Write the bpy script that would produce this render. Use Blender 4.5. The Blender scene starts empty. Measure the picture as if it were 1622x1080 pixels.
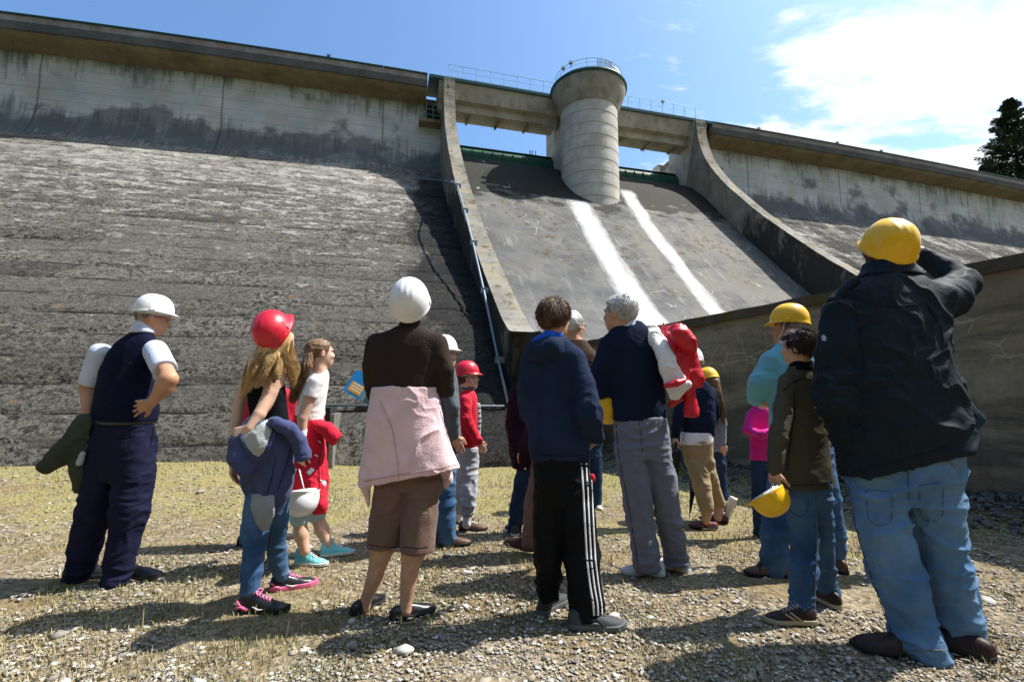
import bpy, math, random
import numpy as np
from mathutils import Vector, Matrix
from mathutils.bvhtree import BVHTree

# ------------------------------------------------------------------ camera, sky, sun, exposure
SC = bpy.context.scene
COL = SC.collection
FPX = 766.0            # focal length in photo pixels (1622 wide)
CH = 1.12              # camera height
PITCH = math.radians(6.9)
DAM_ROT = math.radians(14.8)
SUN_EL, SUN_AZ = math.radians(57.0), math.radians(12.5)   # azimuth measured from +X towards +Y

cam = bpy.data.cameras.new("camera")
cam.sensor_width = 36.0
cam.lens = FPX / 1622 * 36.0
cam.clip_start = 0.05
cam.clip_end = 6000
camo = bpy.data.objects.new("camera", cam)
COL.objects.link(camo)
camo.location = (0, 0, CH)
camo.rotation_euler = (math.pi / 2 + PITCH, 0, 0)
SC.camera = camo

SC.view_settings.view_transform = 'Standard'
SC.view_settings.look = 'None'
SC.view_settings.gamma = 1
SC.view_settings.exposure = 0.85
SC.cycles.max_bounces = 5
SC.cycles.diffuse_bounces = 3

world = bpy.data.worlds.new("World")
SC.world = world
world.use_nodes = True
wt = world.node_tree
wt.nodes.clear()


def N(t, kind, **kw):
    n = t.nodes.new(kind)
    for k, v in kw.items():
        setattr(n, k, v)
    return n


def build_world():
    t = wt
    L = t.links.new
    out = N(t, 'ShaderNodeOutputWorld')
    bg = N(t, 'ShaderNodeBackground')
    sky = N(t, 'ShaderNodeTexSky', sky_type='NISHITA', sun_disc=False)
    sky.sun_elevation = SUN_EL
    sky.sun_rotation = math.pi / 2 - SUN_AZ
    sky.air_density = 1.0
    sky.dust_density = 2.4
    sky.ozone_density = 1.4
    tc = N(t, 'ShaderNodeTexCoord')
    sep = N(t, 'ShaderNodeSeparateXYZ')
    L(tc.outputs['Generated'], sep.inputs[0])
    # project the view direction on a cloud layer high above
    mz = N(t, 'ShaderNodeMath', operation='MAXIMUM'); mz.inputs[1].default_value = 0.03
    L(sep.outputs['Z'], mz.inputs[0])
    dx = N(t, 'ShaderNodeMath', operation='DIVIDE'); L(sep.outputs['X'], dx.inputs[0]); L(mz.outputs[0], dx.inputs[1])
    dy = N(t, 'ShaderNodeMath', operation='DIVIDE'); L(sep.outputs['Y'], dy.inputs[0]); L(mz.outputs[0], dy.inputs[1])
    cb = N(t, 'ShaderNodeCombineXYZ'); L(dx.outputs[0], cb.inputs[0]); L(dy.outputs[0], cb.inputs[1])
    mp = N(t, 'ShaderNodeMapping'); mp.inputs['Rotation'].default_value = (0, 0, math.radians(-28)); mp.inputs['Scale'].default_value = (0.75, 1.5, 1); mp.inputs['Location'].default_value = (3.1, 0.7, 0)
    L(cb.outputs[0], mp.inputs[0])
    n1 = N(t, 'ShaderNodeTexNoise'); n1.inputs['Scale'].default_value = 2.3; n1.inputs['Detail'].default_value = 9; n1.inputs['Roughness'].default_value = 0.62; n1.inputs['Distortion'].default_value = 0.2
    L(mp.outputs[0], n1.inputs['Vector'])
    n2 = N(t, 'ShaderNodeTexNoise'); n2.inputs['Scale'].default_value = 0.9; n2.inputs['Detail'].default_value = 2
    L(mp.outputs[0], n2.inputs['Vector'])
    # cloud cover grows towards the right-hand side: plane coordinate x - 0.35 y
    cov = N(t, 'ShaderNodeMath', operation='MULTIPLY_ADD'); L(dy.outputs[0], cov.inputs[0]); cov.inputs[1].default_value = -0.12; L(dx.outputs[0], cov.inputs[2])
    cr = N(t, 'ShaderNodeMapRange', clamp=True); L(cov.outputs[0], cr.inputs[0])
    cr.inputs[1].default_value = 0.0; cr.inputs[2].default_value = 0.9; cr.inputs[3].default_value = -0.22; cr.inputs[4].default_value = 0.135
    a1 = N(t, 'ShaderNodeMath', operation='ADD'); L(n1.outputs[0], a1.inputs[0]); L(cr.outputs[0], a1.inputs[1])
    s2 = N(t, 'ShaderNodeMath', operation='MULTIPLY_ADD'); L(n2.outputs[0], s2.inputs[0]); s2.inputs[1].default_value = 0.35; L(a1.outputs[0], s2.inputs[2])
    mk = N(t, 'ShaderNodeMapRange', clamp=True, interpolation_type='SMOOTHSTEP'); L(s2.outputs[0], mk.inputs[0])
    mk.inputs[1].default_value = 0.64; mk.inputs[2].default_value = 0.80; mk.inputs[3].default_value = 0.0; mk.inputs[4].default_value = 1.0
    zf = N(t, 'ShaderNodeMapRange', clamp=True); L(sep.outputs['Z'], zf.inputs[0]); zf.inputs[1].default_value = 0.02; zf.inputs[2].default_value = 0.15
    mm = N(t, 'ShaderNodeMath', operation='MULTIPLY'); L(mk.outputs[0], mm.inputs[0]); L(zf.outputs[0], mm.inputs[1])
    sc = N(t, 'ShaderNodeVectorMath', operation='SCALE'); L(sky.outputs[0], sc.inputs[0]); sc.inputs['Scale'].default_value = 0.122
    gr = N(t, 'ShaderNodeMixRGB', blend_type='MULTIPLY'); gr.inputs[0].default_value = 1.0
    L(sc.outputs[0], gr.inputs[1]); gr.inputs[2].default_value = (0.70, 0.94, 1.12, 1)
    cc = N(t, 'ShaderNodeMixRGB'); L(n1.outputs[0], cc.inputs[0]); cc.inputs[1].default_value = (0.36, 0.43, 0.56, 1); cc.inputs[2].default_value = (0.90, 0.91, 0.93, 1)
    mx = N(t, 'ShaderNodeMixRGB'); L(mm.outputs[0], mx.inputs[0]); L(gr.outputs[0], mx.inputs[1]); L(cc.outputs[0], mx.inputs[2])
    L(mx.outputs[0], bg.inputs[0]); bg.inputs[1].default_value = 1.0
    L(bg.outputs[0], out.inputs[0])


build_world()

sun = bpy.data.lights.new("sun", 'SUN')
sun.energy = 5.0
sun.angle = math.radians(0.53)
sun.color = (1.0, 0.96, 0.89)
suno = bpy.data.objects.new("sun", sun)
COL.objects.link(suno)
SUNV = Vector((math.cos(SUN_EL) * math.cos(SUN_AZ), math.cos(SUN_EL) * math.sin(SUN_AZ), math.sin(SUN_EL)))
suno.rotation_euler = SUNV.to_track_quat('Z', 'Y').to_euler()
suno.location = (20, 5, 40)

# ------------------------------------------------------------------ small helpers
rng = np.random.default_rng(7)


def ray(x, y):
    X = (x - 811) / FPX
    U = (540 - y) / FPX
    return np.array([X, math.cos(PITCH) - U * math.sin(PITCH), math.sin(PITCH) + U * math.cos(PITCH)])


CAMP = np.array([0, 0, CH])


def at_y(x, y, Y):
    r = ray(x, y)
    return CAMP + r * (Y / r[1])


def gnd(x, y):
    r = ray(x, y)
    return CAMP - r * (CH / r[2])


def tag(o, label=None, cat=None, group=None, kind=None):
    if label: o['label'] = label
    if cat: o['category'] = cat
    if group: o['group'] = group
    if kind: o['kind'] = kind
    return o


def empty(name, loc, label=None, cat=None, group=None, rotz=0):
    o = bpy.data.objects.new(name, None)
    o.empty_display_size = 0.1
    COL.objects.link(o)
    o.location = loc
    o.rotation_euler = (0, 0, rotz)
    return tag(o, label, cat, group)


def mesh_obj(name, V, F, mat, parent=None, smooth=True, origin=None):
    """V (n,3) world coords (or parent-local if the parent is rotated), F: (m,4)/(m,3) array or list of lists"""
    V = np.asarray(V, dtype=np.float64)
    if origin is not None:
        V = V - np.asarray(origin)
    me = bpy.data.meshes.new(name)
    if isinstance(F, np.ndarray):
        k = F.shape[1]
        me.vertices.add(len(V)); me.vertices.foreach_set('co', V.astype(np.float32).ravel())
        me.loops.add(F.size); me.loops.foreach_set('vertex_index', F.astype(np.int32).ravel())
        me.polygons.add(len(F))
        me.polygons.foreach_set('loop_start', np.arange(0, F.size, k, dtype=np.int32))
        me.update(calc_edges=True)
    else:
        me.from_pydata(V.tolist(), [], F)
    if smooth:
        me.polygons.foreach_set('use_smooth', np.ones(len(me.polygons), dtype=bool))
    me.validate()
    me.materials.append(mat)
    o = bpy.data.objects.new(name, me)
    COL.objects.link(o)
    if parent is not None:
        o.parent = parent
    elif origin is not None:
        o.location = origin
    return o


class MB:
    """collects simple solids into one mesh"""
    def __init__(s):
        s.V = []; s.F = []
    def add(s, V, F):
        n = len(s.V)
        s.V += [tuple(map(float, v)) for v in V]
        s.F += [[i + n for i in f] for f in F]
        return s
    def box(s, x0, x1, y0, y1, z0, z1):
        V = [(x, y, z) for x in (x0, x1) for y in (y0, y1) for z in (z0, z1)]
        return s.add(V, [(0, 1, 3, 2), (4, 6, 7, 5), (0, 4, 5, 1), (2, 3, 7, 6), (0, 2, 6, 4), (1, 5, 7, 3)])
    def tube(s, pts, r, n=8, cap=True):
        pts = [np.asarray(p, float) for p in pts]
        rs = r if isinstance(r, (list, tuple, np.ndarray)) else [r] * len(pts)
        V = []; F = []
        ref = None
        for i, p in enumerate(pts):
            t = pts[min(i + 1, len(pts) - 1)] - pts[max(i - 1, 0)]
            t = t / (np.linalg.norm(t) + 1e-9)
            if ref is None:
                ref = np.array([0, 0, 1.0]) if abs(t[2]) < .9 else np.array([1.0, 0, 0])
            a = np.cross(t, ref); a /= np.linalg.norm(a) + 1e-9
            b = np.cross(a, t); ref = b
            for j in range(n):
                q = 2 * math.pi * j / n
                V.append(p + rs[i] * (a * math.cos(q) + b * math.sin(q)))
        for i in range(len(pts) - 1):
            for j in range(n):
                F.append((i * n + j, i * n + (j + 1) % n, (i + 1) * n + (j + 1) % n, (i + 1) * n + j))
        if cap:
            F.append(tuple(range(n))[::-1]); F.append(tuple((len(pts) - 1) * n + j for j in range(n)))
        return s.add(V, F)
    def lathe(s, c, prof, n=32, a0=0, a1=2 * math.pi):
        full = abs(a1 - a0 - 2 * math.pi) < 1e-6
        m = n if full else n + 1
        V = []; F = []
        for (r, z) in prof:
            for j in range(m):
                q = a0 + (a1 - a0) * j / n
                V.append((c[0] + r * math.cos(q), c[1] + r * math.sin(q), c[2] + z))
        for i in range(len(prof) - 1):
            for j in range(n):
                j2 = (j + 1) % m
                F.append((i * m + j, i * m + j2, (i + 1) * m + j2, (i + 1) * m + j))
        return s.add(V, F)
    def extrude_bent(s, poly, x0, x1):
        n = max(1, int(abs(x1 - x0) / 1.8)); xs = [x0 + (x1 - x0) * i / n for i in range(n + 1)]; m = len(poly)
        V = [(x, y + bend(x), z) for x in xs for y, z in poly]; F = []
        for i in range(n):
            F += [(i * m + k, i * m + (k + 1) % m, (i + 1) * m + (k + 1) % m, (i + 1) * m + k) for k in range(m)]
        F += [tuple(range(m))[::-1], tuple(range(n * m, (n + 1) * m))]
        return s.add(V, F)
    def extrude_profile(s, poly, x0, x1):
        """poly: (y,z) loop, extruded along x"""
        n = len(poly)
        V = [(x0, y, z) for y, z in poly] + [(x1, y, z) for y, z in poly]
        F = [(i, (i + 1) % n, (i + 1) % n + n, i + n) for i in range(n)]
        F += [tuple(range(n))[::-1], tuple(range(n, 2 * n))]
        return s.add(V, F)
    def build(s, name, mat, parent=None, smooth=False, origin=None):
        return mesh_obj(name, s.V, s.F, mat, parent, smooth, origin)


def bend(x):
    """gentle plan curve of the two wings"""
    return .0019 * min(x - 2.4, 0) ** 2 + .00093 * max(x - 17.2, 0) ** 2


# ---- noise in numpy
def _hash(ix, iy, iz, seed=0):
    h = (ix.astype(np.int64) * 374761393 + iy.astype(np.int64) * 668265263 + iz.astype(np.int64) * 2147483647 + seed * 974711) & 0xffffffff
    h = ((h ^ (h >> 13)) * 1274126177) & 0xffffffff
    h = (h ^ (h >> 16)) & 0xffffffff
    return h.astype(np.float64) / 4294967295.0


def vnoise(P, seed=0):
    P = np.asarray(P, float)
    i = np.floor(P).astype(np.int64)
    f = P - i
    f = f * f * (3 - 2 * f)
    r = 0
    for a in (0, 1):
        wa = f[:, 0] if a else 1 - f[:, 0]
        for b in (0, 1):
            wb = f[:, 1] if b else 1 - f[:, 1]
            for c in (0, 1):
                wc = f[:, 2] if c else 1 - f[:, 2]
                r = r + wa * wb * wc * _hash(i[:, 0] + a, i[:, 1] + b, i[:, 2] + c, seed)
    return r


def fbm(P, oct=4, seed=0, rough=.5):
    s = 0; a = 1; t = 0
    for o in range(oct):
        s = s + a * vnoise(P * (2.03 ** o) + o * 17.3, seed + o); t += a; a *= rough
    return s / t


# ------------------------------------------------------------------ materials
MATS = {}


def mat(name, col, rough=.8, var=.12, vscale=6, bump=.0, bscale=60, spec=.3, sheen=0, col2=None, thr=None, metal=0, coat=0, stretch=(1, 1, 1), bdist=.004, sss=0):
    if name in MATS: return MATS[name]
    m = bpy.data.materials.new(name); m.use_nodes = True
    t = m.node_tree; L = t.links.new
    b = t.nodes['Principled BSDF']
    b.inputs['Roughness'].default_value = rough
    b.inputs['Specular IOR Level'].default_value = spec
    b.inputs['Metallic'].default_value = metal
    b.inputs['Sheen Weight'].default_value = sheen
    b.inputs['Coat Weight'].default_value = coat
    b.inputs['Coat Roughness'].default_value = .12
    if sss:
        b.inputs['Subsurface Weight'].default_value = sss
        b.inputs['Subsurface Radius'].default_value = (.012, .005, .003)
        b.inputs['Subsurface Scale'].default_value = 1.0
    tc = N(t, 'ShaderNodeTexCoord')
    mp = N(t, 'ShaderNodeMapping'); mp.inputs['Scale'].default_value = stretch
    L(tc.outputs['Object'], mp.inputs[0])
    n = N(t, 'ShaderNodeTexNoise'); n.inputs['Scale'].default_value = vscale; n.inputs['Detail'].default_value = 5
    L(mp.outputs[0], n.inputs['Vector'])
    c = np.array(col[:3])
    mx = N(t, 'ShaderNodeMixRGB')
    if col2 is None:
        lo = c * (1 - var); hi = np.minimum(c * (1 + var), .95)
    else:
        lo = c; hi = np.array(col2[:3])
    mx.inputs[1].default_value = (*lo, 1); mx.inputs[2].default_value = (*hi, 1)
    mr = N(t, 'ShaderNodeMapRange', clamp=True); L(n.outputs[0], mr.inputs[0])
    mr.inputs[1].default_value = .3 if thr is None else thr[0]; mr.inputs[2].default_value = .7 if thr is None else thr[1]
    L(mr.outputs[0], mx.inputs[0])
    L(mx.outputs[0], b.inputs['Base Color'])
    if bump:
        n2 = N(t, 'ShaderNodeTexNoise'); n2.inputs['Scale'].default_value = bscale; n2.inputs['Detail'].default_value = 4
        L(mp.outputs[0], n2.inputs['Vector'])
        bm = N(t, 'ShaderNodeBump'); bm.inputs['Strength'].default_value = bump; bm.inputs['Distance'].default_value = bdist
        L(n2.outputs[0], bm.inputs['Height']); L(bm.outputs[0], b.inputs['Normal'])
    MATS[name] = m
    return m


def wrinkle(m, scale=11, strength=.3, dist=.010):
    t = m.node_tree; L = t.links.new; b = t.nodes['Principled BSDF']
    if 'wr' in [n.label for n in t.nodes]: return m
    tc = N(t, 'ShaderNodeTexCoord')
    n = N(t, 'ShaderNodeTexNoise'); n.inputs['Scale'].default_value = scale; n.inputs['Detail'].default_value = 3; n.inputs['Distortion'].default_value = 1.1; n.label = 'wr'
    L(tc.outputs['Object'], n.inputs['Vector'])
    a = N(t, 'ShaderNodeMath', operation='MULTIPLY_ADD'); L(n.outputs[0], a.inputs[0]); a.inputs[1].default_value = 2; a.inputs[2].default_value = -1
    c = N(t, 'ShaderNodeMath', operation='ABSOLUTE'); L(a.outputs[0], c.inputs[0])
    bm = N(t, 'ShaderNodeBump'); bm.inputs['Strength'].default_value = strength; bm.inputs['Distance'].default_value = dist; bm.invert = True
    L(c.outputs[0], bm.inputs['Height'])
    src = b.inputs['Normal'].links[0].from_node if b.inputs['Normal'].links else None
    if src is not None: L(bm.outputs[0], src.inputs['Normal'])
    else: L(bm.outputs[0], b.inputs['Normal'])
    return m


def fabric(name, col, rough=.9, bump=.5, bscale=220, var=.12, sheen=None, **kw):
    dark = max(col) < .12
    if sheen is None: sheen = 0 if dark else .1
    return wrinkle(mat(name, tuple(c * (.62 if dark else 1) for c in col), rough=rough, bump=bump, bscale=bscale, var=var, sheen=sheen, spec=.08 if dark else .15, **kw))


def denim(name, col, pale):
    return wrinkle(mat(name, col, rough=.9, vscale=4, col2=pale, thr=(.30, .85), bump=.5, bscale=300, spec=.12, sheen=0), 13, .35)


class Net:
    """tiny node-graph helper for the bigger materials"""
    def __init__(s, name):
        s.m = bpy.data.materials.new(name); s.m.use_nodes = True
        s.t = s.m.node_tree; s.L = s.t.links.new
        s.b = s.t.nodes['Principled BSDF']
        s.b.inputs['Specular IOR Level'].default_value = .2
        s.tc = N(s.t, 'ShaderNodeTexCoord')
        s.co = s.tc.outputs['Object']
        sp = N(s.t, 'ShaderNodeSeparateXYZ'); s.L(s.co, sp.inputs[0])
        s.x, s.y, s.z = sp.outputs
    def vec(s, scale=(1, 1, 1), loc=(0, 0, 0)):
        mp = N(s.t, 'ShaderNodeMapping'); mp.inputs['Scale'].default_value = scale; mp.inputs['Location'].default_value = loc
        s.L(s.co, mp.inputs[0]); return mp.outputs[0]
    def noise(s, scale, detail=4, v=None, rough=.55, dist=0):
        n = N(s.t, 'ShaderNodeTexNoise'); n.inputs['Scale'].default_value = scale; n.inputs['Detail'].default_value = detail
        n.inputs['Roughness'].default_value = rough; n.inputs['Distortion'].default_value = dist
        s.L(v if v is not None else s.co, n.inputs['Vector']); return n.outputs[0]
    def voro(s, scale, v=None, feature='F1'):
        n = N(s.t, 'ShaderNodeTexVoronoi', feature=feature); n.inputs['Scale'].default_value = scale
        s.L(v if v is not None else s.co, n.inputs['Vector']); return n.outputs[0]
    def rng(s, val, a, b, c=0., d=1., smooth=False):
        n = N(s.t, 'ShaderNodeMapRange', clamp=True)
        if smooth: n.interpolation_type = 'SMOOTHSTEP'
        s.L(val, n.inputs[0])
        for i, q in enumerate((a, b, c, d)): n.inputs[i + 1].default_value = q
        return n.outputs[0]
    def op(s, o, a, b=None, c=None):
        n = N(s.t, 'ShaderNodeMath', operation=o)
        for i, q in enumerate((a, b, c)):
            if q is None: continue
            if isinstance(q, (int, float)): n.inputs[i].default_value = q
            else: s.L(q, n.inputs[i])
        return n.outputs[0]
    def mix(s, f, a, b, mode='MIX'):
        n = N(s.t, 'ShaderNodeMixRGB', blend_type=mode)
        for i, q in enumerate((f, a, b)):
            if isinstance(q, (int, float)): n.inputs[i].default_value = q
            elif isinstance(q, tuple): n.inputs[i].default_value = (*q, 1)
            else: s.L(q, n.inputs[i])
        return n.outputs[0]
    def bump(s, h, strength, dist, prev=None):
        n = N(s.t, 'ShaderNodeBump'); n.inputs['Strength'].default_value = strength; n.inputs['Distance'].default_value = dist
        s.L(h, n.inputs['Height'])
        if prev is not None: s.L(prev, n.inputs['Normal'])
        return n.outputs[0]
    def done(s, col, rough=.9, normal=None):
        s.L(col, s.b.inputs['Base Color'])
        if isinstance(rough, (int, float)): s.b.inputs['Roughness'].default_value = rough
        else: s.L(rough, s.b.inputs['Roughness'])
        if normal is not None: s.L(normal, s.b.inputs['Normal'])
        return s.m


def fine_l(g): return g.noise(24, 5, rough=.7)


def wing_material():
    g = Net('dam_face_concrete')
    # ---- eroded, exposed-aggregate slope
    f1 = g.noise(19, 6, rough=.75)
    f2 = g.noise(52, 3, rough=.7)
    def cells(sc, v=None):
        vn = N(g.t, 'ShaderNodeTexVoronoi'); vn.inputs['Scale'].default_value = sc; g.L(v if v is not None else g.co, vn.inputs['Vector'])
        bw = N(g.t, 'ShaderNodeRGBToBW'); g.L(vn.outputs['Color'], bw.inputs[0]); return bw.outputs[0]
    c1 = cells(17, g.vec((.8, 1, 1.3))); c2 = cells(36)
    sumc = g.op('ADD', g.op('ADD', g.op('MULTIPLY', f1, .55), g.op('MULTIPLY', c1, .30)), g.op('MULTIPLY', c2, .25))
    ag = g.rng(sumc, .45, .63)
    low = g.mix(ag, (.013, .012, .010), (.39, .37, .325))
    big = g.noise(1.1, 4, g.vec((.35, .35, 1.4)), rough=.6)
    low = g.mix(g.rng(big, .42, .62, 0, .5), low, (.155, .15, .14))
    low = g.mix(.22, low, g.mix(g.rng(big, .4, .6), (.055, .051, .044), (.15, .142, .126)))
    # smooth patches of skim mortar, long in the horizontal
    pat = g.noise(1.6, 5, g.vec((.5, .7, 2.2), (5, 2, 1)), rough=.6)
    low = g.mix(g.rng(pat, .57, .62, 0, .72), low, (.17, .165, .15))
    # pale lime patches: more of them higher up
    hz = g.rng(g.z, 1.5, 12.0, 0.02, .19)
    lime = g.op('ADD', g.noise(2.3, 7, g.vec((.75, 1.0, 2.1), (1, 7, 3)), rough=.72, dist=.4), hz)
    limem = g.op('MULTIPLY', g.rng(lime, .656, .70), g.rng(c1, .2, .55, .45, 1))
    low = g.mix(limem, low, (.60, .58, .53))
    top = g.rng(g.z, 8.8, 12.2, 0, .75)
    stn = g.noise(3.0, 6, g.vec((1.2, .5, .5)), rough=.65)
    low = g.mix(g.op('MULTIPLY', top, g.rng(stn, .36, .56)), low, (.47, .44, .38))
    # each lift is cast in lengths that have weathered differently
    zb = g.op('FLOOR', g.op('DIVIDE', g.op('ADD', g.z, g.op('MULTIPLY', g.noise(.8, 2), .10)), .47))
    xb = g.op('FLOOR', g.op('ADD', g.op('DIVIDE', g.op('ADD', g.x, g.op('MULTIPLY', g.noise(1.5, 3), 1.6)), 3.1), g.op('MULTIPLY', zb, .37)))
    cv = N(g.t, 'ShaderNodeCombineXYZ'); g.L(xb, cv.inputs[0]); g.L(zb, cv.inputs[1])
    wn = N(g.t, 'ShaderNodeTexWhiteNoise'); g.L(cv.outputs[0], wn.inputs['Vector'])
    pv = wn.outputs['Value']
    low = g.mix(g.rng(pv, .62, 1.0, 0, .5), low, g.mix(g.rng(fine_l(g), .4, .7), (.11, .105, .094), (.22, .21, .188)))
    low = g.mix(g.rng(pv, .42, 0, 0, .75), low, g.mix(1.0, low, (.42, .41, .40), 'MULTIPLY'))
    rust = g.rng(g.noise(2.6, 4, g.vec((1, 1, 1.8), (9, 1, 4))), .67, .73)
    low = g.mix(rust, low, (.34, .21, .10))
    moss = g.rng(g.noise(2.1, 6, g.vec((.8, 1, 1.3), (2, 9, 4)), rough=.7), .63, .70)
    low = g.mix(g.op('MULTIPLY', moss, g.rng(g.z, 8, 11.5)), low, (.085, .07, .03))
    # lift joints
    wob = g.op('MULTIPLY', g.noise(.8, 2), .10)
    zz = g.op('ADD', g.z, wob)
    fr = g.op('FRACT', g.op('DIVIDE', zz, .47))
    line = g.op('MULTIPLY', g.op('SUBTRACT', 1.0, g.rng(fr, .03, .11)), g.rng(g.noise(1.4, 3, g.vec((.6, 1, 3))), .43, .52))
    low = g.mix(g.op('MULTIPLY', line, .95), low, (.014, .014, .013))
    # ---- board-marked upright wall
    pan = g.noise(.5, 4, g.vec((1, .2, 1.2)))
    up = g.mix(g.rng(pan, .3, .7), (.38, .41, .42), (.62, .645, .65))
    board = g.noise(9, 3, g.vec((.12, .1, 1.4)))
    up = g.mix(g.op('MULTIPLY', g.rng(board, .35, .7), .3), up, (.30, .31, .29))
    tan = g.rng(g.noise(.9, 4, g.vec((1, 1, 1), (4, 4, 4))), .5, .65)
    up = g.mix(g.op('MULTIPLY', tan, .45), up, (.40, .36, .27))
    streak = g.op('MULTIPLY_ADD', g.noise(1.5, 4, g.vec((1, .1, .45), (2, 2, 5)), rough=.6), .5, g.op('MULTIPLY', g.noise(3.4, 7, g.vec((1.6, .1, .10)), rough=.7), .55))
    fromtop = g.rng(g.z, 14.6, 16.2, 0, .16)
    frombot = g.rng(g.z, 14.3, 12.6, 0, .25)
    sm = g.rng(g.op('ADD', streak, g.op('MAXIMUM', fromtop, frombot)), .60, .74)
    up = g.mix(g.op('MULTIPLY', sm, .75), up, (.10, .108, .118))
    blot = g.rng(g.op('ADD', g.noise(.55, 5, g.vec((.8, .1, 1.1), (3, 0, 6)), rough=.6), g.rng(g.z, 14.2, 12.9, -.05, .17)), .53, .62)
    up = g.mix(g.op('MULTIPLY', blot, .72), up, (.085, .09, .10))
    white = g.rng(g.noise(4, 6, g.vec((1.5, .2, .25), (8, 8, 8)), rough=.7), .68, .74)
    up = g.mix(white, up, (.68, .70, .72))
    fb = g.op('FRACT', g.op('DIVIDE', g.op('ADD', g.z, g.op('MULTIPLY', g.noise(.6, 1), .03)), .5))
    bl = g.op('SUBTRACT', 1.0, g.rng(fb, .0, .055))
    up = g.mix(g.op('MULTIPLY', bl, g.rng(g.noise(1.5, 2, g.vec((.5, 1, 2))), .3, .5, .35, .8)), up, (.09, .09, .085))
    fv = g.op('FRACT', g.op('DIVIDE', g.x, 2.45))
    vl = g.op('SUBTRACT', 1.0, g.rng(fv, 0, .012))
    up = g.mix(g.op('MULTIPLY', vl, g.rng(g.noise(.9, 3, g.vec((1, 1, 1), (6, 6, 6))), .45, .6, 0, .4)), up, (.1, .1, .1))
    low = g.mix(g.rng(g.op('ADD', g.z, g.op('MULTIPLY', g.noise(.5, 4), 6)), 2, 12, .75, .15), low, g.mix(1.0, low, (.46, .44, .42), 'MULTIPLY'))
    m = g.rng(g.op('ADD', g.z, g.op('MULTIPLY', g.noise(2.2, 5, g.vec((2.5, 1, .3))), 1.6)), 12.6, 13.2, smooth=True)
    col = g.mix(m, low, up)
    # contraction joints every 7.2 m
    fj = g.op('FRACT', g.op('DIVIDE', g.op('ADD', g.op('ADD', g.x, 7.6), g.op('MULTIPLY', g.noise(1.3, 3), .14)), 7.18))
    jl = g.op('SUBTRACT', 1.0, g.rng(fj, .0, .016))
    shade_damp = g.rng(g.op('ADD', g.noise(.7, 6, g.vec((1, .5, .4), (1, 3, 1)), rough=.65), g.op('MULTIPLY', g.rng(g.x, .1, 1.9, -.22, .22), g.rng(g.x, 15.5, 14.9))), .40, .52, 0, .97)  # painted wall shade beside the left training wall, blended with wet staining
    col = g.mix(g.op('MULTIPLY', shade_damp, g.rng(g.z, 12.6, 11.4)), col, g.mix(.84, col, (.008, .009, .011)))
    col = g.mix(g.op('MULTIPLY', jl, g.rng(m, 0, 1, .3, .8)), col, (.05, .05, .05))
    amt = g.rng(m, 0, 1, 1.0, .18)
    h = g.op('MULTIPLY', g.op('ADD', g.op('MULTIPLY', f1, .7), g.op('MULTIPLY', f2, .4)), amt)
    nb = g.bump(h, 1.0, .12)
    nb = g.bump(fb, .25, .012, nb)
    return g.done(col, .93, nb)


def plain_concrete(name, c1, c2, dark=(.06, .06, .055), streaks=.5, shade_grime=0, crazed=False, board=.3, boardw=.22, bumpd=.01, moss=0.0, tan=None, stretch=(1, 1, .12)):
    g = Net(name)
    n = g.noise(.9, 5, rough=.6)
    col = g.mix(g.rng(n, .35, .65), c1, c2)
    if tan: col = g.mix(g.rng(g.noise(1.7, 5, g.vec((1, 1, 1), (4, 2, 7))), .5, .65, 0, .7), col, tan)
    fine = g.noise(22, 5, rough=.7)
    col = g.mix(g.rng(fine, .4, .75, 0, .35), col, tuple(x * .55 for x in c1))
    st = g.noise(4, 6, g.vec(stretch), rough=.65)
    col = g.mix(g.rng(st, .56, .72, 0, streaks), col, dark)
    if shade_grime: col = g.mix(g.rng(g.op('ADD', g.noise(.9, 7, g.vec((1, 1, .5), (2, 2, 2)), rough=.7), g.rng(g.z, 11.5, 8.5, -.2, .12)), .46, .56, 0, shade_grime), col, (.028, .028, .026))  # shade painted onto wall sides together with black staining, deeper lower down
    fr = g.op('FRACT', g.op('DIVIDE', g.op('ADD', g.z, g.op('MULTIPLY', g.noise(.7, 1), .03)), boardw))
    ln = g.op('SUBTRACT', 1.0, g.rng(fr, 0, .07))
    col = g.mix(g.op('MULTIPLY', ln, board), col, tuple(x * .3 for x in c1))
    if moss: col = g.mix(g.rng(g.noise(3.3, 6, g.vec((1, 1, 1), (1, 2, 3)), rough=.7), .60 - moss, .66 - moss), col, (.09, .075, .03))
    if crazed:
        vd = g.voro(3.2, g.vec((1, 1, 1.3)), 'DISTANCE_TO_EDGE')
        zn = g.op('MULTIPLY', g.rng(g.z, 1.0, 1.5), g.rng(g.z, 2.3, 1.9))
        cm = g.op('MULTIPLY', g.op('MULTIPLY', g.op('SUBTRACT', 1.0, g.rng(vd, .004, .03)), g.rng(g.noise(.7, 2, g.vec((1, 1, 1), (3, 5, 2))), .48, .56)), zn)
        col = g.mix(g.op('MULTIPLY', cm, .38), col, tuple(min(1, x * 1.9) for x in c2))
        bd = g.noise(1.6, 6, g.vec((.35, .35, 2.2), (1, 1, 1)), rough=.7)
        col = g.mix(g.rng(g.op('ADD', bd, g.rng(g.z, 2.2, .6, -.06, .09)), .46, .62, 0, .75), col, dark)
    nb = g.bump(g.op('ADD', fine, g.op('MULTIPLY', fr, .3)), .8, bumpd)
    return g.done(col, .92, nb)


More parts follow.
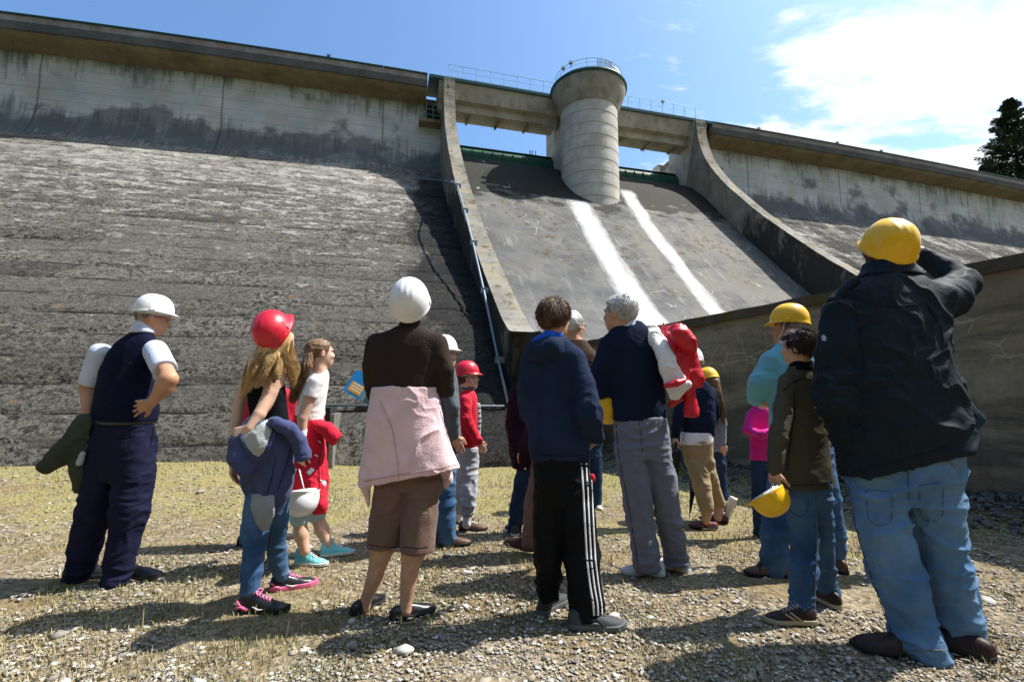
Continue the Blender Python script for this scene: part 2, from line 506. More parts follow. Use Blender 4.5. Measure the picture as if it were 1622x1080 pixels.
def chute_material():
    g = Net('spillway_concrete')
    n = g.noise(.7, 5, rough=.6)
    col = g.mix(g.rng(n, .35, .65), (.085, .086, .088), (.165, .162, .155))
    tanv = g.rng(g.x, 8.5, 11.5, -.05, .10)
    col = g.mix(g.rng(g.op('ADD', g.noise(1.0, 4, g.vec((1, 1, 1), (3, 3, 3))), tanv), .5, .62, 0, .7), col, (.20, .185, .15))
    fine = g.noise(26, 5, rough=.75)
    col = g.mix(g.rng(fine, .45, .75, 0, .5), col, (.08, .08, .08))
    pit = g.rng(g.noise(9, 6, rough=.75), .63, .68)
    pitm = g.rng(g.noise(1.2, 3, g.vec((1, 1, 1), (7, 1, 1))), .48, .58)
    col = g.mix(g.op('MULTIPLY', pit, pitm), col, (.035, .035, .035))
    # long pale wash running down
    wash = g.noise(3.2, 6, g.vec((1, .16, .16)), rough=.65)
    col = g.mix(g.rng(wash, .58, .74, 0, .35), col, (.36, .36, .37))
    moss = g.rng(g.noise(3.6, 8, g.vec((.8, .8, .8), (5, 5, 5)), rough=.78), .535, .58)
    zone = g.op('MULTIPLY', g.rng(g.z, 4.2, 6.0), g.rng(g.z, 13.5, 9.0))
    zone = g.op('MULTIPLY', zone, g.rng(g.noise(.42, 3, g.vec((1, .6, .6), (2, 4, 1))), .46, .56))
    col = g.mix(g.op('MULTIPLY', moss, zone), col, (.085, .062, .02))
    # dark wet growth under the gates
    wet = g.op('ADD', g.noise(1.3, 6, g.vec((.5, 1, 1.2), (2, 1, 0)), rough=.65), g.rng(g.z, 8.2, 11.4, -.25, .26))
    col = g.mix(g.rng(wet, .50, .58, 0, .95), col, (.020, .019, .014))
    # web of pale lime cracks
    vd = g.voro(1.7, g.vec((1, .8, .8)), 'DISTANCE_TO_EDGE')
    cm = g.op('MULTIPLY', g.op('SUBTRACT', 1.0, g.rng(vd, .006, .022)), g.rng(g.noise(.8, 2, g.vec((1, 1, 1), (1, 5, 2))), .62, .66))
    col = g.mix(g.op('MULTIPLY', cm, .8), col, (.5, .5, .48))
    # two bands of thick white calcite, at fixed places across the chute
    edge = g.op('MULTIPLY', g.op('SUBTRACT', g.noise(2.2, 7, g.vec((1, .25, .25), (6, 1, 1)), rough=.7), .5), .75)
    xx = g.op('ADD', g.x, edge)
    for (c0, k0, w0, z1) in WHITE_BANDS:
        ctr = g.op('MULTIPLY_ADD', g.z, k0, c0)
        d = g.op('DIVIDE', g.op('ABSOLUTE', g.op('SUBTRACT', xx, ctr)), w0)
        mk = g.op('MULTIPLY', g.op('SUBTRACT', 1.0, g.rng(d, .55, 1.25)), g.rng(g.z, z1 + .3, z1 - .1))
        mk = g.op('MULTIPLY', mk, g.rng(g.noise(16, 5, g.vec((1, .07, .07)), rough=.7), .30, .42, .45, 1))
        tex = g.mix(g.rng(g.noise(12, 6, g.vec((1, .12, .12)), rough=.7), .4, .7), (.66, .66, .66), (.40, .40, .40))
        col = g.mix(mk, col, tex)
    nb = g.bump(g.op('ADD', fine, g.op('MULTIPLY', g.noise(5, 4), .8)), .7, .03)
    return g.done(col, .85, nb)


WHITE_BANDS = [(7.92, .06, .52, 10.2), (10.76, .08, .36, 11.6)]

# ------------------------------------------------------------------ the dam (its own frame: x along the crest, y away from the camera, z up)
dam = empty('dam', (0, 0, 0), 'grey weathered concrete dam with a two-bay spillway and round central pier', 'dam', rotz=DAM_ROT)


def spline_profile(pts, step):
    P = np.array(pts, float)
    # Catmull-Rom then resample by arc length
    out = []
    for i in range(len(P) - 1):
        p0 = P[max(i - 1, 0)]; p1 = P[i]; p2 = P[i + 1]; p3 = P[min(i + 2, len(P) - 1)]
        for t in np.linspace(0, 1, 24, endpoint=False):
            out.append(.5 * ((2 * p1) + (-p0 + p2) * t + (2 * p0 - 5 * p1 + 4 * p2 - p3) * t * t + (-p0 + 3 * p1 - 3 * p2 + p3) * t ** 3))
    out.append(P[-1])
    out = np.array(out)
    L = np.concatenate([[0], np.cumsum(np.linalg.norm(np.diff(out, axis=0), axis=1))])
    n = int(L[-1] / step) + 1
    q = np.linspace(0, L[-1], n)
    return np.stack([np.interp(q, L, out[:, 0]), np.interp(q, L, out[:, 1])], 1), q


WING = [(23.45, 16.38), (23.45, 15.2), (23.45, 13.5), (23.1, 12.5), (22.35, 11.6), (21, 10.4), (19.2, 8.9), (17, 7.2), (14, 5.0), (11, 2.9), (8.3, .35), (7.9, -.6)]
CHUTE = [(24.9, 13.72), (24.2, 13.72), (23.2, 13.35), (21.9, 12.25), (20.6, 10.8), (19.4, 9.45), (17.5, 7.45), (15, 4.9), (12.5, 2.75), (10, 1.05), (8, .1), (6, -.35), (2, -.45)]


def sheet(name, prof, x0, x1, step, stepx, m, rough_amp, parent, seed=0, lifts=True, clip=None):
    P, q = spline_profile(prof, step)
    nx = int((x1 - x0) / stepx) + 1
    X = np.linspace(x0, x1, nx)
    T = np.gradient(P, axis=0); T /= np.linalg.norm(T, axis=1)[:, None]
    Nrm = np.stack([T[:, 1], -T[:, 0]], 1)          # towards the viewer (-y, +z)
    Nrm *= np.sign(-Nrm[:, :1] + 1e-6)
    XX, YY = np.meshgrid(X, P[:, 0], indexing='ij')
    _, ZZ = np.meshgrid(X, P[:, 1], indexing='ij')
    pts = np.stack([XX.ravel(), YY.ravel(), ZZ.ravel()], 1)
    low = np.clip((13.0 - pts[:, 2]) / 1.2, 0, 1)
    d = (fbm(pts * 6, 4, seed, .62) - .5) * 2.2 * rough_amp * low
    d += (fbm(pts * np.array([.6, .6, 1.6]), 3, seed + 5) - .5) * 1.6 * rough_amp * low
    if lifts:
        wob = (vnoise(pts * .8, seed + 9) - .5) * .1
        zz = (pts[:, 2] + wob) / .47
        band = np.floor(zz).astype(np.int64)
        off = _hash(band, np.floor(pts[:, 0] / 7.18 + 1.06).astype(np.int64), band * 0, 3) - .5
        d += off * .05 * low
        fr = zz - band
        gap = (vnoise(np.stack([pts[:, 0] * .8, band * 3.3, band * 0.], 1), 4) > .35)
        d -= np.where((fr < .10), .045, 0) * low * gap
    pts[:, 1] += .0019 * np.minimum(pts[:, 0] - 2.4, 0) ** 2 + .00093 * np.maximum(pts[:, 0] - 17.2, 0) ** 2
    NN = np.tile(Nrm, (nx, 1))
    pts[:, 1] += d * NN[:, 0]; pts[:, 2] += d * NN[:, 1]
    ny = len(P)
    i, j = np.meshgrid(np.arange(nx - 1), np.arange(ny - 1), indexing='ij')
    a = (i * ny + j).ravel()
    F = np.stack([a, a + 1, a + ny + 1, a + ny], 1)
    if clip is not None: F = F[clip(pts[F[:, 0]])]
    return mesh_obj(name, pts, F, m, parent, smooth=True)


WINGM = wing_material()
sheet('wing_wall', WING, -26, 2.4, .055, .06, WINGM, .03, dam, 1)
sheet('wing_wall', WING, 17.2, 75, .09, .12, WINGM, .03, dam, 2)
CHM = chute_material()
ch = sheet('spillway_chute', CHUTE, 2.94, 16.55, .08, .08, CHM, .012, dam, 3, lifts=False, clip=lambda p: np.where(p[:, 0] < 4.45, p[:, 1] > 9.15 + (p[:, 0] - 3.02) * 1.154, (p[:, 1] > 10.7) | (p[:, 0] > np.interp(p[:, 1], [1.0, 3.3, 5.5, 8.0, 10.75], [6.1, 5.77, 5.37, 4.9, 4.6]))))

C_PARAPET = plain_concrete('parapet_concrete', (.21, .19, .175), (.33, .31, .29), tan=(.25, .14, .12), streaks=.7, board=.5, boardw=.33, stretch=(.5, 1, 1.2))
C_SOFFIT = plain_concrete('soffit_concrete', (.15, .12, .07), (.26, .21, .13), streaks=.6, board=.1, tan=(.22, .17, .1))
C_PIER = plain_concrete('pier_concrete', (.36, .345, .31), (.50, .485, .44), tan=(.30, .28, .22), streaks=.35, board=.35, boardw=.31)
C_TOWER = plain_concrete('tower_concrete', (.40, .39, .36), (.56, .55, .51), tan=(.42, .38, .30), streaks=.35, board=.0, stretch=(1.4, 1.4, .1))
C_TRAIN = plain_concrete('training_wall_concrete', (.15, .143, .125), (.28, .262, .225), tan=(.30, .24, .14), streaks=.6, board=.25, boardw=.6, moss=.04)
C_TRAINS = plain_concrete('training_wall_side', (.17, .16, .14), (.30, .285, .25), tan=(.26, .21, .13), streaks=.7, board=.25, boardw=.6, shade_grime=.92)
C_GUIDE = plain_concrete('guide_wall_concrete', (.20, .175, .13), (.37, .325, .245), tan=(.27, .215, .14), dark=(.065, .06, .05), streaks=.6, board=.25, boardw=.5, bumpd=.03, crazed=True)
GREEN = mat('green_gate_paint', (.008, .075, .045), rough=.5, var=.25, vscale=2, bump=.2, bscale=12)
GREEND = mat('green_rail_paint', (.015, .07, .07), rough=.5)
RAILP = mat('pale_green_rail', (.20, .38, .36), rough=.5)
STEEL = mat('galvanised_steel', (.20, .24, .30), rough=.5, metal=.4, var=.1)
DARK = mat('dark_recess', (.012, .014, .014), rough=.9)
WHITEP = mat('white_painted_metal', (.7, .7, .7), rough=.5)
MOSS = mat('moss_edge', (.055, .045, .018), rough=1, col2=(.12, .10, .04), bump=1, bscale=40, bdist=.02)


def crest(x0, x1, nm):
    """cantilevered roadway edge with fascia, a lower dark cornice and a coping"""
    b = MB()
    # fascia: vertical front slab
    b.extrude_bent([(22.42, 16.52), (22.42, 17.0), (22.72, 17.0), (22.72, 16.52)], x0, x1)
    p = b.build(nm, C_PARAPET, dam)
    b = MB()
    b.extrude_bent([(22.36, 16.98 + .022), (22.36, 17.06), (22.9, 17.06), (22.9, 17.002)], x0, x1)
    b.build('coping', GREEND, p)
    b = MB()
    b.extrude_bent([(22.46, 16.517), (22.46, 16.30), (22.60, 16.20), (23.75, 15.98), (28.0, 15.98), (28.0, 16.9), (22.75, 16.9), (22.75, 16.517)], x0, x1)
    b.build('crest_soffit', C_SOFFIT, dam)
    # dark cornice strip
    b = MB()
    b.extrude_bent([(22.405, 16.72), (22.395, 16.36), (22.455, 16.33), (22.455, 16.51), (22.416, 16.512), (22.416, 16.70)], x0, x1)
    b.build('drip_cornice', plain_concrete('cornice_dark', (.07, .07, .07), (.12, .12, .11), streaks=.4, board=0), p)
    return p


# crest slabs are cast in lengths with an open joint between
for a, b_ in ((-26, -14.84), (-14.83, -7.66), (-7.65, -.49), (-.48, 1.62)):
    crest(a, b_, 'parapet')
for a, b_ in ((17.9, 24.9), (24.91, 32.1), (32.11, 39.3), (39.31, 46.5), (46.51, 53.7), (53.71, 60.9), (60.91, 75)):
    crest(a, b_, 'parapet')
# upper wall core behind (closes the body of the dam) and the far road edge
for a, b_ in ((-26, 2.4), (17.21, 75)):
    b = MB(); b.extrude_bent([(23.52, 12.0), (23.52, 15.97), (27.9, 15.97), (27.9, -1), (23.9, -1), (23.9, 12)], a, b_)
    b.build('dam_core', C_PIER, dam)
b = MB(); b.extrude_bent([(24.95, -1), (24.95, 13.70), (27.9, 13.0), (27.9, -1)], 2.41, 17.2); b.build('dam_core', C_PIER, dam)

# ---- bridge over the two gate bays
for a, b_ in ((2.2, 8.5), (10.62, 17.55)):
    b = MB(); b.extrude_profile([(22.45, 16.88), (22.62, 16.05), (22.85, 15.98), (22.85, 15.58), (23.9, 15.62), (23.9, 16.88)], a, b_)
    br = b.build('bridge_beam', C_PIER if False else plain_concrete('bridge_concrete', (.30, .275, .215), (.42, .39, .31), streaks=.5, board=.0, tan=(.24, .21, .16)), dam)
    b = MB(); b.extrude_profile([(22.36, 16.885), (22.36, 17.04), (24.0, 17.04), (24.0, 16.885)], a - .5, b_ + .4)
    b.build('deck_edge', GREEND, br)
    # soffit ribs hanging under the deck
    for k in range(1, 4):
        xx = a + (b_ - a) * k / 4
        b = MB(); b.box(xx - .06, xx + .06, 22.9, 23.85, 15.50, 15.60); b.build('soffit_rib', C_SOFFIT, br)
    b = MB()
    mid = (a + b_) / 2
    b.tube([(mid, 23.6, 15.6), (mid - .12, 23.4, 15.2)], .03); b.build('drain_spout', GREEND, br)

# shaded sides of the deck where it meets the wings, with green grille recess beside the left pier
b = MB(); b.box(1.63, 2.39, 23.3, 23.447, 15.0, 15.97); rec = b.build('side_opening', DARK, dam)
b = MB()
for k in range(3):
    b.tube([(1.63, 23.22, 15.12 + .3 * k), (2.38, 23.22, 15.12 + .3 * k)], .018)
for xx in (1.66, 2.0, 2.36): b.tube([(xx, 23.22, 15.0), (xx, 23.22, 15.95)], .018)
b.build('opening_railing', RAILP, rec)
b = MB(); b.box(1.3, 2.385, 22.85, 23.44, 14.82, 14.99); b.build('ledge', C_SOFFIT, dam)
b = MB(); b.box(17.82, 18.9, 22.95, 23.44, 14.5, 14.65); b.build('ledge', C_SOFFIT, dam)

# ---- training walls (left and right of the chute)
TW = [(22.15, 16.86), (22.0, 15.6), (21.45, 14.1), (20.3, 12.4), (19.0, 10.9), (17.7, 9.5), (14.8, 6.75), (12.2, 4.6), (10.2, 3.05), (9.35, 2.52), (8.9, 2.45)]


def training_wall(x0, x1, prof):
    P, q = spline_profile(prof, .22)
    n = len(P)
    V = []
    for x in (x0, x1):
        for e, z in P: V.append((x, e, z))
    # bottom line, well under the dam face
    for x in (x0, x1):
        for e, z in P: V.append((x, max(e, 9.0) + 2.2 if z > 3 else e, max(-.8, z - 6.5)))
    V[n - 1] = (x0, 9.55, 2.45); V[3 * n - 1] = (x0, 9.55, -.8)
    V = np.array(V)
    # rough, mossy top edge
    nz = (fbm(V * 5, 3, 11) - .5) * .035
    V[:2 * n, 2] += nz[:2 * n]
    V[:2 * n, 1] += (fbm(V * 6, 3, 12) - .5)[:2 * n] * .05
    F = []
    top = mesh_obj('wall_top', V, [(i, i + 1, n + i + 1, n + i) for i in range(n - 1)], C_TRAIN, dam, smooth=False)
    for i in range(n - 1):
        F.append((i + 1, i, 2 * n + i, 2 * n + i + 1))                # left side
        F.append((n + i, n + i + 1, 3 * n + i + 1, 3 * n + i))        # right side
    F.append((n - 1, 3 * n - 1, 4 * n - 1, 2 * n - 1))
    o = mesh_obj('training_wall', V, F, C_TRAINS, dam, smooth=False)
    top.parent = o
    return P


TWP = training_wall(2.4, 2.94, TW)
training_wall(16.6, 17.2, TW)
# upper part of the piers, standing between wing and bridge
for x0, x1 in ((2.402, 2.938), (16.602, 17.198)):
    b = MB(); b.extrude_profile([(22.2, 16.2), (22.18, 16.87), (24.9, 16.87), (24.9, 9), (23.0, 9), (21.6, 13.6), (22.1, 15.5)], x0 + .002, x1 - .002)
    b.build('side_pier', C_PIER, dam)

# ---- round central pier with its flared balcony
CX, CY, R = 9.80, 21.6, 1.45
b = MB()
prof = []
zz = np.linspace(8.3, 15.7, 60)
for z in zz:
    ringj = .012 if (z / .62) % 1 < .12 else 0
    prof.append((R - ringj, z))
b.lathe((CX, CY, 0), prof, 72)
tw = b.build('round_pier', C_TOWER, dam, smooth=True)
b = MB()
for k in range(12):
    z = 8.9 + .62 * k
    if z < 15.4: b.lathe((CX, CY, 0), [(R + .001, z - .012), (R + .010, z - .006), (R + .010, z + .006), (R + .001, z + .012)], 72)
b.build('pour_joint', plain_concrete('joint_concrete', (.2, .19, .17), (.34, .33, .3), streaks=.5, board=0), tw)
b = MB()
b.lathe((CX, CY, 0), [(R - .05, 15.66), (R + .04, 15.68), (R + .05, 15.76), (R + .10, 15.86), (R + .22, 16.12), (R + .36, 16.44), (R + .44, 16.72), (R + .46, 16.84), (.01, 16.84)], 72)
b.build('balcony_flare', plain_concrete('flare_concrete', (.25, .235, .20), (.36, .34, .29), streaks=.35, board=0, tan=(.2, .17, .12)), tw, smooth=True)
b = MB(); b.lathe((CX, CY, 0), [(R + .42, 16.82), (R + .51, 16.84), (R + .53, 16.92), (R + .51, 16.96), (.01, 16.96)], 72)
b.build('balcony_rim', GREEND, tw)
# straight body of the central pier going back to the gates
b = MB(); b.extrude_profile([(21.3, 8.5), (21.3, 16.0), (22.6, 16.86), (25.2, 16.86), (25.2, 9), (22, 8.5)], CX - 1.08, CX + 1.08)
b.build('pier_body', C_PIER, dam)

# ---- gates
for a, b_ in ((3.0, CX - 1.08), (CX + 1.08, 16.6)):
    b = MB(); b.extrude_profile([(24.05, 13.66), (24.0, 14.0), (24.1, 14.30), (24.3, 14.52), (24.45, 14.52), (24.45, 13.66)], a + .01, b_ - .01)
    gt = b.build('spillway_gate', GREEN, dam)
    b = MB()
    n = 10
    for k in range(n + 1):
        xx = a + .06 + (b_ - a - .12) * k / n
        b.extrude_profile([(23.995, 13.75), (23.955, 14.0), (24.06, 14.32), (24.11, 14.31)], xx - .02, xx + .02)
    b.box(a + .02, b_ - .02, 23.90, 24.05, 13.70, 13.80)
    b.box(a + .02, b_ - .02, 24.20, 24.46, 14.522, 14.56)
    b.build('gate_stiffener', GREEN, gt)
# hoist frame behind the left gate, lattice
b = MB()
hx = 8.0
for dx in (-.42, -.16, .0, .2):
    b.tube([(hx + dx, 25.6, 13.6), (hx + dx, 25.6, 15.6 if dx > -.3 else 15.35)], .025)
for k in range(8):
    z = 14.6 + k * .13
    b.tube([(hx - .16, 25.6, z), (hx, 25.6, z)], .014)
b.tube([(hx - .42, 25.6, 15.3), (hx - .16, 25.6, 15.3)], .02); b.tube([(hx - .42, 25.6, 14.6), (hx - .16, 25.6, 14.6)], .02)
b.tube([(hx, 25.6, 15.2), (hx + .3, 25.6, 15.0)], .02); b.tube([(hx, 25.6, 14.65), (hx + .3, 25.6, 14.6)], .02)
b.build('hoist_ladder', mat('blue_steel', (.03, .09, .22), rough=.5), dam)
b = MB(); b.box(16.0, 16.45, 25.0, 25.4, 14.62, 15.3); b.box(15.8, 16.5, 24.9, 25.5, 15.302, 15.4)
b.build('hoist_cabinet', WHITEP, dam)
b = MB(); b.tube([(-20, 48, 29.2), (8, 46, 28.0), (40, 50, 28.8)], .03, n=5); b.tube([(-20, 48, 30.4), (8, 46, 29.0), (40, 50, 29.9)], .02, n=5)

# ---- railings on bridge and balcony
def rail(pts, h, name, nrail=3, posts=None, mesh_infill=True):
    b = MB()
    for k in range(nrail):
        z = h * (k + 1) / nrail
        b.tube([(x, y, zz + z) for x, y, zz in pts], .013 if k == nrail - 1 else .008, n=6)
    for (x, y, zz) in pts[::posts or 1]:
        b.tube([(x, y, zz), (x, y, zz + h)], .011, n=6)
    return b.build(name, RAILP, dam)


rail([(2.7 + .72 * i, 22.75, 17.04) for i in range(9)], .95, 'bridge_railing')
rail([(11.3 + .72 * i, 22.75, 17.04) for i in range(9)], .95, 'bridge_railing')
rail([(CX + 1.72 * math.cos(a), CY + 1.72 * math.sin(a), 16.96) for a in np.linspace(math.radians(168), math.radians(372), 25)], .62, 'balcony_railing', posts=3)
# slatted panel on the balcony rail
b = MB()
for a in np.linspace(math.radians(262), math.radians(290), 11):
    x, y = CX + 1.70 * math.cos(a), CY + 1.70 * math.sin(a)
    b.tube([(x, y, 16.97), (x, y, 17.6)], .018, n=5)
b.build('slatted_panel', mat('pale_wood', (.42, .38, .28), rough=.8), dam)
b = MB(); a0 = math.radians(284)
b.lathe((CX, CY, 0), [(1.68, 17.0), (1.68, 17.5), (1.70, 17.5), (1.70, 17.0)], 16, math.radians(290), math.radians(325))
b.build('notice_board', WHITEP, dam)

# ---- galvanised drain pipe down the side of the left training wall
b = MB()
pts = [(.55, 22.2, 11.95), (1.3, 21.3, 11.1), (2.28, 20.1, 10.55)]
b.tube(pts, .026)
run = [(2.27, 20.1, 10.55)]
for e in np.linspace(19.2, 8.9, 14):
    # follows the wall top at a falling distance below
    z = np.interp(e, [8.9, 9.8, 11.1, 12.7, 14.7, 16.2, 19.0, 20.1], [1.05, 2.05, 3.55, 5.28, 7.25, 8.68, 10.0, 10.55])
    run.append((2.27, e, z))
b.tube(run, .030)
pp = b.build('drain_pipe', STEEL, dam, smooth=True)
for p in run[1::2]:
    b = MB(); b.box(p[0] - .07, 2.398, p[1] - .03, p[1] + .03, p[2] - .07, p[2] + .07)
    b.build('pipe_clamp', STEEL, pp)
# second thin conduit along the same run

# horizontal handrail pipe near the foot, and the small gallery door
def face_y(z):
    return float(np.interp(z, [p[1] for p in WING[::-1]], [p[0] for p in WING[::-1]]))
b = MB(); zr = 1.02
b.tube([(-.95, face_y(zr) - .12, zr), (2.2, face_y(zr) - .12, zr - .02)], .017)
for xx in (-.6, .8, 2.0): b.tube([(xx, face_y(zr) - .12, zr), (xx, face_y(zr) + .1, zr - .04)], .010, n=6)
b.build('pipe_rail', STEEL, dam, smooth=True)
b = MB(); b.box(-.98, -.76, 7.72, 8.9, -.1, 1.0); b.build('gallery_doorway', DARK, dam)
b = MB(); b.box(-1.02, -.982, 7.70, 8.9, -.1, 1.03); b.box(-.758, -.70, 7.74, 8.9, -.1, .9); b.build('door_frame', plain_concrete('door_frame_concrete', (.12, .12, .11), (.22, .21, .19), streaks=.2, board=0), dam)

# ---- small floodlights and fittings along the crest (each one its own thing)
def dam_to_world(x, y, z):
    c, s = math.cos(DAM_ROT), math.sin(DAM_ROT)
    return (x * c - y * s, x * s + y * c, z)


def floodlight(x, y, z, label, s=1.0):
    r = empty('floodlight', dam_to_world(x, y, z), label, 'floodlight', 'floodlights along the dam crest', rotz=DAM_ROT)
    b = MB(); b.tube([(0, 0, 0), (0, 0, .28 * s)], .03 * s, n=6); b.build('bracket', GREEND, r)
    b = MB(); b.add([(-.14 * s, -.16 * s, .22 * s), (.14 * s, -.16 * s, .22 * s), (.14 * s, .1 * s, .28 * s), (-.14 * s, .1 * s, .28 * s), (-.16 * s, -.12 * s, .46 * s), (.16 * s, -.12 * s, .46 * s), (.12 * s, .1 * s, .42 * s), (-.12 * s, .1 * s, .42 * s)],
                  [(0, 1, 2, 3), (4, 7, 6, 5), (0, 4, 5, 1), (1, 5, 6, 2), (2, 6, 7, 3), (3, 7, 4, 0)])
    b.build('lamp_housing', GREEND, r)


floodlight(-3.0, 22.66, 17.06, 'small floodlight standing alone on the left crest above the rough wall', .55)
floodlight(CX - 1.60, CY - .60, 17.35, 'left floodlight of the pair fixed to the round balcony rail', .6)
floodlight(CX - 1.36, CY - 1.0, 17.4, 'right floodlight of the pair fixed to the round balcony rail', .6)
floodlight(14.9, 22.7, 17.8, 'floodlight on the railing of the right bridge bay', .55)
floodlight(21.3, 22.62, 17.06, 'first floodlight on the right crest past the bridge', .55)
floodlight(27.3, 22.7, 17.06, 'second floodlight on the right crest past the bridge', .55)
floodlight(31.0, 22.78, 17.06, 'farthest floodlight on the right crest, nearest the conifers', .55)

# ---- guide wall of the stilling basin, coming towards the camera on the right
gw = empty('guide_wall', dam_to_world(4.9, 5, 0), 'long stained concrete guide wall running towards the camera on the right', 'wall', rotz=DAM_ROT)


def guide():
    path = [(3.02, 9.1), (4.45, 10.75), (4.75, 8.0), (5.22, 5.5), (5.62, 3.3), (5.95, 1.0), (6.6, -3.2)]
    o = np.array([4.9, 5, 0])
    pts = []
    for (a, b2) in zip(path[:-1], path[1:]):
        n = max(2, int(math.dist(a, b2) / .12))
        for k in range(n): pts.append((a[0] + (b2[0] - a[0]) * k / n, a[1] + (b2[1] - a[1]) * k / n))
    pts.append(path[-1])
    pts = np.array(pts)
    T = np.gradient(pts, axis=0); T /= np.linalg.norm(T, axis=1)[:, None]
    W = np.stack([-T[:, 1], T[:, 0]], 1)     # right-hand side of travel -> away from the path
    zs = np.linspace(-.5, 2.33, 24)
    n = len(pts); m = len(zs)
    V = []
    for k in range(n):
        for z in zs: V.append((pts[k, 0], pts[k, 1], z))
    V = np.array(V)
    d = (fbm(V * 5, 4, 21, .6) - .5) * .045
    Wv = np.repeat(W, m, 0)
    V[:, 0] += d * Wv[:, 0]; V[:, 1] += d * Wv[:, 1]
    i, j = np.meshgrid(np.arange(n - 1), np.arange(m - 1), indexing='ij')
    a = (i * m + j).ravel()
    F = np.stack([a, a + m, a + m + 1, a + 1], 1)
    mesh_obj('wall_face', V - o, F, C_GUIDE, gw)
    # back, and the overhanging mossy coping, its dark tone painting in shade
    th = .45
    B = MB()
    for k in range(n - 1):
        p, q = pts[k], pts[k + 1]
        pb, qb = p + W[k] * th, q + W[k + 1] * th
        B.add([(*pb, -.5), (*qb, -.5), (*qb, 2.33), (*pb, 2.33)], [(0, 1, 2, 3)])
    B.V = [tuple(np.array(v) - o) for v in B.V]
    B.build('wall_back', C_GUIDE, gw)
    B = MB()
    V = []; nn = 0
    for k in range(n):
        jt = float(vnoise(np.array([[pts[k, 0] * 4, pts[k, 1] * 4, 0]]), 5)[0]) - .5
        jb = float(vnoise(np.array([[pts[k, 0] * 7, pts[k, 1] * 7, 9]]), 6)[0]) - .5
        p = pts[k] - W[k] * (.05 + .02 * jb); q = pts[k] + W[k] * (th + .03)
        z0 = 2.333 + .0 * jb; z1 = 2.45 + .02 * jt
        V += [(*p, z0 - .015 + .02 * jb), (*p, z1), (*q, z1), (*q, z0)]
    V = np.array(V) - o
    F = []
    for k in range(n - 1):
        for c in range(4):
            F.append((k * 4 + c, k * 4 + (c + 1) % 4, (k + 1) * 4 + (c + 1) % 4, (k + 1) * 4 + c))
    F.append((0, 3, 2, 1)); F.append(tuple((n - 1) * 4 + c for c in range(4)))
    mesh_obj('coping', V, F, plain_concrete('coping_shade_moss', (.07, .06, .05), (.14, .125, .1), streaks=.5, board=0, moss=.08, bumpd=.03), gw, smooth=False)


guide()

# ------------------------------------------------------------------ ground
def ground_z(x, y):
    # rises gently towards the left foot of the dam
    c, s = math.cos(DAM_ROT), math.sin(DAM_ROT)
    e = -x * s + y * c; sx = x * c + y * s
    k = np.clip((e - 4.5) / 3.5, 0, 1); k = k * k * (3 - 2 * k)
    l = np.clip((1.5 - sx) / 4.0, 0, 1)
    bank = np.clip((sx - 4.2) / 1.2, 0, 1) * .16 * np.clip((e + 1) / 3, 0, 1)
    return k * l * .22 + bank


def ground():
    g = Net('gravel_ground')
    far = g.noise(.55, 5, rough=.6)
    # gravel grains
    v = g.voro(30); v2 = g.voro(62)
    vn = N(g.t, 'ShaderNodeTexVoronoi'); vn.inputs['Scale'].default_value = 34; g.L(g.co, vn.inputs['Vector'])
    bw = N(g.t, 'ShaderNodeRGBToBW'); g.L(vn.outputs['Color'], bw.inputs[0])
    grain = g.rng(bw.outputs[0], .25, .8)
    gr = g.mix(grain, (.10, .08, .048), (.40, .335, .235))
    gr = g.mix(g.rng(g.noise(90, 3), .35, .7, 0, .6), gr, (.12, .10, .07))
    earth = g.mix(g.rng(g.noise(14, 5, rough=.7), .35, .7), (.12, .085, .04), (.26, .20, .11))
    col = g.mix(g.rng(g.noise(2.4, 6, rough=.65), .42, .6), gr, earth)
    grass = g.mix(g.rng(g.noise(26, 4, rough=.7), .3, .7), (.12, .115, .034), (.33, .28, .115))
    ycov = g.rng(g.y, 2.5, 7.5, -.13, .24)
    gm = g.rng(g.op('ADD', g.noise(1.3, 7, rough=.7), ycov), .49, .61)
    col = g.mix(g.op('MULTIPLY', gm, .8), col, grass)
    h = g.op('ADD', g.op('MULTIPLY', g.voro(34), 1.0), g.op('MULTIPLY', g.noise(80, 3), .5))
    nb = g.bump(h, .8, .02)
    M = g.done(col, .95, nb)
    # fine patch near the camera joined to a coarse sheet reaching the horizon
    xs = np.concatenate([[-400, -120, -50, -24], np.linspace(-13, 13, 330), [24, 50, 120, 400]])
    ys = np.concatenate([[-400, -120, -40, -12, -4], np.linspace(.6, 12, 190), [30, 70, 160, 600]])
    X, Y = np.meshgrid(xs, ys, indexing='ij')
    P = np.stack([X.ravel(), Y.ravel(), np.zeros(X.size)], 1)
    z = ground_z(P[:, 0], P[:, 1])
    near = (np.abs(P[:, 0]) < 14) & (P[:, 1] > 0) & (P[:, 1] < 13)
    z = z + near * ((fbm(P * 1.1, 3, 31) - .5) * .03 + (fbm(P * 7, 3, 33) - .5) * .02)
    P[:, 2] = z - .006
    nx, ny = len(xs), len(ys)
    i, j = np.meshgrid(np.arange(nx - 1), np.arange(ny - 1), indexing='ij')
    a = (i * ny + j).ravel()
    F = np.stack([a, a + ny, a + ny + 1, a + 1], 1)
    o = mesh_obj('ground', P, F, M)
    tag(o, kind='structure')


ground()


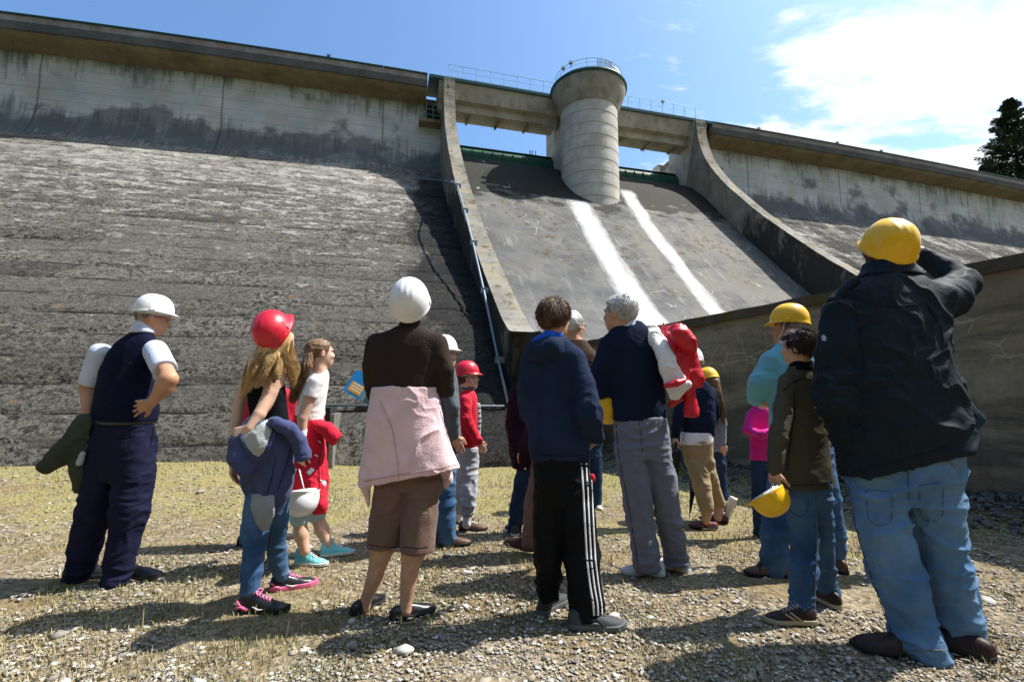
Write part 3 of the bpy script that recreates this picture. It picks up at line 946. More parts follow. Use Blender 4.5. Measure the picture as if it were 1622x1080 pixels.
def scatter_stones():
    """loose pale stones and grit, one uncountable layer"""
    phi = (1 + 5 ** .5) / 2
    ico = np.array([(-1, phi, 0), (1, phi, 0), (-1, -phi, 0), (1, -phi, 0), (0, -1, phi), (0, 1, phi), (0, -1, -phi), (0, 1, -phi), (phi, 0, -1), (phi, 0, 1), (-phi, 0, -1), (-phi, 0, 1)], float)
    ico /= np.linalg.norm(ico[0])
    tri = np.array([(0, 11, 5), (0, 5, 1), (0, 1, 7), (0, 7, 10), (0, 10, 11), (1, 5, 9), (5, 11, 4), (11, 10, 2), (10, 7, 6), (7, 1, 8), (3, 9, 4), (3, 4, 2), (3, 2, 6), (3, 6, 8), (3, 8, 9), (4, 9, 5), (2, 4, 11), (6, 2, 10), (8, 6, 7), (9, 8, 1)])
    M = {}
    cols = [((.36, .34, .30), (.54, .52, .47)), ((.24, .20, .145), (.40, .345, .26)), ((.13, .12, .11), (.24, .225, .2))]
    for mi, (c1, c2) in enumerate(cols):
        n = (12000, 40000, 22000)[mi]
        # density falls with distance: sample depth ~ 1/y^2 in view
        u = rng.random(n)
        y = 1.7 / (1 - u * (1 - 1.7 / 9.0))
        x = (rng.random(n) * 2 - 1) * (y * 1.15 + .3)
        dens = vnoise(np.stack([x * 1.7, y * 1.7, x * 0], 1), 40) + .5 * vnoise(np.stack([x * 5, y * 5, x * 0], 1), 41)
        lim = .38 + .55 * np.clip((y - 2) / 6, 0, 1)
        keep = dens > lim
        x, y = x[keep], y[keep]; n = len(x)
        r = .0030 + .0085 * rng.random(n) ** 3.4
        big = rng.random(n) < .005
        r[big] = .013 + .015 * rng.random(big.sum())
        r *= (.75 + .12 * y)
        if mi == 0: r *= 1.15
        z = ground_z(x, y)
        ang = rng.random(n) * 6.283
        sc = np.stack([r * (.8 + .8 * rng.random(n)), r * (.7 + .5 * rng.random(n)), r * (.26 + .3 * rng.random(n))], 1)
        V = ico[None] * (1 + .5 * (rng.random((n, 12, 1)) - .5))
        V = V * sc[:, None, :]
        ca, sa = np.cos(ang)[:, None], np.sin(ang)[:, None]
        X = V[..., 0] * ca - V[..., 1] * sa; Y = V[..., 0] * sa + V[..., 1] * ca
        tl = (rng.random(n)[:, None] - .5) * .7
        Z = V[..., 2] + X * tl
        V = np.stack([X + x[:, None], Y + y[:, None], Z + (z + .25 * sc[:, 2])[:, None]], 2).reshape(-1, 3)
        F = (tri[None] + (np.arange(n) * 12)[:, None, None]).reshape(-1, 3)
        mm = mat('gravel_stone_%s' % ('pale', 'buff', 'grey')[mi], c1, col2=c2, vscale=9, rough=.95, bump=.4, bscale=120, thr=(.35, .65))
        o = mesh_obj('gravel', V, F, mm, smooth=False)
        tag(o, ('loose pale gravel stones scattered over the ground', 'loose buff gravel stones scattered over the ground', 'loose dark grey gravel stones scattered over the ground')[mi], 'gravel', kind='stuff')


scatter_stones()


def rubble_bank():
    """dark crushed stone along the foot of the guide wall"""
    n = 3600
    t = rng.random(n)
    e = 1.0 + t * 9.5
    base = np.interp(e, [1, 3.3, 5.5, 8, 10.75], [5.95, 5.62, 5.22, 4.75, 4.45])
    off = rng.random(n) ** 1.5 * np.interp(e, [1, 3, 6, 10], [.9, .9, 1.5, 2.0])
    sx = base - .02 - off
    c, s = math.cos(DAM_ROT), math.sin(DAM_ROT)
    x = sx * c - e * s; y = sx * s + e * c
    h = np.clip(.10 - off * .1, 0, 1)
    r = .008 + .017 * rng.random(n) ** 2
    cube = np.array([(-1, -1, -1), (1, -1, -1), (1, 1, -1), (-1, 1, -1), (-1, -1, 1), (1, -1, 1), (1, 1, 1), (-1, 1, 1)], float)
    V = cube[None] * (1 + .8 * (rng.random((n, 8, 3)) - .5)) * r[:, None, None] * np.array([1, 1, .7])
    a = rng.random(n) * 6.28; ca, sa = np.cos(a)[:, None], np.sin(a)[:, None]
    V = np.stack([V[..., 0] * ca - V[..., 1] * sa, V[..., 0] * sa + V[..., 1] * ca, V[..., 2]], 2)
    V += np.stack([x, y, ground_z(x, y) + h * rng.random(n) + .005], 1)[:, None]
    q = np.array([(0, 3, 2, 1), (4, 5, 6, 7), (0, 1, 5, 4), (1, 2, 6, 5), (2, 3, 7, 6), (3, 0, 4, 7)])
    F = (q[None] + (np.arange(n) * 8)[:, None, None]).reshape(-1, 4)
    o = mesh_obj('rubble', V.reshape(-1, 3), F, mat('rubble_stone', (.09, .09, .085), col2=(.2, .195, .18), vscale=11, rough=.95), smooth=False)
    tag(o, 'dark crushed stone heaped along the foot of the guide wall', 'rubble', kind='stuff')


rubble_bank()


def grass():
    for mi, (c1, c2, lab) in enumerate([((.10, .112, .028), (.19, .185, .055), 'short green grass blades growing through the gravel'), ((.26, .22, .10), (.38, .33, .18), 'dry straw coloured grass blades among the gravel')]):
        n = (36000, 46000)[mi]
        u = rng.random(n)
        y = 2.0 / (1 - u * (1 - 2.0 / 9.3))
        x = (rng.random(n) * 2 - 1) * (y * 1.15 + .3)
        d = fbm(np.stack([x * 1.3, y * 1.3, x * 0], 1), 4, 50 + mi, .6)
        keep = d + np.clip((y - 2.5) / 6, 0, 1) * .16 > (.58, .53)[mi]
        x, y = x[keep], y[keep]; n = len(x)
        z = ground_z(x, y) - .004
        h = (.010 + .022 * rng.random(n) ** 2) * (.9 + .12 * y)
        if mi == 1:
            tall = rng.random(n) < .01; h[tall] *= 3
        w = .0016 + .0004 * y
        a = rng.random(n) * 6.28; ln = (rng.random(n) * .9)
        dx, dy = np.cos(a), np.sin(a)
        b0 = np.stack([x - dy * w, y + dx * w, z], 1); b1 = np.stack([x + dy * w, y - dx * w, z], 1)
        m0 = np.stack([x + dx * h * ln * .4 - dy * w * .7, y + dy * h * ln * .4 + dx * w * .7, z + h * .6], 1)
        m1 = np.stack([x + dx * h * ln * .4 + dy * w * .7, y + dy * h * ln * .4 - dx * w * .7, z + h * .6], 1)
        tp = np.stack([x + dx * h * ln, y + dy * h * ln, z + h], 1)
        V = np.stack([b0, b1, m1, m0, tp], 1).reshape(-1, 3)
        k = (np.arange(n) * 5)[:, None]
        F4 = (k + np.array([[0, 1, 2, 3]])); F3 = k + np.array([[3, 2, 4]])
        F = [tuple(f) for f in F4.tolist()] + [tuple(f) for f in F3.tolist()]
        o = mesh_obj('grass', V, F, mat('grass_blade_%s' % ('green', 'dry')[mi], c1, col2=c2, vscale=3, rough=.8), smooth=False)
        tag(o, lab, 'grass', kind='stuff')


grass()

def sky_blocker():
    """added, unseen wooded slope behind the camera that blocks sky light"""
    th = np.linspace(math.radians(176), math.radians(352), 140)
    rr = np.array([16, 19, 23, 28, 35, 45, 60, 85, 120])
    hh = np.array([-.3, 3.5, 9, 14, 20, 28, 38, 50, 60])
    P = []
    for t in th:
        e = min(1, (t - th[0]) / .35) * min(1, (th[-1] - t) / .35)
        for r_, h_ in zip(rr, hh): P.append((r_ * math.cos(t), r_ * math.sin(t), h_ * (.25 + .75 * e) if h_ > 0 else h_))
    P = np.array(P)
    P[:, 2] += (fbm(P * .22, 4, 77, .6) - .5) * 5 * (P[:, 2] > 0)
    n, m = len(th), len(rr)
    i, j = np.meshgrid(np.arange(n - 1), np.arange(m - 1), indexing='ij'); a = (i * m + j).ravel()
    F = np.stack([a, a + 1, a + m + 1, a + m], 1)
    tag(mesh_obj('sky_blocker_hill', P, F, mat('sky_blocker_green', (.018, .03, .010), col2=(.05, .075, .025), vscale=.6, rough=1, bump=1, bscale=1.5, bdist=.6)), kind='structure')


sky_blocker()  # unseen hill added to cut sky light on the figures' backs

# ------------------------------------------------------------------ conifers behind the right end of the dam
BARK = mat('conifer_bark', (.07, .05, .035), rough=1, bump=.8, bscale=20)
NEEDLE = mat('conifer_needles', (.022, .045, .030), col2=(.055, .095, .055), vscale=.7, rough=.8, thr=(.3, .7))


def conifer(px, py_top, Y, h, wid, label, seed, base=0.0):
    rg = np.random.default_rng(seed)
    top = at_y(px, py_top, Y)
    x0, y0 = top[0], top[1]; zt = top[2]
    z0 = zt - h
    o = np.array([x0, y0, 0])
    r = empty('conifer', (x0, y0, z0), label, 'tree', 'conifers behind the dam')
    o = np.array([x0, y0, z0])
    b = MB(); b.tube([(0, 0, 0), (.1, 0, h * .5), (0, 0, h * .98)], [h * .018, h * .011, .03], n=8); tr = b.build('trunk', BARK, r, smooth=True)
    lb = MB()
    V = []; F = []
    nb = 230
    for k in range(nb):
        t = (k + rg.random()) / nb                      # 0 bottom .. 1 top
        z = h * (.06 + .93 * t)
        L = wid * (1 - t) ** .85 * (.55 + .6 * rg.random()) + .25
        a = rg.random() * 6.283
        up = .25 - .35 * (1 - t)
        npt = 7
        P = []
        for i in range(npt):
            s = i / (npt - 1)
            P.append(np.array([math.cos(a) * L * s, math.sin(a) * L * s, z + L * (up * s + .18 * s * s)]))
        lb.tube(P, [.05 * (1 - .8 * i / npt) for i in range(npt)], n=4, cap=False)
        # sprays of needles: drooping leaf clusters along the limb
        ns = int(110 + 170 * L / wid)
        for _ in range(ns):
            s = rg.random() ** .7
            c = np.array([math.cos(a) * L * s, math.sin(a) * L * s, z + L * (up * s + .18 * s * s)])
            side = (rg.random() - .5) * 2 * (.12 + .42 * L * (1 - s * .75) * .6)
            c = c + np.array([-math.sin(a), math.cos(a), 0]) * side + np.array([0, 0, -.25 * abs(side) + rg.normal() * .07])
            q = a + (1 if side > 0 else -1) * (.5 + .6 * rg.random()) + rg.normal() * .3
            l = .22 + .26 * rg.random(); w = .035 + .04 * rg.random()
            d = np.array([math.cos(q), math.sin(q), -.3 + .5 * rg.random()]) * l
            n_ = np.array([-math.sin(q), math.cos(q), rg.normal() * .6]) * w
            i0 = len(V)
            V += [c - n_ * .4, c + d * .5 - n_, c + d, c + d * .5 + n_]
            F.append((i0, i0 + 1, i0 + 2, i0 + 3))
    lb.build('limbs', BARK, tr)
    mesh_obj('crown', np.array(V), np.array(F), NEEDLE, r, smooth=False)


conifer(1597, 158, 62, 16, 5.6, 'tall dark conifer with a pointed top rising behind the dam crest', 3)
conifer(1656, 178, 60, 16, 6.4, 'dark conifer cut off by the right edge of the photo', 4)
conifer(1560, 262, 66, 8, 2.0, 'low dark conifer tip just showing above the crest', 6)

# ------------------------------------------------------------------ figures: signed-distance modelling, one closed surface per part
def smin(a, b, k):
    if k <= 0: return np.minimum(a, b)
    h = np.clip(.5 + .5 * (b - a) / k, 0, 1)
    return b * (1 - h) + a * h - k * h * (1 - h)


class SDF:
    def __init__(s): s.p = []
    def cap(s, a, b, ra, rb=None, k=.02, flat=None):
        a = np.asarray(a, float); b = np.asarray(b, float); rb = ra if rb is None else rb
        r = max(ra, rb)
        lo = np.minimum(a, b) - r; hi = np.maximum(a, b) + r
        ab = b - a; L2 = float(ab @ ab) + 1e-12
        def f(X, Y, Z):
            px, py, pz = X - a[0], Y - a[1], Z - a[2]
            t = np.clip((px * ab[0] + py * ab[1] + pz * ab[2]) / L2, 0, 1)
            return np.sqrt((px - t * ab[0]) ** 2 + (py - t * ab[1]) ** 2 + (pz - t * ab[2]) ** 2) - (ra + (rb - ra) * t)
        s.p.append((f, lo, hi, k, 1)); return s
    def chain(s, P, R, k=.02, ki=.008):
        P = [np.asarray(p, float) for p in P]
        lo = np.min([p - r for p, r in zip(P, R)], 0); hi = np.max([p + r for p, r in zip(P, R)], 0)
        def f(X, Y, Z):
            D = None
            for a, b, ra, rb in zip(P[:-1], P[1:], R[:-1], R[1:]):
                ab = b - a; L2 = float(ab @ ab) + 1e-12
                px, py, pz = X - a[0], Y - a[1], Z - a[2]
                t = np.clip((px * ab[0] + py * ab[1] + pz * ab[2]) / L2, 0, 1)
                d = np.sqrt((px - t * ab[0]) ** 2 + (py - t * ab[1]) ** 2 + (pz - t * ab[2]) ** 2) - (ra + (rb - ra) * t)
                D = d if D is None else smin(D, d, ki)
            return D
        s.p.append((f, lo, hi, k, 1)); return s
    def ell(s, c, r, Rm=None, k=.02, sub=False):
        c = np.asarray(c, float); r = np.asarray(r, float)
        Rm = np.eye(3) if Rm is None else np.asarray(Rm, float)      # columns: local axes in world
        m = float(max(r)); lo = c - m; hi = c + m
        def f(X, Y, Z):
            px, py, pz = X - c[0], Y - c[1], Z - c[2]
            q = [(px * Rm[0, i] + py * Rm[1, i] + pz * Rm[2, i]) for i in range(3)]
            k0 = np.sqrt((q[0] / r[0]) ** 2 + (q[1] / r[1]) ** 2 + (q[2] / r[2]) ** 2)
            k1 = np.sqrt((q[0] / r[0] ** 2) ** 2 + (q[1] / r[1] ** 2) ** 2 + (q[2] / r[2] ** 2) ** 2)
            return k0 * (k0 - 1) / (k1 + 1e-6)
        s.p.append((f, lo, hi, k, -1 if sub else 1)); return s
    def loft(s, secs, k=.03, n=2.3, yaw=0.0, rnd=.012, grow=0):
        """secs rows: z, cx, cy, a, b"""
        S = np.array(sorted(secs), float)
        S[:, 3:] += grow
        m = S[:, 3:].max()
        lo = np.array([(S[:, 1] - m).min(), (S[:, 2] - m).min(), S[0, 0] - .01]); hi = np.array([(S[:, 1] + m).max(), (S[:, 2] + m).max(), S[-1, 0] + .01])
        z0, z1 = S[0, 0], S[-1, 0]
        # smooth interpolation of the section table
        zz = np.linspace(z0, z1, 90)
        T = [np.interp(zz, S[:, 0], S[:, i]) for i in range(1, 5)]
        ker = np.ones(9) / 9
        T = [np.convolve(np.pad(t, 4, mode='edge'), ker, 'valid') for t in T]
        cq, sq = math.cos(yaw), math.sin(yaw)
        def f(X, Y, Z):
            cx, cy, a, b = [np.interp(Z, zz, t) for t in T]
            px, py = X - cx, Y - cy
            u = px * cq + py * sq; v = -px * sq + py * cq
            r = (np.abs(u / a) ** n + np.abs(v / b) ** n) ** (1 / n)
            d = (r - 1) * np.minimum(a, b)
            dz = np.maximum(z0 - Z, Z - z1)
            q = smin(-d, -dz + 0 * d, rnd)
            return -q
        s.p.append((f, lo, hi, k, 1)); return s
    def cut(s, p, nrm):
        """remove everything on the +nrm side of the plane through p"""
        p = np.asarray(p, float); nrm = np.asarray(nrm, float); nrm = nrm / np.linalg.norm(nrm)
        def f(X, Y, Z): return (X - p[0]) * nrm[0] + (Y - p[1]) * nrm[1] + (Z - p[2]) * nrm[2]
        s.p.append((f, None, None, 0, 0)); return s
    def mesh(s, h):
        A = [q for q in s.p if q[4] == 1]
        lo = np.min([q[1] for q in A], 0) - 3 * h; hi = np.max([q[2] for q in A], 0) + 3 * h
        n = np.ceil((hi - lo) / h).astype(int) + 1
        ax = [lo[i] + h * np.arange(n[i]) for i in range(3)]
        D = np.full(n, .25, dtype=np.float32)
        for (f, l, u, k, mode) in s.p:
            if l is None:
                D = np.maximum(D, f(ax[0][:, None, None], ax[1][None, :, None], ax[2][None, None, :])).astype(np.float32)
                continue
            m = max(k, .02) + 2 * h
            i0 = np.clip(np.floor((l - m - lo) / h).astype(int), 0, n - 1); i1 = np.clip(np.ceil((u + m - lo) / h).astype(int) + 1, 1, n)
            if (i1 <= i0).any(): continue
            sl = tuple(slice(i0[i], i1[i]) for i in range(3))
            d = f(ax[0][sl[0], None, None], ax[1][None, sl[1], None], ax[2][None, None, sl[2]])
            if mode == 1: D[sl] = smin(D[sl], d, k)
            else: D[sl] = -smin(-D[sl], d, k)
        return nets(D, lo, h)


def nets(D, lo, h):
    ins = D < 0
    nx, ny, nz = D.shape
    c = [ins[i:nx - 1 + i, j:ny - 1 + j, k:nz - 1 + k] for i in (0, 1) for j in (0, 1) for k in (0, 1)]
    cnt = sum(q.astype(np.int8) for q in c)
    act = (cnt > 0) & (cnt < 8)
    idx = np.argwhere(act)
    vid = np.full(act.shape, -1, np.int64); vid[act] = np.arange(len(idx))
    # corner values
    cor = np.array([(i, j, k) for i in (0, 1) for j in (0, 1) for k in (0, 1)])
    val = np.stack([D[idx[:, 0] + a, idx[:, 1] + b, idx[:, 2] + d] for a, b, d in cor], 1)
    acc = np.zeros((len(idx), 3)); w = np.zeros(len(idx))
    for a in range(8):
        for b in range(a + 1, 8):
            if np.abs(cor[a] - cor[b]).sum() != 1: continue
            va, vb = val[:, a], val[:, b]
            m = (va < 0) != (vb < 0)
            t = np.where(m, va / np.where(m, va - vb, 1), 0)
            p = cor[a] + t[:, None] * (cor[b] - cor[a])
            acc += p * m[:, None]; w += m
    V = lo + h * (idx + acc / w[:, None])
    Fs = []
    for axis in range(3):
        sl0 = [slice(0, n) for n in D.shape]; sl1 = [slice(0, n) for n in D.shape]
        sl0[axis] = slice(0, D.shape[axis] - 1); sl1[axis] = slice(1, D.shape[axis])
        a, b = ins[tuple(sl0)], ins[tuple(sl1)]
        ch = a != b
        o1, o2 = [(1, 2), (2, 0), (0, 1)][axis]
        e = np.argwhere(ch)
        e = e[(e[:, o1] > 0) & (e[:, o2] > 0)]
        e = e[(e[:, o1] < D.shape[o1] - 1) & (e[:, o2] < D.shape[o2] - 1)]
        st = a[tuple(e.T)]
        def g(d1, d2):
            q = e.copy(); q[:, o1] -= d1; q[:, o2] -= d2
            return vid[tuple(q.T)]
        q = np.stack([g(1, 1), g(0, 1), g(0, 0), g(1, 0)], 1)
        q[~st] = q[~st][:, ::-1]
        Fs.append(q)
    F = np.concatenate(Fs)
    F = F[(F >= 0).all(1)]
    return V, F


def vnormals(V, F):
    a = V[F[:, 2]] - V[F[:, 0]]; b = V[F[:, 3]] - V[F[:, 1]]
    n = np.cross(a, b)
    out = np.zeros_like(V)
    for i in range(4): np.add.at(out, F[:, i], n)
    return out / (np.linalg.norm(out, axis=1)[:, None] + 1e-12)


def relax(V, F, it=2, lam=.5):
    nb = np.zeros(len(V)); 
    for _ in range(it):
        acc = np.zeros_like(V); nb = np.zeros(len(V))
        for i in range(4):
            j = (i + 1) % 4
            np.add.at(acc, F[:, i], V[F[:, j]]); np.add.at(nb, F[:, i], 1)
            np.add.at(acc, F[:, j], V[F[:, i]]); np.add.at(nb, F[:, j], 1)
        V = V + lam * (acc / nb[:, None] - V)
    return V


def rotm(yaw, pitch=0, roll=0):
    """local axes (right, forward, up): yaw ccw from above, pitch up, roll clockwise seen from behind"""
    y, p, r = [math.radians(q) for q in (yaw, pitch, roll)]
    Ry = np.array([[math.cos(y), -math.sin(y), 0], [math.sin(y), math.cos(y), 0], [0, 0, 1]])
    Rp = np.array([[1, 0, 0], [0, math.cos(p), -math.sin(p)], [0, math.sin(p), math.cos(p)]])
    Rr = np.array([[math.cos(r), 0, math.sin(r)], [0, 1, 0], [-math.sin(r), 0, math.cos(r)]])
    return Ry @ Rp @ Rr


def folds(V, Nn, amp, fr, seed, org, sharp=1.6, foci=()):
    Q = V - org
    P = Q * np.array(fr)
    w = np.stack([fbm(Q * 5 + 3.1, 2, seed + 1), fbm(Q * 5 + 9.7, 2, seed + 2), fbm(Q * 5 + 5.3, 2, seed + 3)], 1) - .5
    P = P + w * 2.4
    sh = sharp + .3
    def rd(a, sd): return (1 - np.abs(2 * vnoise(a, sd) - 1)) ** sh
    r = rd(P, seed) * .68 + rd(P * 2.1 + 7, seed + 4) * .26 + rd(P * 4.1 + 3, seed + 6) * .06
    W = np.full(len(V), .55 if len(foci) else 1.0)
    stack = np.zeros(len(V))
    for (c, rad, kind) in foci:
        d2 = ((V - c) ** 2).sum(1) / rad ** 2
        e = np.exp(-d2)
        W = np.maximum(W, .62 + .9 * e)
        stack = np.maximum(stack, e)
    ring = rd(Q * np.array([6, 6, 26]) + w * 3.0, seed + 8)
    d = (r - r.mean() - .06) * amp * W * .85 + (ring - ring.mean() - .05) * amp * .5 * stack
    return V + Nn * d[:, None]


def hand(F, W, d, nrm, L=.18, curl=.5, thumb=1, rs=1.0, spread=.1):
    """five separate bent fingers; W wrist, d wrist-to-knuckle direction, nrm palm side, thumb +1/-1 which side"""
    d = np.asarray(d, float); d /= np.linalg.norm(d)
    nrm = np.asarray(nrm, float); nrm = nrm - d * (nrm @ d); nrm /= np.linalg.norm(nrm)
    sd = np.cross(d, nrm) * thumb
    s = L / .18
    base = np.asarray(W, float)
    lens = [.074, .082, .076, .060]
    for i in range(4):
        off = (1.5 - i) * .0195 * s
        kn = base + d * (.088 - .004 * abs(i - 1)) * s + sd * off
        F.cap(base + d * .015 * s + sd * off * .55, kn, .0135 * s * rs, .0108 * s * rs, k=.012 * s)
        a = curl * .55 + .05 * i; p = kn; dirv = d + sd * spread * (1.5 - i) / 1.5
        dirv /= np.linalg.norm(dirv)
        for j, fr in enumerate((.45, .31, .24)):
            ang = a * (1, 1.7, 1.9)[j]
            q = dirv * math.cos(ang) + nrm * math.sin(ang)
            p2 = p + q * lens[i] * fr * s
            r0 = (.0095, .0086, .0078)[j] * s * rs
            F.cap(p, p2, r0, r0 * .9, k=.003)
            p = p2
            a = ang if j == 0 else a
    tb = base + d * .022 * s + sd * .026 * s
    dv = d * .72 + sd * .62 + nrm * .25; dv /= np.linalg.norm(dv)
    t1 = tb + dv * .038 * s
    F.cap(base + d * .01 * s + sd * .01 * s, t1, .0145 * s * rs, .0115 * s * rs, k=.01)
    dv2 = d * .9 + sd * .22 + nrm * (.25 + .4 * curl); dv2 /= np.linalg.norm(dv2)
    t2 = t1 + dv2 * .03 * s; F.cap(t1, t2, .0108 * s * rs, .0098 * s * rs, k=.003)
    F.cap(t2, t2 + dv2 * .024 * s, .0098 * s * rs, .0085 * s * rs, k=.003)


def head_sdf(F, c, Rm, s):
    """c centre of skull, s scale (1 = adult, chin-to-crown 0.23)"""
    def w(x, y, z): return c + Rm @ (np.array([x, y, z]) * s)
    F.ell(w(0, -.012, .028), np.array([.077, .098, .086]) * s, Rm, k=.02)
    F.ell(w(0, .030, -.040), np.array([.058, .062, .070]) * s, Rm, k=.03 * s)
    F.ell(w(0, .054, -.090), np.array([.030, .024, .020]) * s, Rm, k=.03 * s)      # chin
    F.ell(w(0, .082, .022), np.array([.052, .014, .012]) * s, Rm, k=.02 * s)       # brow
    F.ell(w(.032, .072, -.028), np.array([.022, .018, .018]) * s, Rm, k=.02 * s)
    F.ell(w(-.032, .072, -.028), np.array([.022, .018, .018]) * s, Rm, k=.02 * s)
    for sx in (-1, 1):
        F.ell(w(.031 * sx, .098, .002), np.array([.016, .014, .011]) * s, Rm, k=.012 * s, sub=True)   # sockets
    F.cap(w(0, .090, .008), w(0, .104, -.022), .007 * s, .0105 * s, k=.012 * s)      # nose
    F.ell(w(.010, .098, -.028), np.array([.008, .009, .007]) * s, Rm, k=.006 * s)
    F.ell(w(-.010, .098, -.028), np.array([.008, .009, .007]) * s, Rm, k=.006 * s)
    F.ell(w(0, .088, -.058), np.array([.022, .011, .006]) * s, Rm, k=.006 * s)      # lips
    F.ell(w(0, .086, -.068), np.array([.019, .010, .006]) * s, Rm, k=.006 * s)
    for sx in (-1, 1):
        er = Rm @ rotm(-14 * sx, -10, 0)
        F.ell(w(.080 * sx, -.010, -.008), np.array([.009, .020, .031]) * s, er, k=.008 * s)
        F.ell(w(.090 * sx, -.004, -.004), np.array([.006, .010, .016]) * s, er, k=.006 * s, sub=True)


SKIN = mat('skin', (.50, .285, .19), rough=.55, var=.16, vscale=20, bump=.25, bscale=160, spec=.35, sss=.08, bdist=.002)
SKIN_TAN = mat('skin_tanned', (.46, .235, .14), rough=.55, var=.12, vscale=14, bump=.25, bscale=160, spec=.35, sss=.08, bdist=.002)
SKIN_PALE = mat('skin_fair', (.58, .36, .26), rough=.55, var=.08, vscale=14, bump=.2, bscale=160, spec=.35, sss=.08, bdist=.002)
EYE = mat('eye_white', (.7, .68, .64), rough=.2)


def hairmat(name, c1, c2):
    return mat(name, c1, col2=c2, rough=.5, vscale=26, thr=(.35, .65), stretch=(1, 1, .35), bump=.9, bscale=130, spec=.4, bdist=.004)


HAIRS = dict(brown=hairmat('hair_brown', (.045, .024, .013), (.17, .09, .045)),
             dark=hairmat('hair_dark_brown', (.018, .010, .007), (.07, .04, .022)),
             white=hairmat('hair_white', (.42, .41, .40), (.75, .74, .72)),
             grey=hairmat('hair_grey', (.16, .15, .14), (.42, .40, .37)),
             blond=hairmat('hair_blond', (.30, .17, .065), (.66, .45, .21)),
             lightbrown=hairmat('hair_light_brown', (.075, .038, .018), (.26, .15, .075)))
PLASTIC = {}
for nm, c in dict(white=(.72, .73, .76), red=(.55, .010, .03), yellow=(.80, .46, .004)).items():
    PLASTIC[nm] = mat('hard_hat_%s' % nm, c, rough=.27, var=.07, vscale=9, spec=.45, coat=.1, bump=.15, bscale=18)
    _t = PLASTIC[nm].node_tree; _b = _t.nodes['Principled BSDF']
    _n = N(_t, 'ShaderNodeTexNoise'); _n.inputs['Scale'].default_value = 38; _n.inputs['Detail'].default_value = 8; _n.inputs['Roughness'].default_value = .75
    _tc = N(_t, 'ShaderNodeTexCoord'); _t.links.new(_tc.outputs['Object'], _n.inputs['Vector'])
    _r = N(_t, 'ShaderNodeMapRange', clamp=True); _t.links.new(_n.outputs[0], _r.inputs[0])
    for _i, _q in enumerate((.57, .72, 0, .45)): _r.inputs[_i + 1].default_value = _q
    _m = N(_t, 'ShaderNodeMixRGB'); _t.links.new(_r.outputs[0], _m.inputs[0])
    _t.links.new(_b.inputs['Base Color'].links[0].from_socket, _m.inputs[1]); _m.inputs[2].default_value = (c[0] * .45, c[1] * .42 + .01, c[2] * .4 + .01, 1)
    _t.links.new(_m.outputs[0], _b.inputs['Base Color'])
    _r2 = N(_t, 'ShaderNodeMapRange', clamp=True); _t.links.new(_n.outputs[0], _r2.inputs[0])
    for _i, _q in enumerate((.4, .65, .24, .55)): _r2.inputs[_i + 1].default_value = _q
    _t.links.new(_r2.outputs[0], _b.inputs['Roughness'])
STRAP = mat('pale_plastic_band', (.62, .61, .57), rough=.6)


def tubes(paths, rads, n=3):
    """many thin tubes as one vertex/face set; paths (m,k,3), rads (k,)"""
    paths = np.asarray(paths, float); m, k, _ = paths.shape
    T = np.gradient(paths, axis=1); T /= np.linalg.norm(T, axis=2)[..., None] + 1e-9
    ref = np.array([.3, .5, .81]); ref /= np.linalg.norm(ref)
    A = np.cross(T, ref); A /= np.linalg.norm(A, axis=2)[..., None] + 1e-9
    B = np.cross(T, A)
    V = []
    for j in range(n):
        q = 2 * math.pi * j / n
        V.append(paths + (A * math.cos(q) + B * math.sin(q)) * np.asarray(rads)[None, :, None])
    V = np.stack(V, 2)                                       # m,k,n,3
    idx = np.arange(m * k * n).reshape(m, k, n)
    F = []
    for j in range(n):
        j2 = (j + 1) % n
        F.append(np.stack([idx[:, :-1, j], idx[:, :-1, j2], idx[:, 1:, j2], idx[:, 1:, j]], -1).reshape(-1, 4))
    return V.reshape(-1, 3), np.concatenate(F)


def short_hair(c, Rm, s, count, seed, length=.03, lowz=-.075, bald=0, under=False):
    """tufts of short hair over the skull"""
    rg = np.random.default_rng(seed)
    P = []
    count = int(count * 1.9)
    while len(P) < count:
        v = rg.normal(size=3); v /= np.linalg.norm(v)
        p = v * np.array([.079, .100, .088]) + np.array([0, -.012, .028])
        if p[2] < lowz + .0: continue
        if p[1] > .045 and p[2] < .075: continue
        if p[1] > .012 and p[2] < .02: continue
        if p[1] > -.03 and p[2] < -.02: continue
        if p[2] < -.03 and p[1] > -.05: continue
        if under and p[2] > .05: continue
        P.append((p, v))
    out = []
    K = 5
    for p, v in P:
        down = np.array([0, -.35, -1.0]) if p[2] < .07 else np.array([rg.normal() * .5, .7 if p[1] > 0 else -.8, -.2])
        t = down - v * (down @ v); t /= np.linalg.norm(t) + 1e-6
        t = t + rg.normal(size=3) * .17
        L = length * (.6 + .8 * rg.random())
        q = [p + v * .004]
        dd = t * .75 + v * .65
        for i in range(1, K):
            dd = dd + t * .18 - v * .14
            q.append(q[-1] + dd / np.linalg.norm(dd) * L / (K - 1))
        out.append(q)
    out = np.array(out) * s
    out = out @ Rm.T + c
    return tubes(out, np.array([.0013, .0015, .0014, .0011, .0005]) * s)


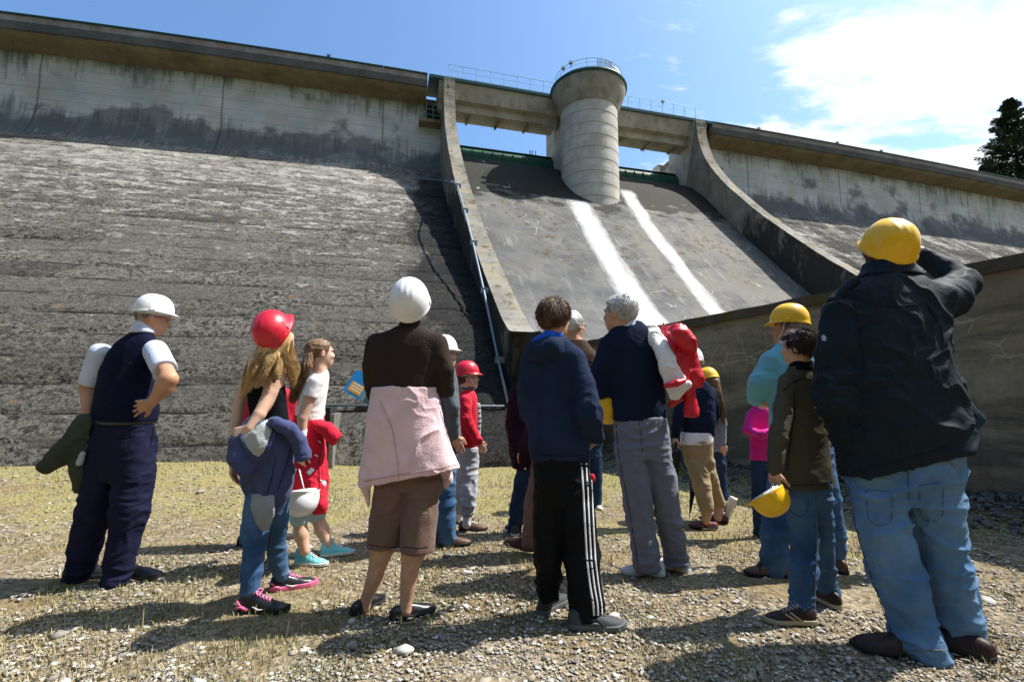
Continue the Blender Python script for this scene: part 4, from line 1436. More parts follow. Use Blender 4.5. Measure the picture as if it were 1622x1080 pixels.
def lock(path, spread, n, seed, wave=.01, rad=.0016, K=14):
    """long hair: strands running with a guide path; spread = radius along the path"""
    rg = np.random.default_rng(seed)
    path = np.array(path, float)
    L = np.concatenate([[0], np.cumsum(np.linalg.norm(np.diff(path, axis=0), axis=1))]); L /= L[-1]
    sp = np.interp(np.linspace(0, 1, K), np.linspace(0, 1, len(spread)), spread)
    out = []
    n = int(n * 2.0); rad = rad * .68
    for _ in range(n):
        end = .72 + .33 * rg.random()
        t = np.linspace(0, min(end, 1), K)
        c = np.stack([np.interp(t, L, path[:, i]) for i in range(3)], 1)
        o = rg.normal(size=3); o /= np.linalg.norm(o); o *= rg.random() ** .4
        ph = rg.random(3) * 6.28; f = 1.5 + 2 * rg.random()
        wv = np.stack([np.sin(t * f * 6.28 + ph[i]) for i in range(3)], 1) * wave * t[:, None]
        out.append(c + o[None] * sp[:, None] + wv)
    r = rad * np.array([.8] + [1.0] * (K - 3) + [.8, .3])
    return tubes(out, r)


def hard_hat_mesh(size=1.0, peak=1.0):
    """outer and inner shell of a safety helmet; local x right, y forward (peak), z up, rim at z=0"""
    nphi, nth = 72, 22
    rows = []
    for i in range(nth + 1):
        th = i / nth * math.pi / 2
        row = []
        for j in range(nphi):
            ph = 2 * math.pi * j / nphi
            rr = math.cos(th) ** .82; z = .132 * math.sin(th) ** .92
            x = .106 * rr * math.sin(ph); y = .127 * rr * math.cos(ph)
            # crown ribs running fore and aft
            rib = 0
            for cx in (-.030, 0, .030):
                rib = max(rib, math.exp(-((x - cx) / .0065) ** 2))
            hh = max(0, min(1, (z - .055) / .03)) * max(0, min(1, (.105 - abs(y)) / .03))
            z += .0022 * rib * hh
            row.append((x, y, z))
        rows.append(row)
    # brim rows below: flare and peak
    brim = []
    for (fl, dz) in ((.0045, -.006), (.0075, -.014), (.003, -.014), (-.004, -.004)):
        row = []
        for j in range(nphi):
            ph = 2 * math.pi * j / nphi
            f = max(0, math.cos(ph)) ** 2.2 * peak
            back = max(0, -math.cos(ph)) ** 2
            ex = fl + (f * .036 if fl > .007 else f * .024 if fl > 0 else 0)
            x = (.106 + ex * (.6 if fl > 0 else 1)) * math.sin(ph); y = (.127 + ex) * math.cos(ph)
            row.append((x, y, dz - f * .008 * (fl > 0) - back * .012))
        brim.append(row)
    allr = rows[::-1] + brim
    inner = [[(x * .955, y * .955, z * .955 - .001) for (x, y, z) in r] for r in rows]
    allr += inner
    V = np.array([p for r in allr for p in r]) * size
    F = []
    for i in range(len(allr) - 1):
        for j in range(nphi):
            j2 = (j + 1) % nphi
            F.append((i * nphi + j, (i + 1) * nphi + j, (i + 1) * nphi + j2, i * nphi + j2))
    F = np.array(F)
    # slot bosses at the sides
    return V, F


def hard_hat(name, c, Rm, size, colour, parent=None, strap=False, band=True, origin=None):
    V, F = hard_hat_mesh(size)
    W = V @ Rm.T + c
    o = mesh_obj(name, W, F, PLASTIC[colour], parent, True, origin)
    def tr(P): return np.array(P) * size @ Rm.T + c
    base = origin if origin is not None else np.zeros(3)
    org = origin
    for sx in (-1, 1):
        b = MB()
        Vb = [(sx * .104, -.018, .000), (sx * .104, .018, .000), (sx * .101, .015, .030), (sx * .101, -.015, .030), (sx * .1125, -.016, .000), (sx * .1125, .016, .000), (sx * .106, .013, .028), (sx * .106, -.013, .028)]
        b.add(tr(Vb), [(0, 1, 2, 3), (4, 7, 6, 5), (0, 4, 5, 1), (1, 5, 6, 2), (2, 6, 7, 3), (3, 7, 4, 0)])
        b.V = [tuple(np.array(v) - (org if org is not None else 0)) for v in b.V]
        b.build('accessory_slot', PLASTIC[colour], o)
    par = o
    if band:
        n = 40; K = []
        for j in range(n):
            ph = 2 * math.pi * j / n
            K.append(((.091) * math.sin(ph), (.112) * math.cos(ph)))
        Vb = [(x, y, z) for z in (-.030, .012) for x, y in K] + [(x * .96, y * .96, z) for z in (-.030, .012) for x, y in K]
        Fb = []
        for j in range(n):
            j2 = (j + 1) % n
            Fb += [(j, j2, n + j2, n + j), (2 * n + j2, 2 * n + j, 3 * n + j, 3 * n + j2), (j2, j, 2 * n + j, 2 * n + j2)]
        bb = MB(); bb.add(tr(Vb) - (org if org is not None else 0), Fb); bb.build('headband', STRAP, par, smooth=True)
    if strap:
        b = MB()
        pts = [(-.096, .02, 0), (-.092, .03, -.06), (-.07, .06, -.125), (-.0, .085, -.150), (.07, .06, -.125), (.092, .03, -.06), (.096, .02, 0)]
        b.tube(tr(pts) - (org if org is not None else 0), .0035 * size, n=6); b.build('chin_strap', STRAP, par, smooth=True)
    return o


def shoe_mesh(L, hi=0.0, w=.19):
    n, m = 26, 18
    rows = []
    for i in range(n):
        t = i / (n - 1)
        tt = (1 - math.cos(math.pi * t)) / 2
        wd = L * np.interp(tt, [0, .03, .12, .3, .45, .65, .82, .95, 1], [.02, .09, .125, .122, .125, .158, .150, .085, .015]) * (w / .19) 
        ht = L * np.interp(tt, [0, .03, .12, .30, .42, .55, .70, .85, .96, 1], [.16, .27 + hi, .31 + hi, .30 + hi * .95, .27 + hi * .3, .225, .185, .155, .115, .06])
        row = []
        for j in range(m):
            a = math.pi * j / (m - 1)
            x = wd * (abs(math.cos(a)) ** .62) * (1 if math.cos(a) >= 0 else -1)
            z = L * .045 + (ht - L * .045) * math.sin(a) ** .78
            x *= (1 - .32 * (z / ht) ** 2 * (.5 if tt > .6 else 1))
            row.append((x, (tt - .25) * L, z))
        rows.append(row)
    V = np.array([p for r in rows for p in r])
    F = []
    for i in range(n - 1):
        for j in range(m - 1):
            F.append((i * m + j, i * m + j + 1, (i + 1) * m + j + 1, (i + 1) * m + j))
    return V, F


def sole_mesh(L, th=.055, w=.19):
    n = 30
    P = []
    for i in range(n):
        t = i / (n - 1); tt = (1 - math.cos(math.pi * t)) / 2
        wd = L * np.interp(tt, [0, .03, .12, .3, .45, .65, .82, .95, 1], [.02, .10, .135, .130, .130, .168, .160, .095, .015]) * (w / .19)
        P.append((wd, (tt - .25) * L * 1.02))
    ring = [(x, y) for x, y in P] + [(-x, y) for x, y in P[::-1]]
    m = len(ring); V = []
    for z, g in ((0, .97), (.3 * th, 1), (th, 1), (th * 1.15, .93)):
        for x, y in ring:
            tt = y / (L * 1.02) + .25
            zz = z * L + (L * .03 * max(0, (tt - .78) / .22) ** 2)
            V.append((x * g, y, zz))
    F = []
    for k in range(3):
        for j in range(m): F.append((k * m + j, k * m + (j + 1) % m, (k + 1) * m + (j + 1) % m, (k + 1) * m + j))
    F.append(tuple(range(m))[::-1]); F.append(tuple(3 * m + j for j in range(m)))
    return np.array(V), F


def shoe(parent, org, heelpx, toe_dir, L, upper, sole, laces=None, hi=0.0, w=.19, pos=None, tilt=0, th=.055, accents=()):
    p = gnd(*heelpx) if pos is None else np.array(pos, float)
    d = np.array([toe_dir[0], toe_dir[1], 0.]); d /= np.linalg.norm(d)
    r = np.array([d[1], -d[0], 0.])
    up = np.array([0, 0, 1.])
    if tilt:
        a = math.radians(tilt); d2 = d * math.cos(a) - up * math.sin(a); up = up * math.cos(a) + d * math.sin(a); d = d2
    M = np.stack([r, d, up], 1)
    g0 = float(ground_z(p[0], p[1])) + .002
    def T(V): return np.asarray(V) @ M.T + np.array([p[0], p[1], (g0 if not tilt else 0) + p[2]]) - org
    V, F = shoe_mesh(L, hi, w)
    o = mesh_obj('shoe', T(V), F, upper, parent)
    V2, F2 = sole_mesh(L, th, w)
    mesh_obj('sole', T(V2), F2, sole, o, smooth=False)
    if laces is not None:
        b = MB()
        for k in range(5):
            t = .30 + .07 * k
            z = L * np.interp(t, [.30, .42, .55, .70], [.31 + hi * .95, .275 + hi * .3, .232, .19]) + .001
            y = (t - .25) * L; x = L * .055
            b.tube(T([(-x, y, z - .006), (-x * .4, y + .006, z + .002), (x * .4, y + .010, z + .002), (x, y + .016, z - .008)]), .0028, n=5)
            b.tube(T([(x, y, z - .006), (x * .4, y + .006, z + .003), (-x * .4, y + .010, z + .003), (-x, y + .016, z - .008)]), .0028, n=5)
        y = .07 * L; z = L * (.315 + hi * .9)
        for sx in (-1, 1):
            b.tube(T([(0, y, z), (sx * .018, y + .01, z + .014), (sx * .034, y + .022, z + .004), (sx * .02, y + .02, z - .004), (0, y + .004, z)]), .0028, n=5)
        b.build('laces', laces, o, smooth=True)
    for (pts, rr, mm, nm) in accents:
        b = MB()
        b.tube(T([(x * L, (y - .25) * L, z * L) for x, y, z in pts]), rr, n=6); b.build(nm, mm, o, smooth=True)
    return o


class Person:
    def __init__(s, Y, footpx, label, h=.008, seed=1):
        s.Y = Y; s.h = h; s.seed = seed
        g = gnd(*footpx); s.org = np.array([g[0], Y, 0.0])
        s.org[2] = float(ground_z(g[0], Y))
        s.root = empty('person', s.org, label, 'person', 'visitors looking up at the dam')
        s.body = SDF(); s.tables = {}; s.legs = []; s.bvh = None; s.foci = []
    def p(s, x, y, dy=0.):
        return at_y(x, y, s.Y + dy)
    def r(s, px, dy=0.):
        return px * (s.Y + dy) / FPX
    def secs(s, rows, ratio=.6, dy=0., bmin=.0):
        out = []
        for q in rows:
            y, xl, xr = q[:3]; rt = q[3] if len(q) > 3 else ratio; dd = (q[4] if len(q) > 4 else 0) + dy
            c = s.p((xl + xr) / 2, y, dd); a = s.r((xr - xl) / 2, dd)
            a /= math.sqrt(1 + (c[0] / c[1] * rt) ** 2)          # true half width of an off-axis body
            out.append((c[2], c[0], c[1], a, max(a * rt, bmin)))
        return out
    def pts(s, ch):
        P = [s.p(q[0], q[1], q[3] if len(q) > 3 else 0) for q in ch]
        R = [s.r(q[2], q[3] if len(q) > 3 else 0) / math.sqrt(1 + (c[0] / c[1]) ** 2) for q, c in zip(ch, P)]
        return P, R
    def make(s, name, F, m, amp=.0, fr=(7, 7, 7), h=None, sm=2, sharp=1.6, parent=None):
        V, Q = F.mesh(h or s.h)
        V = relax(V, Q, sm)
        if amp:
            V = folds(V, vnormals(V, Q), amp, fr, s.seed * 13 + len(name), s.org, sharp, s.foci)
            V = relax(V, Q, 1, .25)
        o = mesh_obj(name, V - s.org, Q, m, parent or s.root)
        s.tables[name] = (V, Q)
        return o
    def head(s, x, y, hpx, yaw, pitch=0, dy=0., roll=0, neck=None, neckr=None):
        """x,y centre of head box; hpx crown-to-chin height in photo pixels"""
        s.hs = s.r(hpx, dy) / .232
        s.hR = rotm(yaw, pitch, roll)
        s.hc = s.p(x, y, dy)
        head_sdf(s.body, s.hc, s.hR, s.hs)
        if neck is not None:
            b = s.p(neck[0], neck[1], neck[2] if len(neck) > 2 else 0)
            t = s.hc + s.hR @ (np.array([0, -.022, -.05]) * s.hs)
            nr = (neckr or .058) * s.hs
            s.body.cap(t, b, nr, nr * 1.12, k=.03)
    def hat(s, colour, size=None, dz=.045, fwd=0.0, pitch=0, strap=False, band=True, yaw=0, roll=0):
        size = size or s.hs * .98
        Rm = s.hR @ rotm(yaw, pitch, roll)
        c = s.hc + s.hR @ (np.array([0, -.006 + fwd, dz]) * s.hs)
        c = c - s.org
        o = hard_hat('hard_hat', c, Rm, size, colour, s.root, strap, band)
        return o
    def hair_short(s, kind, count=1400, length=.03, under=False, lowz=-.075, shell=True, thick=.010):
        V, F = short_hair(s.hc, s.hR, s.hs, count, s.seed, length, lowz, under=under)
        G = SDF(); c, Rm, k = s.hc, s.hR, s.hs
        def w(x, y, z): return c + Rm @ (np.array([x, y, z]) * k)
        G.ell(w(0, -.016, .030), np.array([.077 + thick, .097 + thick, .088 + thick]) * k, Rm)
        # open the face and the neck
        n1 = Rm @ np.array([0, .80, -.60]); G.cut(w(0, .040, .055), n1)
        n2 = Rm @ np.array([0, .42, -.9]); G.cut(w(0, -.055, -.062), n2)
        V2, F2 = G.mesh(.006)
        V2 = relax(V2, F2, 1)
        nn = vnormals(V2, F2)
        V2 = V2 + nn * ((fbm((V2 - c) @ Rm * np.array([90, 34, 34]) / k, 3, s.seed) - .5) * .012)[:, None]
        F2 = F2 + 0
        Vall = np.concatenate([V2, V]); Fall = np.concatenate([F2, F + len(V2)])
        return mesh_obj('hair', Vall - s.org, Fall, HAIRS[kind], s.root)
    def hair_mesh(s, sets, kind, parent=None, name='hair'):
        Vs, Fs, n = [], [], 0
        for V, F in sets:
            Vs.append(V); Fs.append(F + n); n += len(V)
        return mesh_obj(name, np.concatenate(Vs) - s.org, np.concatenate(Fs), HAIRS[kind], parent or s.root)
    def ribbon(s, on, path, width, m, name, parent=None, off=.003, step=6, thick=.0):
        """a strip of trim lying on a built surface, found by looking along photo rays"""
        V, Q = s.tables[on]
        key = 'bvh_' + on
        if key not in s.tables:
            s.tables[key] = BVHTree.FromPolygons(V.tolist(), Q.tolist())
        bvh = s.tables[key]
        pts = []
        for (x0, y0), (x1, y1) in zip(path[:-1], path[1:]):
            n = max(1, int(math.hypot(x1 - x0, y1 - y0) / step))
            for k in range(n): pts.append((x0 + (x1 - x0) * k / n, y0 + (y1 - y0) * k / n))
        pts.append(path[-1])
        H = []
        for x, y in pts:
            d = ray(x, y); hit = bvh.ray_cast(Vector(CAMP), Vector(d).normalized())
            if hit[0] is not None: H.append((np.array(hit[0]), np.array(hit[1])))
        if len(H) < 2: return None
        P = np.array([q[0] for q in H]); Nn = np.array([q[1] for q in H])
        for i in range(len(Nn)):
            if Nn[i] @ (P[i] - CAMP) > 0: Nn[i] = -Nn[i]
        if len(P) > 4:
            Nn[1:-1] = (Nn[:-2] + Nn[1:-1] + Nn[2:]) / 3
            P[1:-1] = (P[:-2] + 2 * P[1:-1] + P[2:]) / 4
        T = np.gradient(P, axis=0); T /= np.linalg.norm(T, axis=1)[:, None] + 1e-9
        S = np.cross(T, Nn); S /= np.linalg.norm(S, axis=1)[:, None] + 1e-9
        n = len(P); Vv = []
        for a, b_ in ((-.5, .2), (-.42, 1), (.42, 1), (.5, .2)):
            Vv.append(P + S * width * a + Nn * off * b_)
        Vv = np.stack(Vv, 1).reshape(-1, 3)
        F = []
        for i in range(n - 1):
            for c in range(3): F.append((i * 4 + c, i * 4 + c + 1, (i + 1) * 4 + c + 1, (i + 1) * 4 + c))
        return mesh_obj(name, Vv - s.org, F, m, parent or s.root)
    def patch(s, on, poly, m, name, parent=None, off=.004, step=2.0, bulge=0):
        """a flat piece of cloth (lining, label, panel) following a built surface inside a photo outline"""
        V, Q = s.tables[on]; key = 'bvh_' + on
        if key not in s.tables: s.tables[key] = BVHTree.FromPolygons(V.tolist(), Q.tolist())
        bvh = s.tables[key]
        P = np.array(poly, float); x0, y0 = P.min(0); x1, y1 = P.max(0)
        nx, ny = int((x1 - x0) / step) + 2, int((y1 - y0) / step) + 2
        X, Y = np.meshgrid(x0 + step * np.arange(nx), y0 + step * np.arange(ny), indexing='ij')
        def inside(x, y):
            c = np.zeros(x.shape, bool); n = len(P)
            for i in range(n):
                ax, ay = P[i]; bx, by = P[(i + 1) % n]
                if ay == by: continue
                t = ((ay > y) != (by > y)) & (x < (bx - ax) * (y - ay) / (by - ay) + ax); c ^= t
            return c
        cell = inside(X[:-1, :-1] + step / 2, Y[:-1, :-1] + step / 2)
        idx = {}; VV = []; F = []
        def vert(i, j):
            if (i, j) in idx: return idx[(i, j)]
            d = ray(X[i, j], Y[i, j]); hit = bvh.ray_cast(Vector(CAMP), Vector(d).normalized())
            if hit[0] is None: idx[(i, j)] = None; return None
            n_ = np.array(hit[1]); p = np.array(hit[0])
            if n_ @ (p - CAMP) > 0: n_ = -n_
            VV.append(p + n_ * off); idx[(i, j)] = len(VV) - 1; return idx[(i, j)]
        for i, j in np.argwhere(cell):
            q = [vert(i, j), vert(i + 1, j), vert(i + 1, j + 1), vert(i, j + 1)]
            if any(k is None for k in q): continue
            F.append(q)
        VV = np.array(VV); F = np.array(F)
        return mesh_obj(name, relax(VV, F, 3, .5) - s.org, F, m, parent or s.root)
    # --- standard assembly
    def torso_body(s, secs, shrink=.014, yaw=0):
        zt = max(q[0] for q in secs); zb = min(q[0] for q in secs)
        s.body.loft([(z, cx, cy, max(min(a * .84, a - shrink - .01), .03), max(min(b * .80, b - shrink - .01), .03)) for z, cx, cy, a, b in secs], k=.03, yaw=yaw)
    def arm(s, chain, cover='full', garment=None, sleeve_to=None, shrink=.012, hnd=None, k=.025):
        P, R = s.pts(chain)
        if len(P) > 2: s.foci.append((P[-2], R[-2] * 1.9, 'e'))
        s.foci.append((P[-1], R[-1] * 1.6, 'w'))
        if cover == 'full':
            garment.chain(P, R, k=k)
            s.body.chain(P, [r * .60 for r in R], k=.02)
        elif cover == 'short':
            f = sleeve_to
            q = P[0] + (P[1] - P[0]) * f
            garment.cap(P[0], q, R[0] + .010, R[0] + (R[1] - R[0]) * f + .016, k=k)
            s.body.chain(P, R, k=.02)
            # open the cuff: a flat end
        else:
            s.body.chain(P, R, k=.02)
        if hnd is not None:
            W = P[-1]; d = (P[-1] - P[-2]) if hnd.get('d') is None else np.array(hnd['d'], float)
            hand(s.body, W, d, hnd.get('n', (1, 0, 0)), hnd.get('L', .18), hnd.get('curl', .5), hnd.get('thumb', 1), spread=hnd.get('spread', .1))
    def leg(s, chain, garment, shrink=.014, footY=None, body_to=None, bare=None):
        """chain (x,y,r) from hip to hem; footY: depth of the foot so that the leg runs towards it"""
        n = len(chain); ch = []
        for i, q in enumerate(chain):
            dd = 0 if footY is None else (footY - s.Y) * (i / (n - 1))
            ch.append((q[0], q[1], q[2], dd + (q[3] if len(q) > 3 else 0)))
        P, R = s.pts(ch)
        garment.chain(P, R, k=.014, ki=.012)
        if not bare:
            s.foci.append((P[-1] + np.array([0, 0, .03]), R[-1] * 2.0, 'a')); s.foci.append((P[len(P) // 2], R[len(P) // 2] * 1.7, 'k'))
        s.foci.append((P[0], R[0] * 1.6, 'h'))
        s.body.chain(P, [r * .62 for r in R], k=.02)
        if bare:
            bb = [(q[0], q[1], q[2], (0 if footY is None else footY - s.Y) + (q[3] if len(q) > 3 else 0)) for q in bare]
            Pb, Rb = s.pts(bb)
            s.body.cap(P[-1], Pb[0], Rb[0], Rb[0], k=.02)
            s.body.chain(Pb, Rb, k=.02)
        return P, R
    def finish(s, skin, h=None):
        return s.make('body', s.body, skin, h=h or min(s.h, .0065), sm=1)

# ------------------------------------------------------------------ cloth and shoe materials
F_NAVYKNIT = fabric('navy_knit', (.010, .012, .038), bump=.6, bscale=160)
F_NAVYTROU = fabric('navy_trouser_cloth', (.018, .020, .055), rough=.75, bump=.25, bscale=260)
F_SHIRTBLUE = fabric('pale_blue_shirt', (.52, .58, .74), bump=.3)
F_OLIVE = fabric('olive_jacket_cloth', (.075, .092, .070), bump=.3)
F_BLACK = fabric('black_cotton', (.012, .013, .018), bump=.4)
F_HOODNAVY = fabric('navy_blue_fleece', (.050, .062, .15), bump=.5, bscale=120)
F_LINGREY = fabric('pale_grey_lining', (.36, .38, .38), bump=.9, bscale=90)
F_GREYT = fabric('grey_tshirt', (.24, .26, .28), bump=.3)
J_BLUE = denim('denim_blue', (.026, .068, .155), (.11, .20, .33))
J_DARK = denim('denim_dark', (.012, .026, .06), (.03, .06, .12))
J_LIGHT = denim('denim_faded', (.050, .125, .26), (.18, .30, .45))
F_RED = fabric('red_cloth', (.50, .008, .03), bump=.35, rough=.7)
F_WHITE = fabric('white_cotton', (.72, .70, .70), bump=.3)
F_LTBLUE = fabric('light_blue_shorts_cloth', (.36, .48, .54), bump=.3)
F_BROWNKNIT = fabric('brown_knit', (.052, .038, .034), bump=.9, bscale=110)
F_PINK = fabric('pale_pink_fleece', (.66, .47, .50), bump=.8, bscale=120, sheen=.4)
F_BROWNC = fabric('brown_cotton', (.15, .092, .075), bump=.35)
F_GREYSH = fabric('slate_grey_shirt', (.085, .10, .12), bump=.35)
F_GREYTR = fabric('grey_trouser_cloth', (.145, .155, .20), rough=.8, bump=.25, bscale=260)
F_LGREY = fabric('light_grey_cotton', (.34, .35, .39), bump=.35)
F_MAROON = fabric('maroon_cloth', (.035, .015, .026), bump=.35)
F_BEIGE = fabric('beige_cotton', (.33, .245, .135), bump=.35)
F_TAUPE = fabric('taupe_cardigan', (.11, .07, .055), bump=.6, bscale=120)
F_DKNAVY = fabric('dark_navy_jersey', (.016, .025, .060), bump=.5, bscale=130)
F_ROYAL = fabric('royal_blue_lining', (.01, .09, .55), bump=.5)
F_TRACK = fabric('black_track_cloth', (.010, .011, .014), rough=.7, bump=.2)
F_STRIPE = fabric('white_stripe', (.62, .62, .66), bump=.2)
F_NAVYSW = fabric('navy_sweatshirt', (.022, .038, .088), bump=.4, bscale=150)
F_TURQ = fabric('turquoise_sweatshirt', (.15, .43, .50), bump=.45, bscale=120)
F_MAGENTA = fabric('magenta_fleece', (.60, .02, .22), bump=.5)
F_OLBROWN = fabric('olive_brown_cloth', (.119, .108, .075), bump=.4)
F_INK = fabric('ink_navy_cotton', (.0075, .019, .031), rough=.7, bump=.3)
F_INK.node_tree.nodes['Principled BSDF'].inputs['Specular IOR Level'].default_value = .18
F_TEALIN = fabric('teal_navy_lining', (.03, .075, .10), bump=.35)
F_LAV = fabric('grey_blue_jersey', (.22, .24, .32), bump=.35)
F_NYRED = mat('red_nylon', (.55, .008, .022), rough=.38, var=.08, spec=.5, bump=.3, bscale=40)
F_NYWHITE = mat('white_nylon', (.74, .72, .70), rough=.45, var=.05, spec=.4, bump=.3, bscale=40)
L_BLACK = mat('black_leather', (.012, .012, .014), rough=.3, spec=.5, bump=.2, bscale=90)
L_BROWN = mat('brown_leather', (.11, .06, .04), rough=.5, bump=.3, bscale=80)
L_DKBROWN = mat('dark_brown_leather', (.030, .014, .012), rough=.5, bump=.4, bscale=80)
L_MAROON = mat('maroon_leather', (.12, .03, .03), rough=.5)
RUB_BLACK = mat('black_rubber', (.015, .015, .016), rough=.7)
RUB_WHITE = mat('white_rubber', (.62, .62, .60), rough=.6)
RUB_GREY = mat('grey_rubber', (.10, .105, .11), rough=.7)
RUB_TAN = mat('tan_rubber', (.42, .36, .24), rough=.7)
RUB_PINK = mat('pink_rubber', (.68, .13, .27), rough=.5)
PINKL = fabric('pink_lace', (.80, .22, .42), bump=.2)
TURQC = fabric('turquoise_canvas', (.17, .55, .62), bump=.4)
WHITEL = mat('white_leather', (.62, .60, .59), rough=.5, var=.1, bump=.2, bscale=60)
GREYSH = mat('grey_mesh_shoe', (.045, .048, .052), rough=.7, bump=.5, bscale=200)
STITCH = fabric('pale_stitching', (.13, .13, .125), bump=.2)
SEAMD = fabric('dark_seam', (.012, .012, .018), bump=.2)


def flat_hem(G, P, x, y, dy=0):
    G.cut(P.p(x, y, dy), (0, 0, -1)); return G


# ============ 1 man in navy vest, left
def man_vest():
    P = Person(3.18, (170, 918), 'elderly man in white hard hat and navy vest with one hand on his back', h=.007, seed=1)
    T = P.secs([(520, 214, 238, .9, .02), (530, 198, 250, .55), (542, 176, 256, .5), (560, 160, 253, .52), (590, 150, 247, .62), (620, 146, 252, .68), (645, 141, 260, .68), (668, 137, 256, .66)])
    V = SDF().loft(T, k=.03, yaw=math.radians(-20), rnd=.01)
    P.torso_body(T, yaw=math.radians(-20))
    P.make('knitted_vest', V, F_NAVYKNIT, .010, (6, 6, 5), sm=3)
    Tr = SDF().loft(P.secs([(668, 139, 253, .64), (690, 137, 251, .62), (715, 137, 250, .6), (740, 138, 249, .58), (762, 142, 246, .55)]), k=.03, yaw=math.radians(-20))
    P.leg([(172, 700, 34), (166, 745, 33), (148, 815, 31), (134, 870, 27), (126, 915, 25)], Tr, footY=3.20)
    P.leg([(214, 700, 35), (212, 745, 36), (206, 805, 33), (196, 860, 26), (183, 918, 24)], Tr, footY=3.12)
    flat_hem(Tr, P, 160, 919)
    tr = P.make('trousers', Tr, F_NAVYTROU, .020, (5, 5, 9))
    P.ribbon('trousers', [(243, 676), (241, 690), (238, 708)], .006, SEAMD, 'pocket_edge', tr)
    P.ribbon('trousers', [(188, 694), (215, 690)], .005, SEAMD, 'pocket_edge', tr)
    B = SDF().loft(P.secs([(664, 140, 254, .66), (672, 139, 253, .66)], bmin=.1), yaw=math.radians(-20), grow=.006)
    P.make('belt', B, L_BLACK)
    # shirt: sleeves and collar
    S = SDF(); S2 = []
    sh = P.p(246, 556, -.03); el = P.p(269, 600, -.20); wr = P.p(240, 638, -.20)
    q = sh + (el - sh) * .68
    S.cap(sh, q, .072, .070, k=.02); S.cut(q, (el - sh))
    P.make('shirt_sleeve', S, F_SHIRTBLUE, .008, (8, 8, 5))
    P.body.chain([sh, el, wr], [.052, .046, .029], k=.03)
    P.body.ell(el + (wr - el) * .3, (.044, .044, .06), k=.04)
    hand(P.body, wr + np.array([0, 0, 0]), P.p(214, 646, -.17) - wr, (.1, .9, .1), .19, .25, 1, spread=.22)
    shl = P.p(160, 560, .03); ell = P.p(139, 612, .05); wrl = P.p(139, 668, -.02)
    S = SDF(); q = shl + (ell - shl) * .95
    S.cap(shl, q, .070, .060, k=.02); S.cut(q, (ell - shl))
    P.make('shirt_sleeve', S, F_SHIRTBLUE, .008, (8, 8, 5))
    P.body.chain([shl, ell, wrl], [.05, .042, .028], k=.03)
    hand(P.body, wrl, (-.15, .1, -1), (.9, .2, 0), .18, 1.0, -1)
    C = SDF().loft(P.secs([(508, 213, 243, .8, .0), (518, 209, 246, .8), (528, 203, 250, .7)]), k=.02, yaw=math.radians(-20))
    C.loft(P.secs([(500, 219, 240, .7, .01), (508, 215, 242, .75)]), k=.01)
    P.make('shirt_collar', C, F_SHIRTBLUE)
    P.head(243, 505, 50, -58, -6, dy=.03, neck=(228, 530, .03), neckr=.070)
    P.hair_short('grey', 500, .014, under=True, thick=.004)
    P.hat('white', P.hs * 1.0, dz=.052, pitch=3)
    b = MB()
    for sx in (-1, 1):
        b.tube([P.hc - P.org + P.hR @ (np.array(q) * P.hs) for q in ((sx * .078, -.01, .004), (sx * .076, .04, .008), (sx * .07, .092, .006))], .0016, n=5)
    b.tube([P.hc - P.org + P.hR @ (np.array(q) * P.hs) for q in ((-.05, .105, .008), (0, .112, .010), (.05, .105, .008))], .0016, n=5)
    b.build('spectacles', RUB_BLACK, P.root)
    P.finish(SKIN_TAN)
    shoe(P.root, P.org, (200, 916), (.96, .05), .30, L_BLACK, RUB_BLACK, th=.05)
    shoe(P.root, P.org, (122, 917), (.75, .5), .30, L_BLACK, RUB_BLACK, th=.05)
    # the jacket he carries
    G = SDF()
    pp = P
    G.chain([pp.p(136, 668, -.08), pp.p(124, 690, -.1), pp.p(100, 718, -.1), pp.p(72, 740, -.08)], [.055, .062, .066, .052], k=.03)
    G.cut(pp.p(66, 744, -.08), pp.p(66, 748, -.08) - pp.p(90, 724, -.08))
    G.chain([pp.p(138, 675, -.03), pp.p(136, 710, -.05), pp.p(128, 745, -.05), pp.p(124, 775, -.05)], [.06, .075, .065, .028], k=.03)
    o = P.make('carried_jacket', G, F_OLIVE, .030, (9, 9, 6), sm=2)
    o.parent = None; o.location = P.org
    tag(o, 'dark olive jacket hanging from the arm of the man in the navy vest', 'jacket')
    G2 = SDF().chain([pp.p(131, 718, -.115), pp.p(126, 733, -.12)], [.016, .02]); o2 = P.make('lining', G2, F_LINGREY, parent=o)
    return P


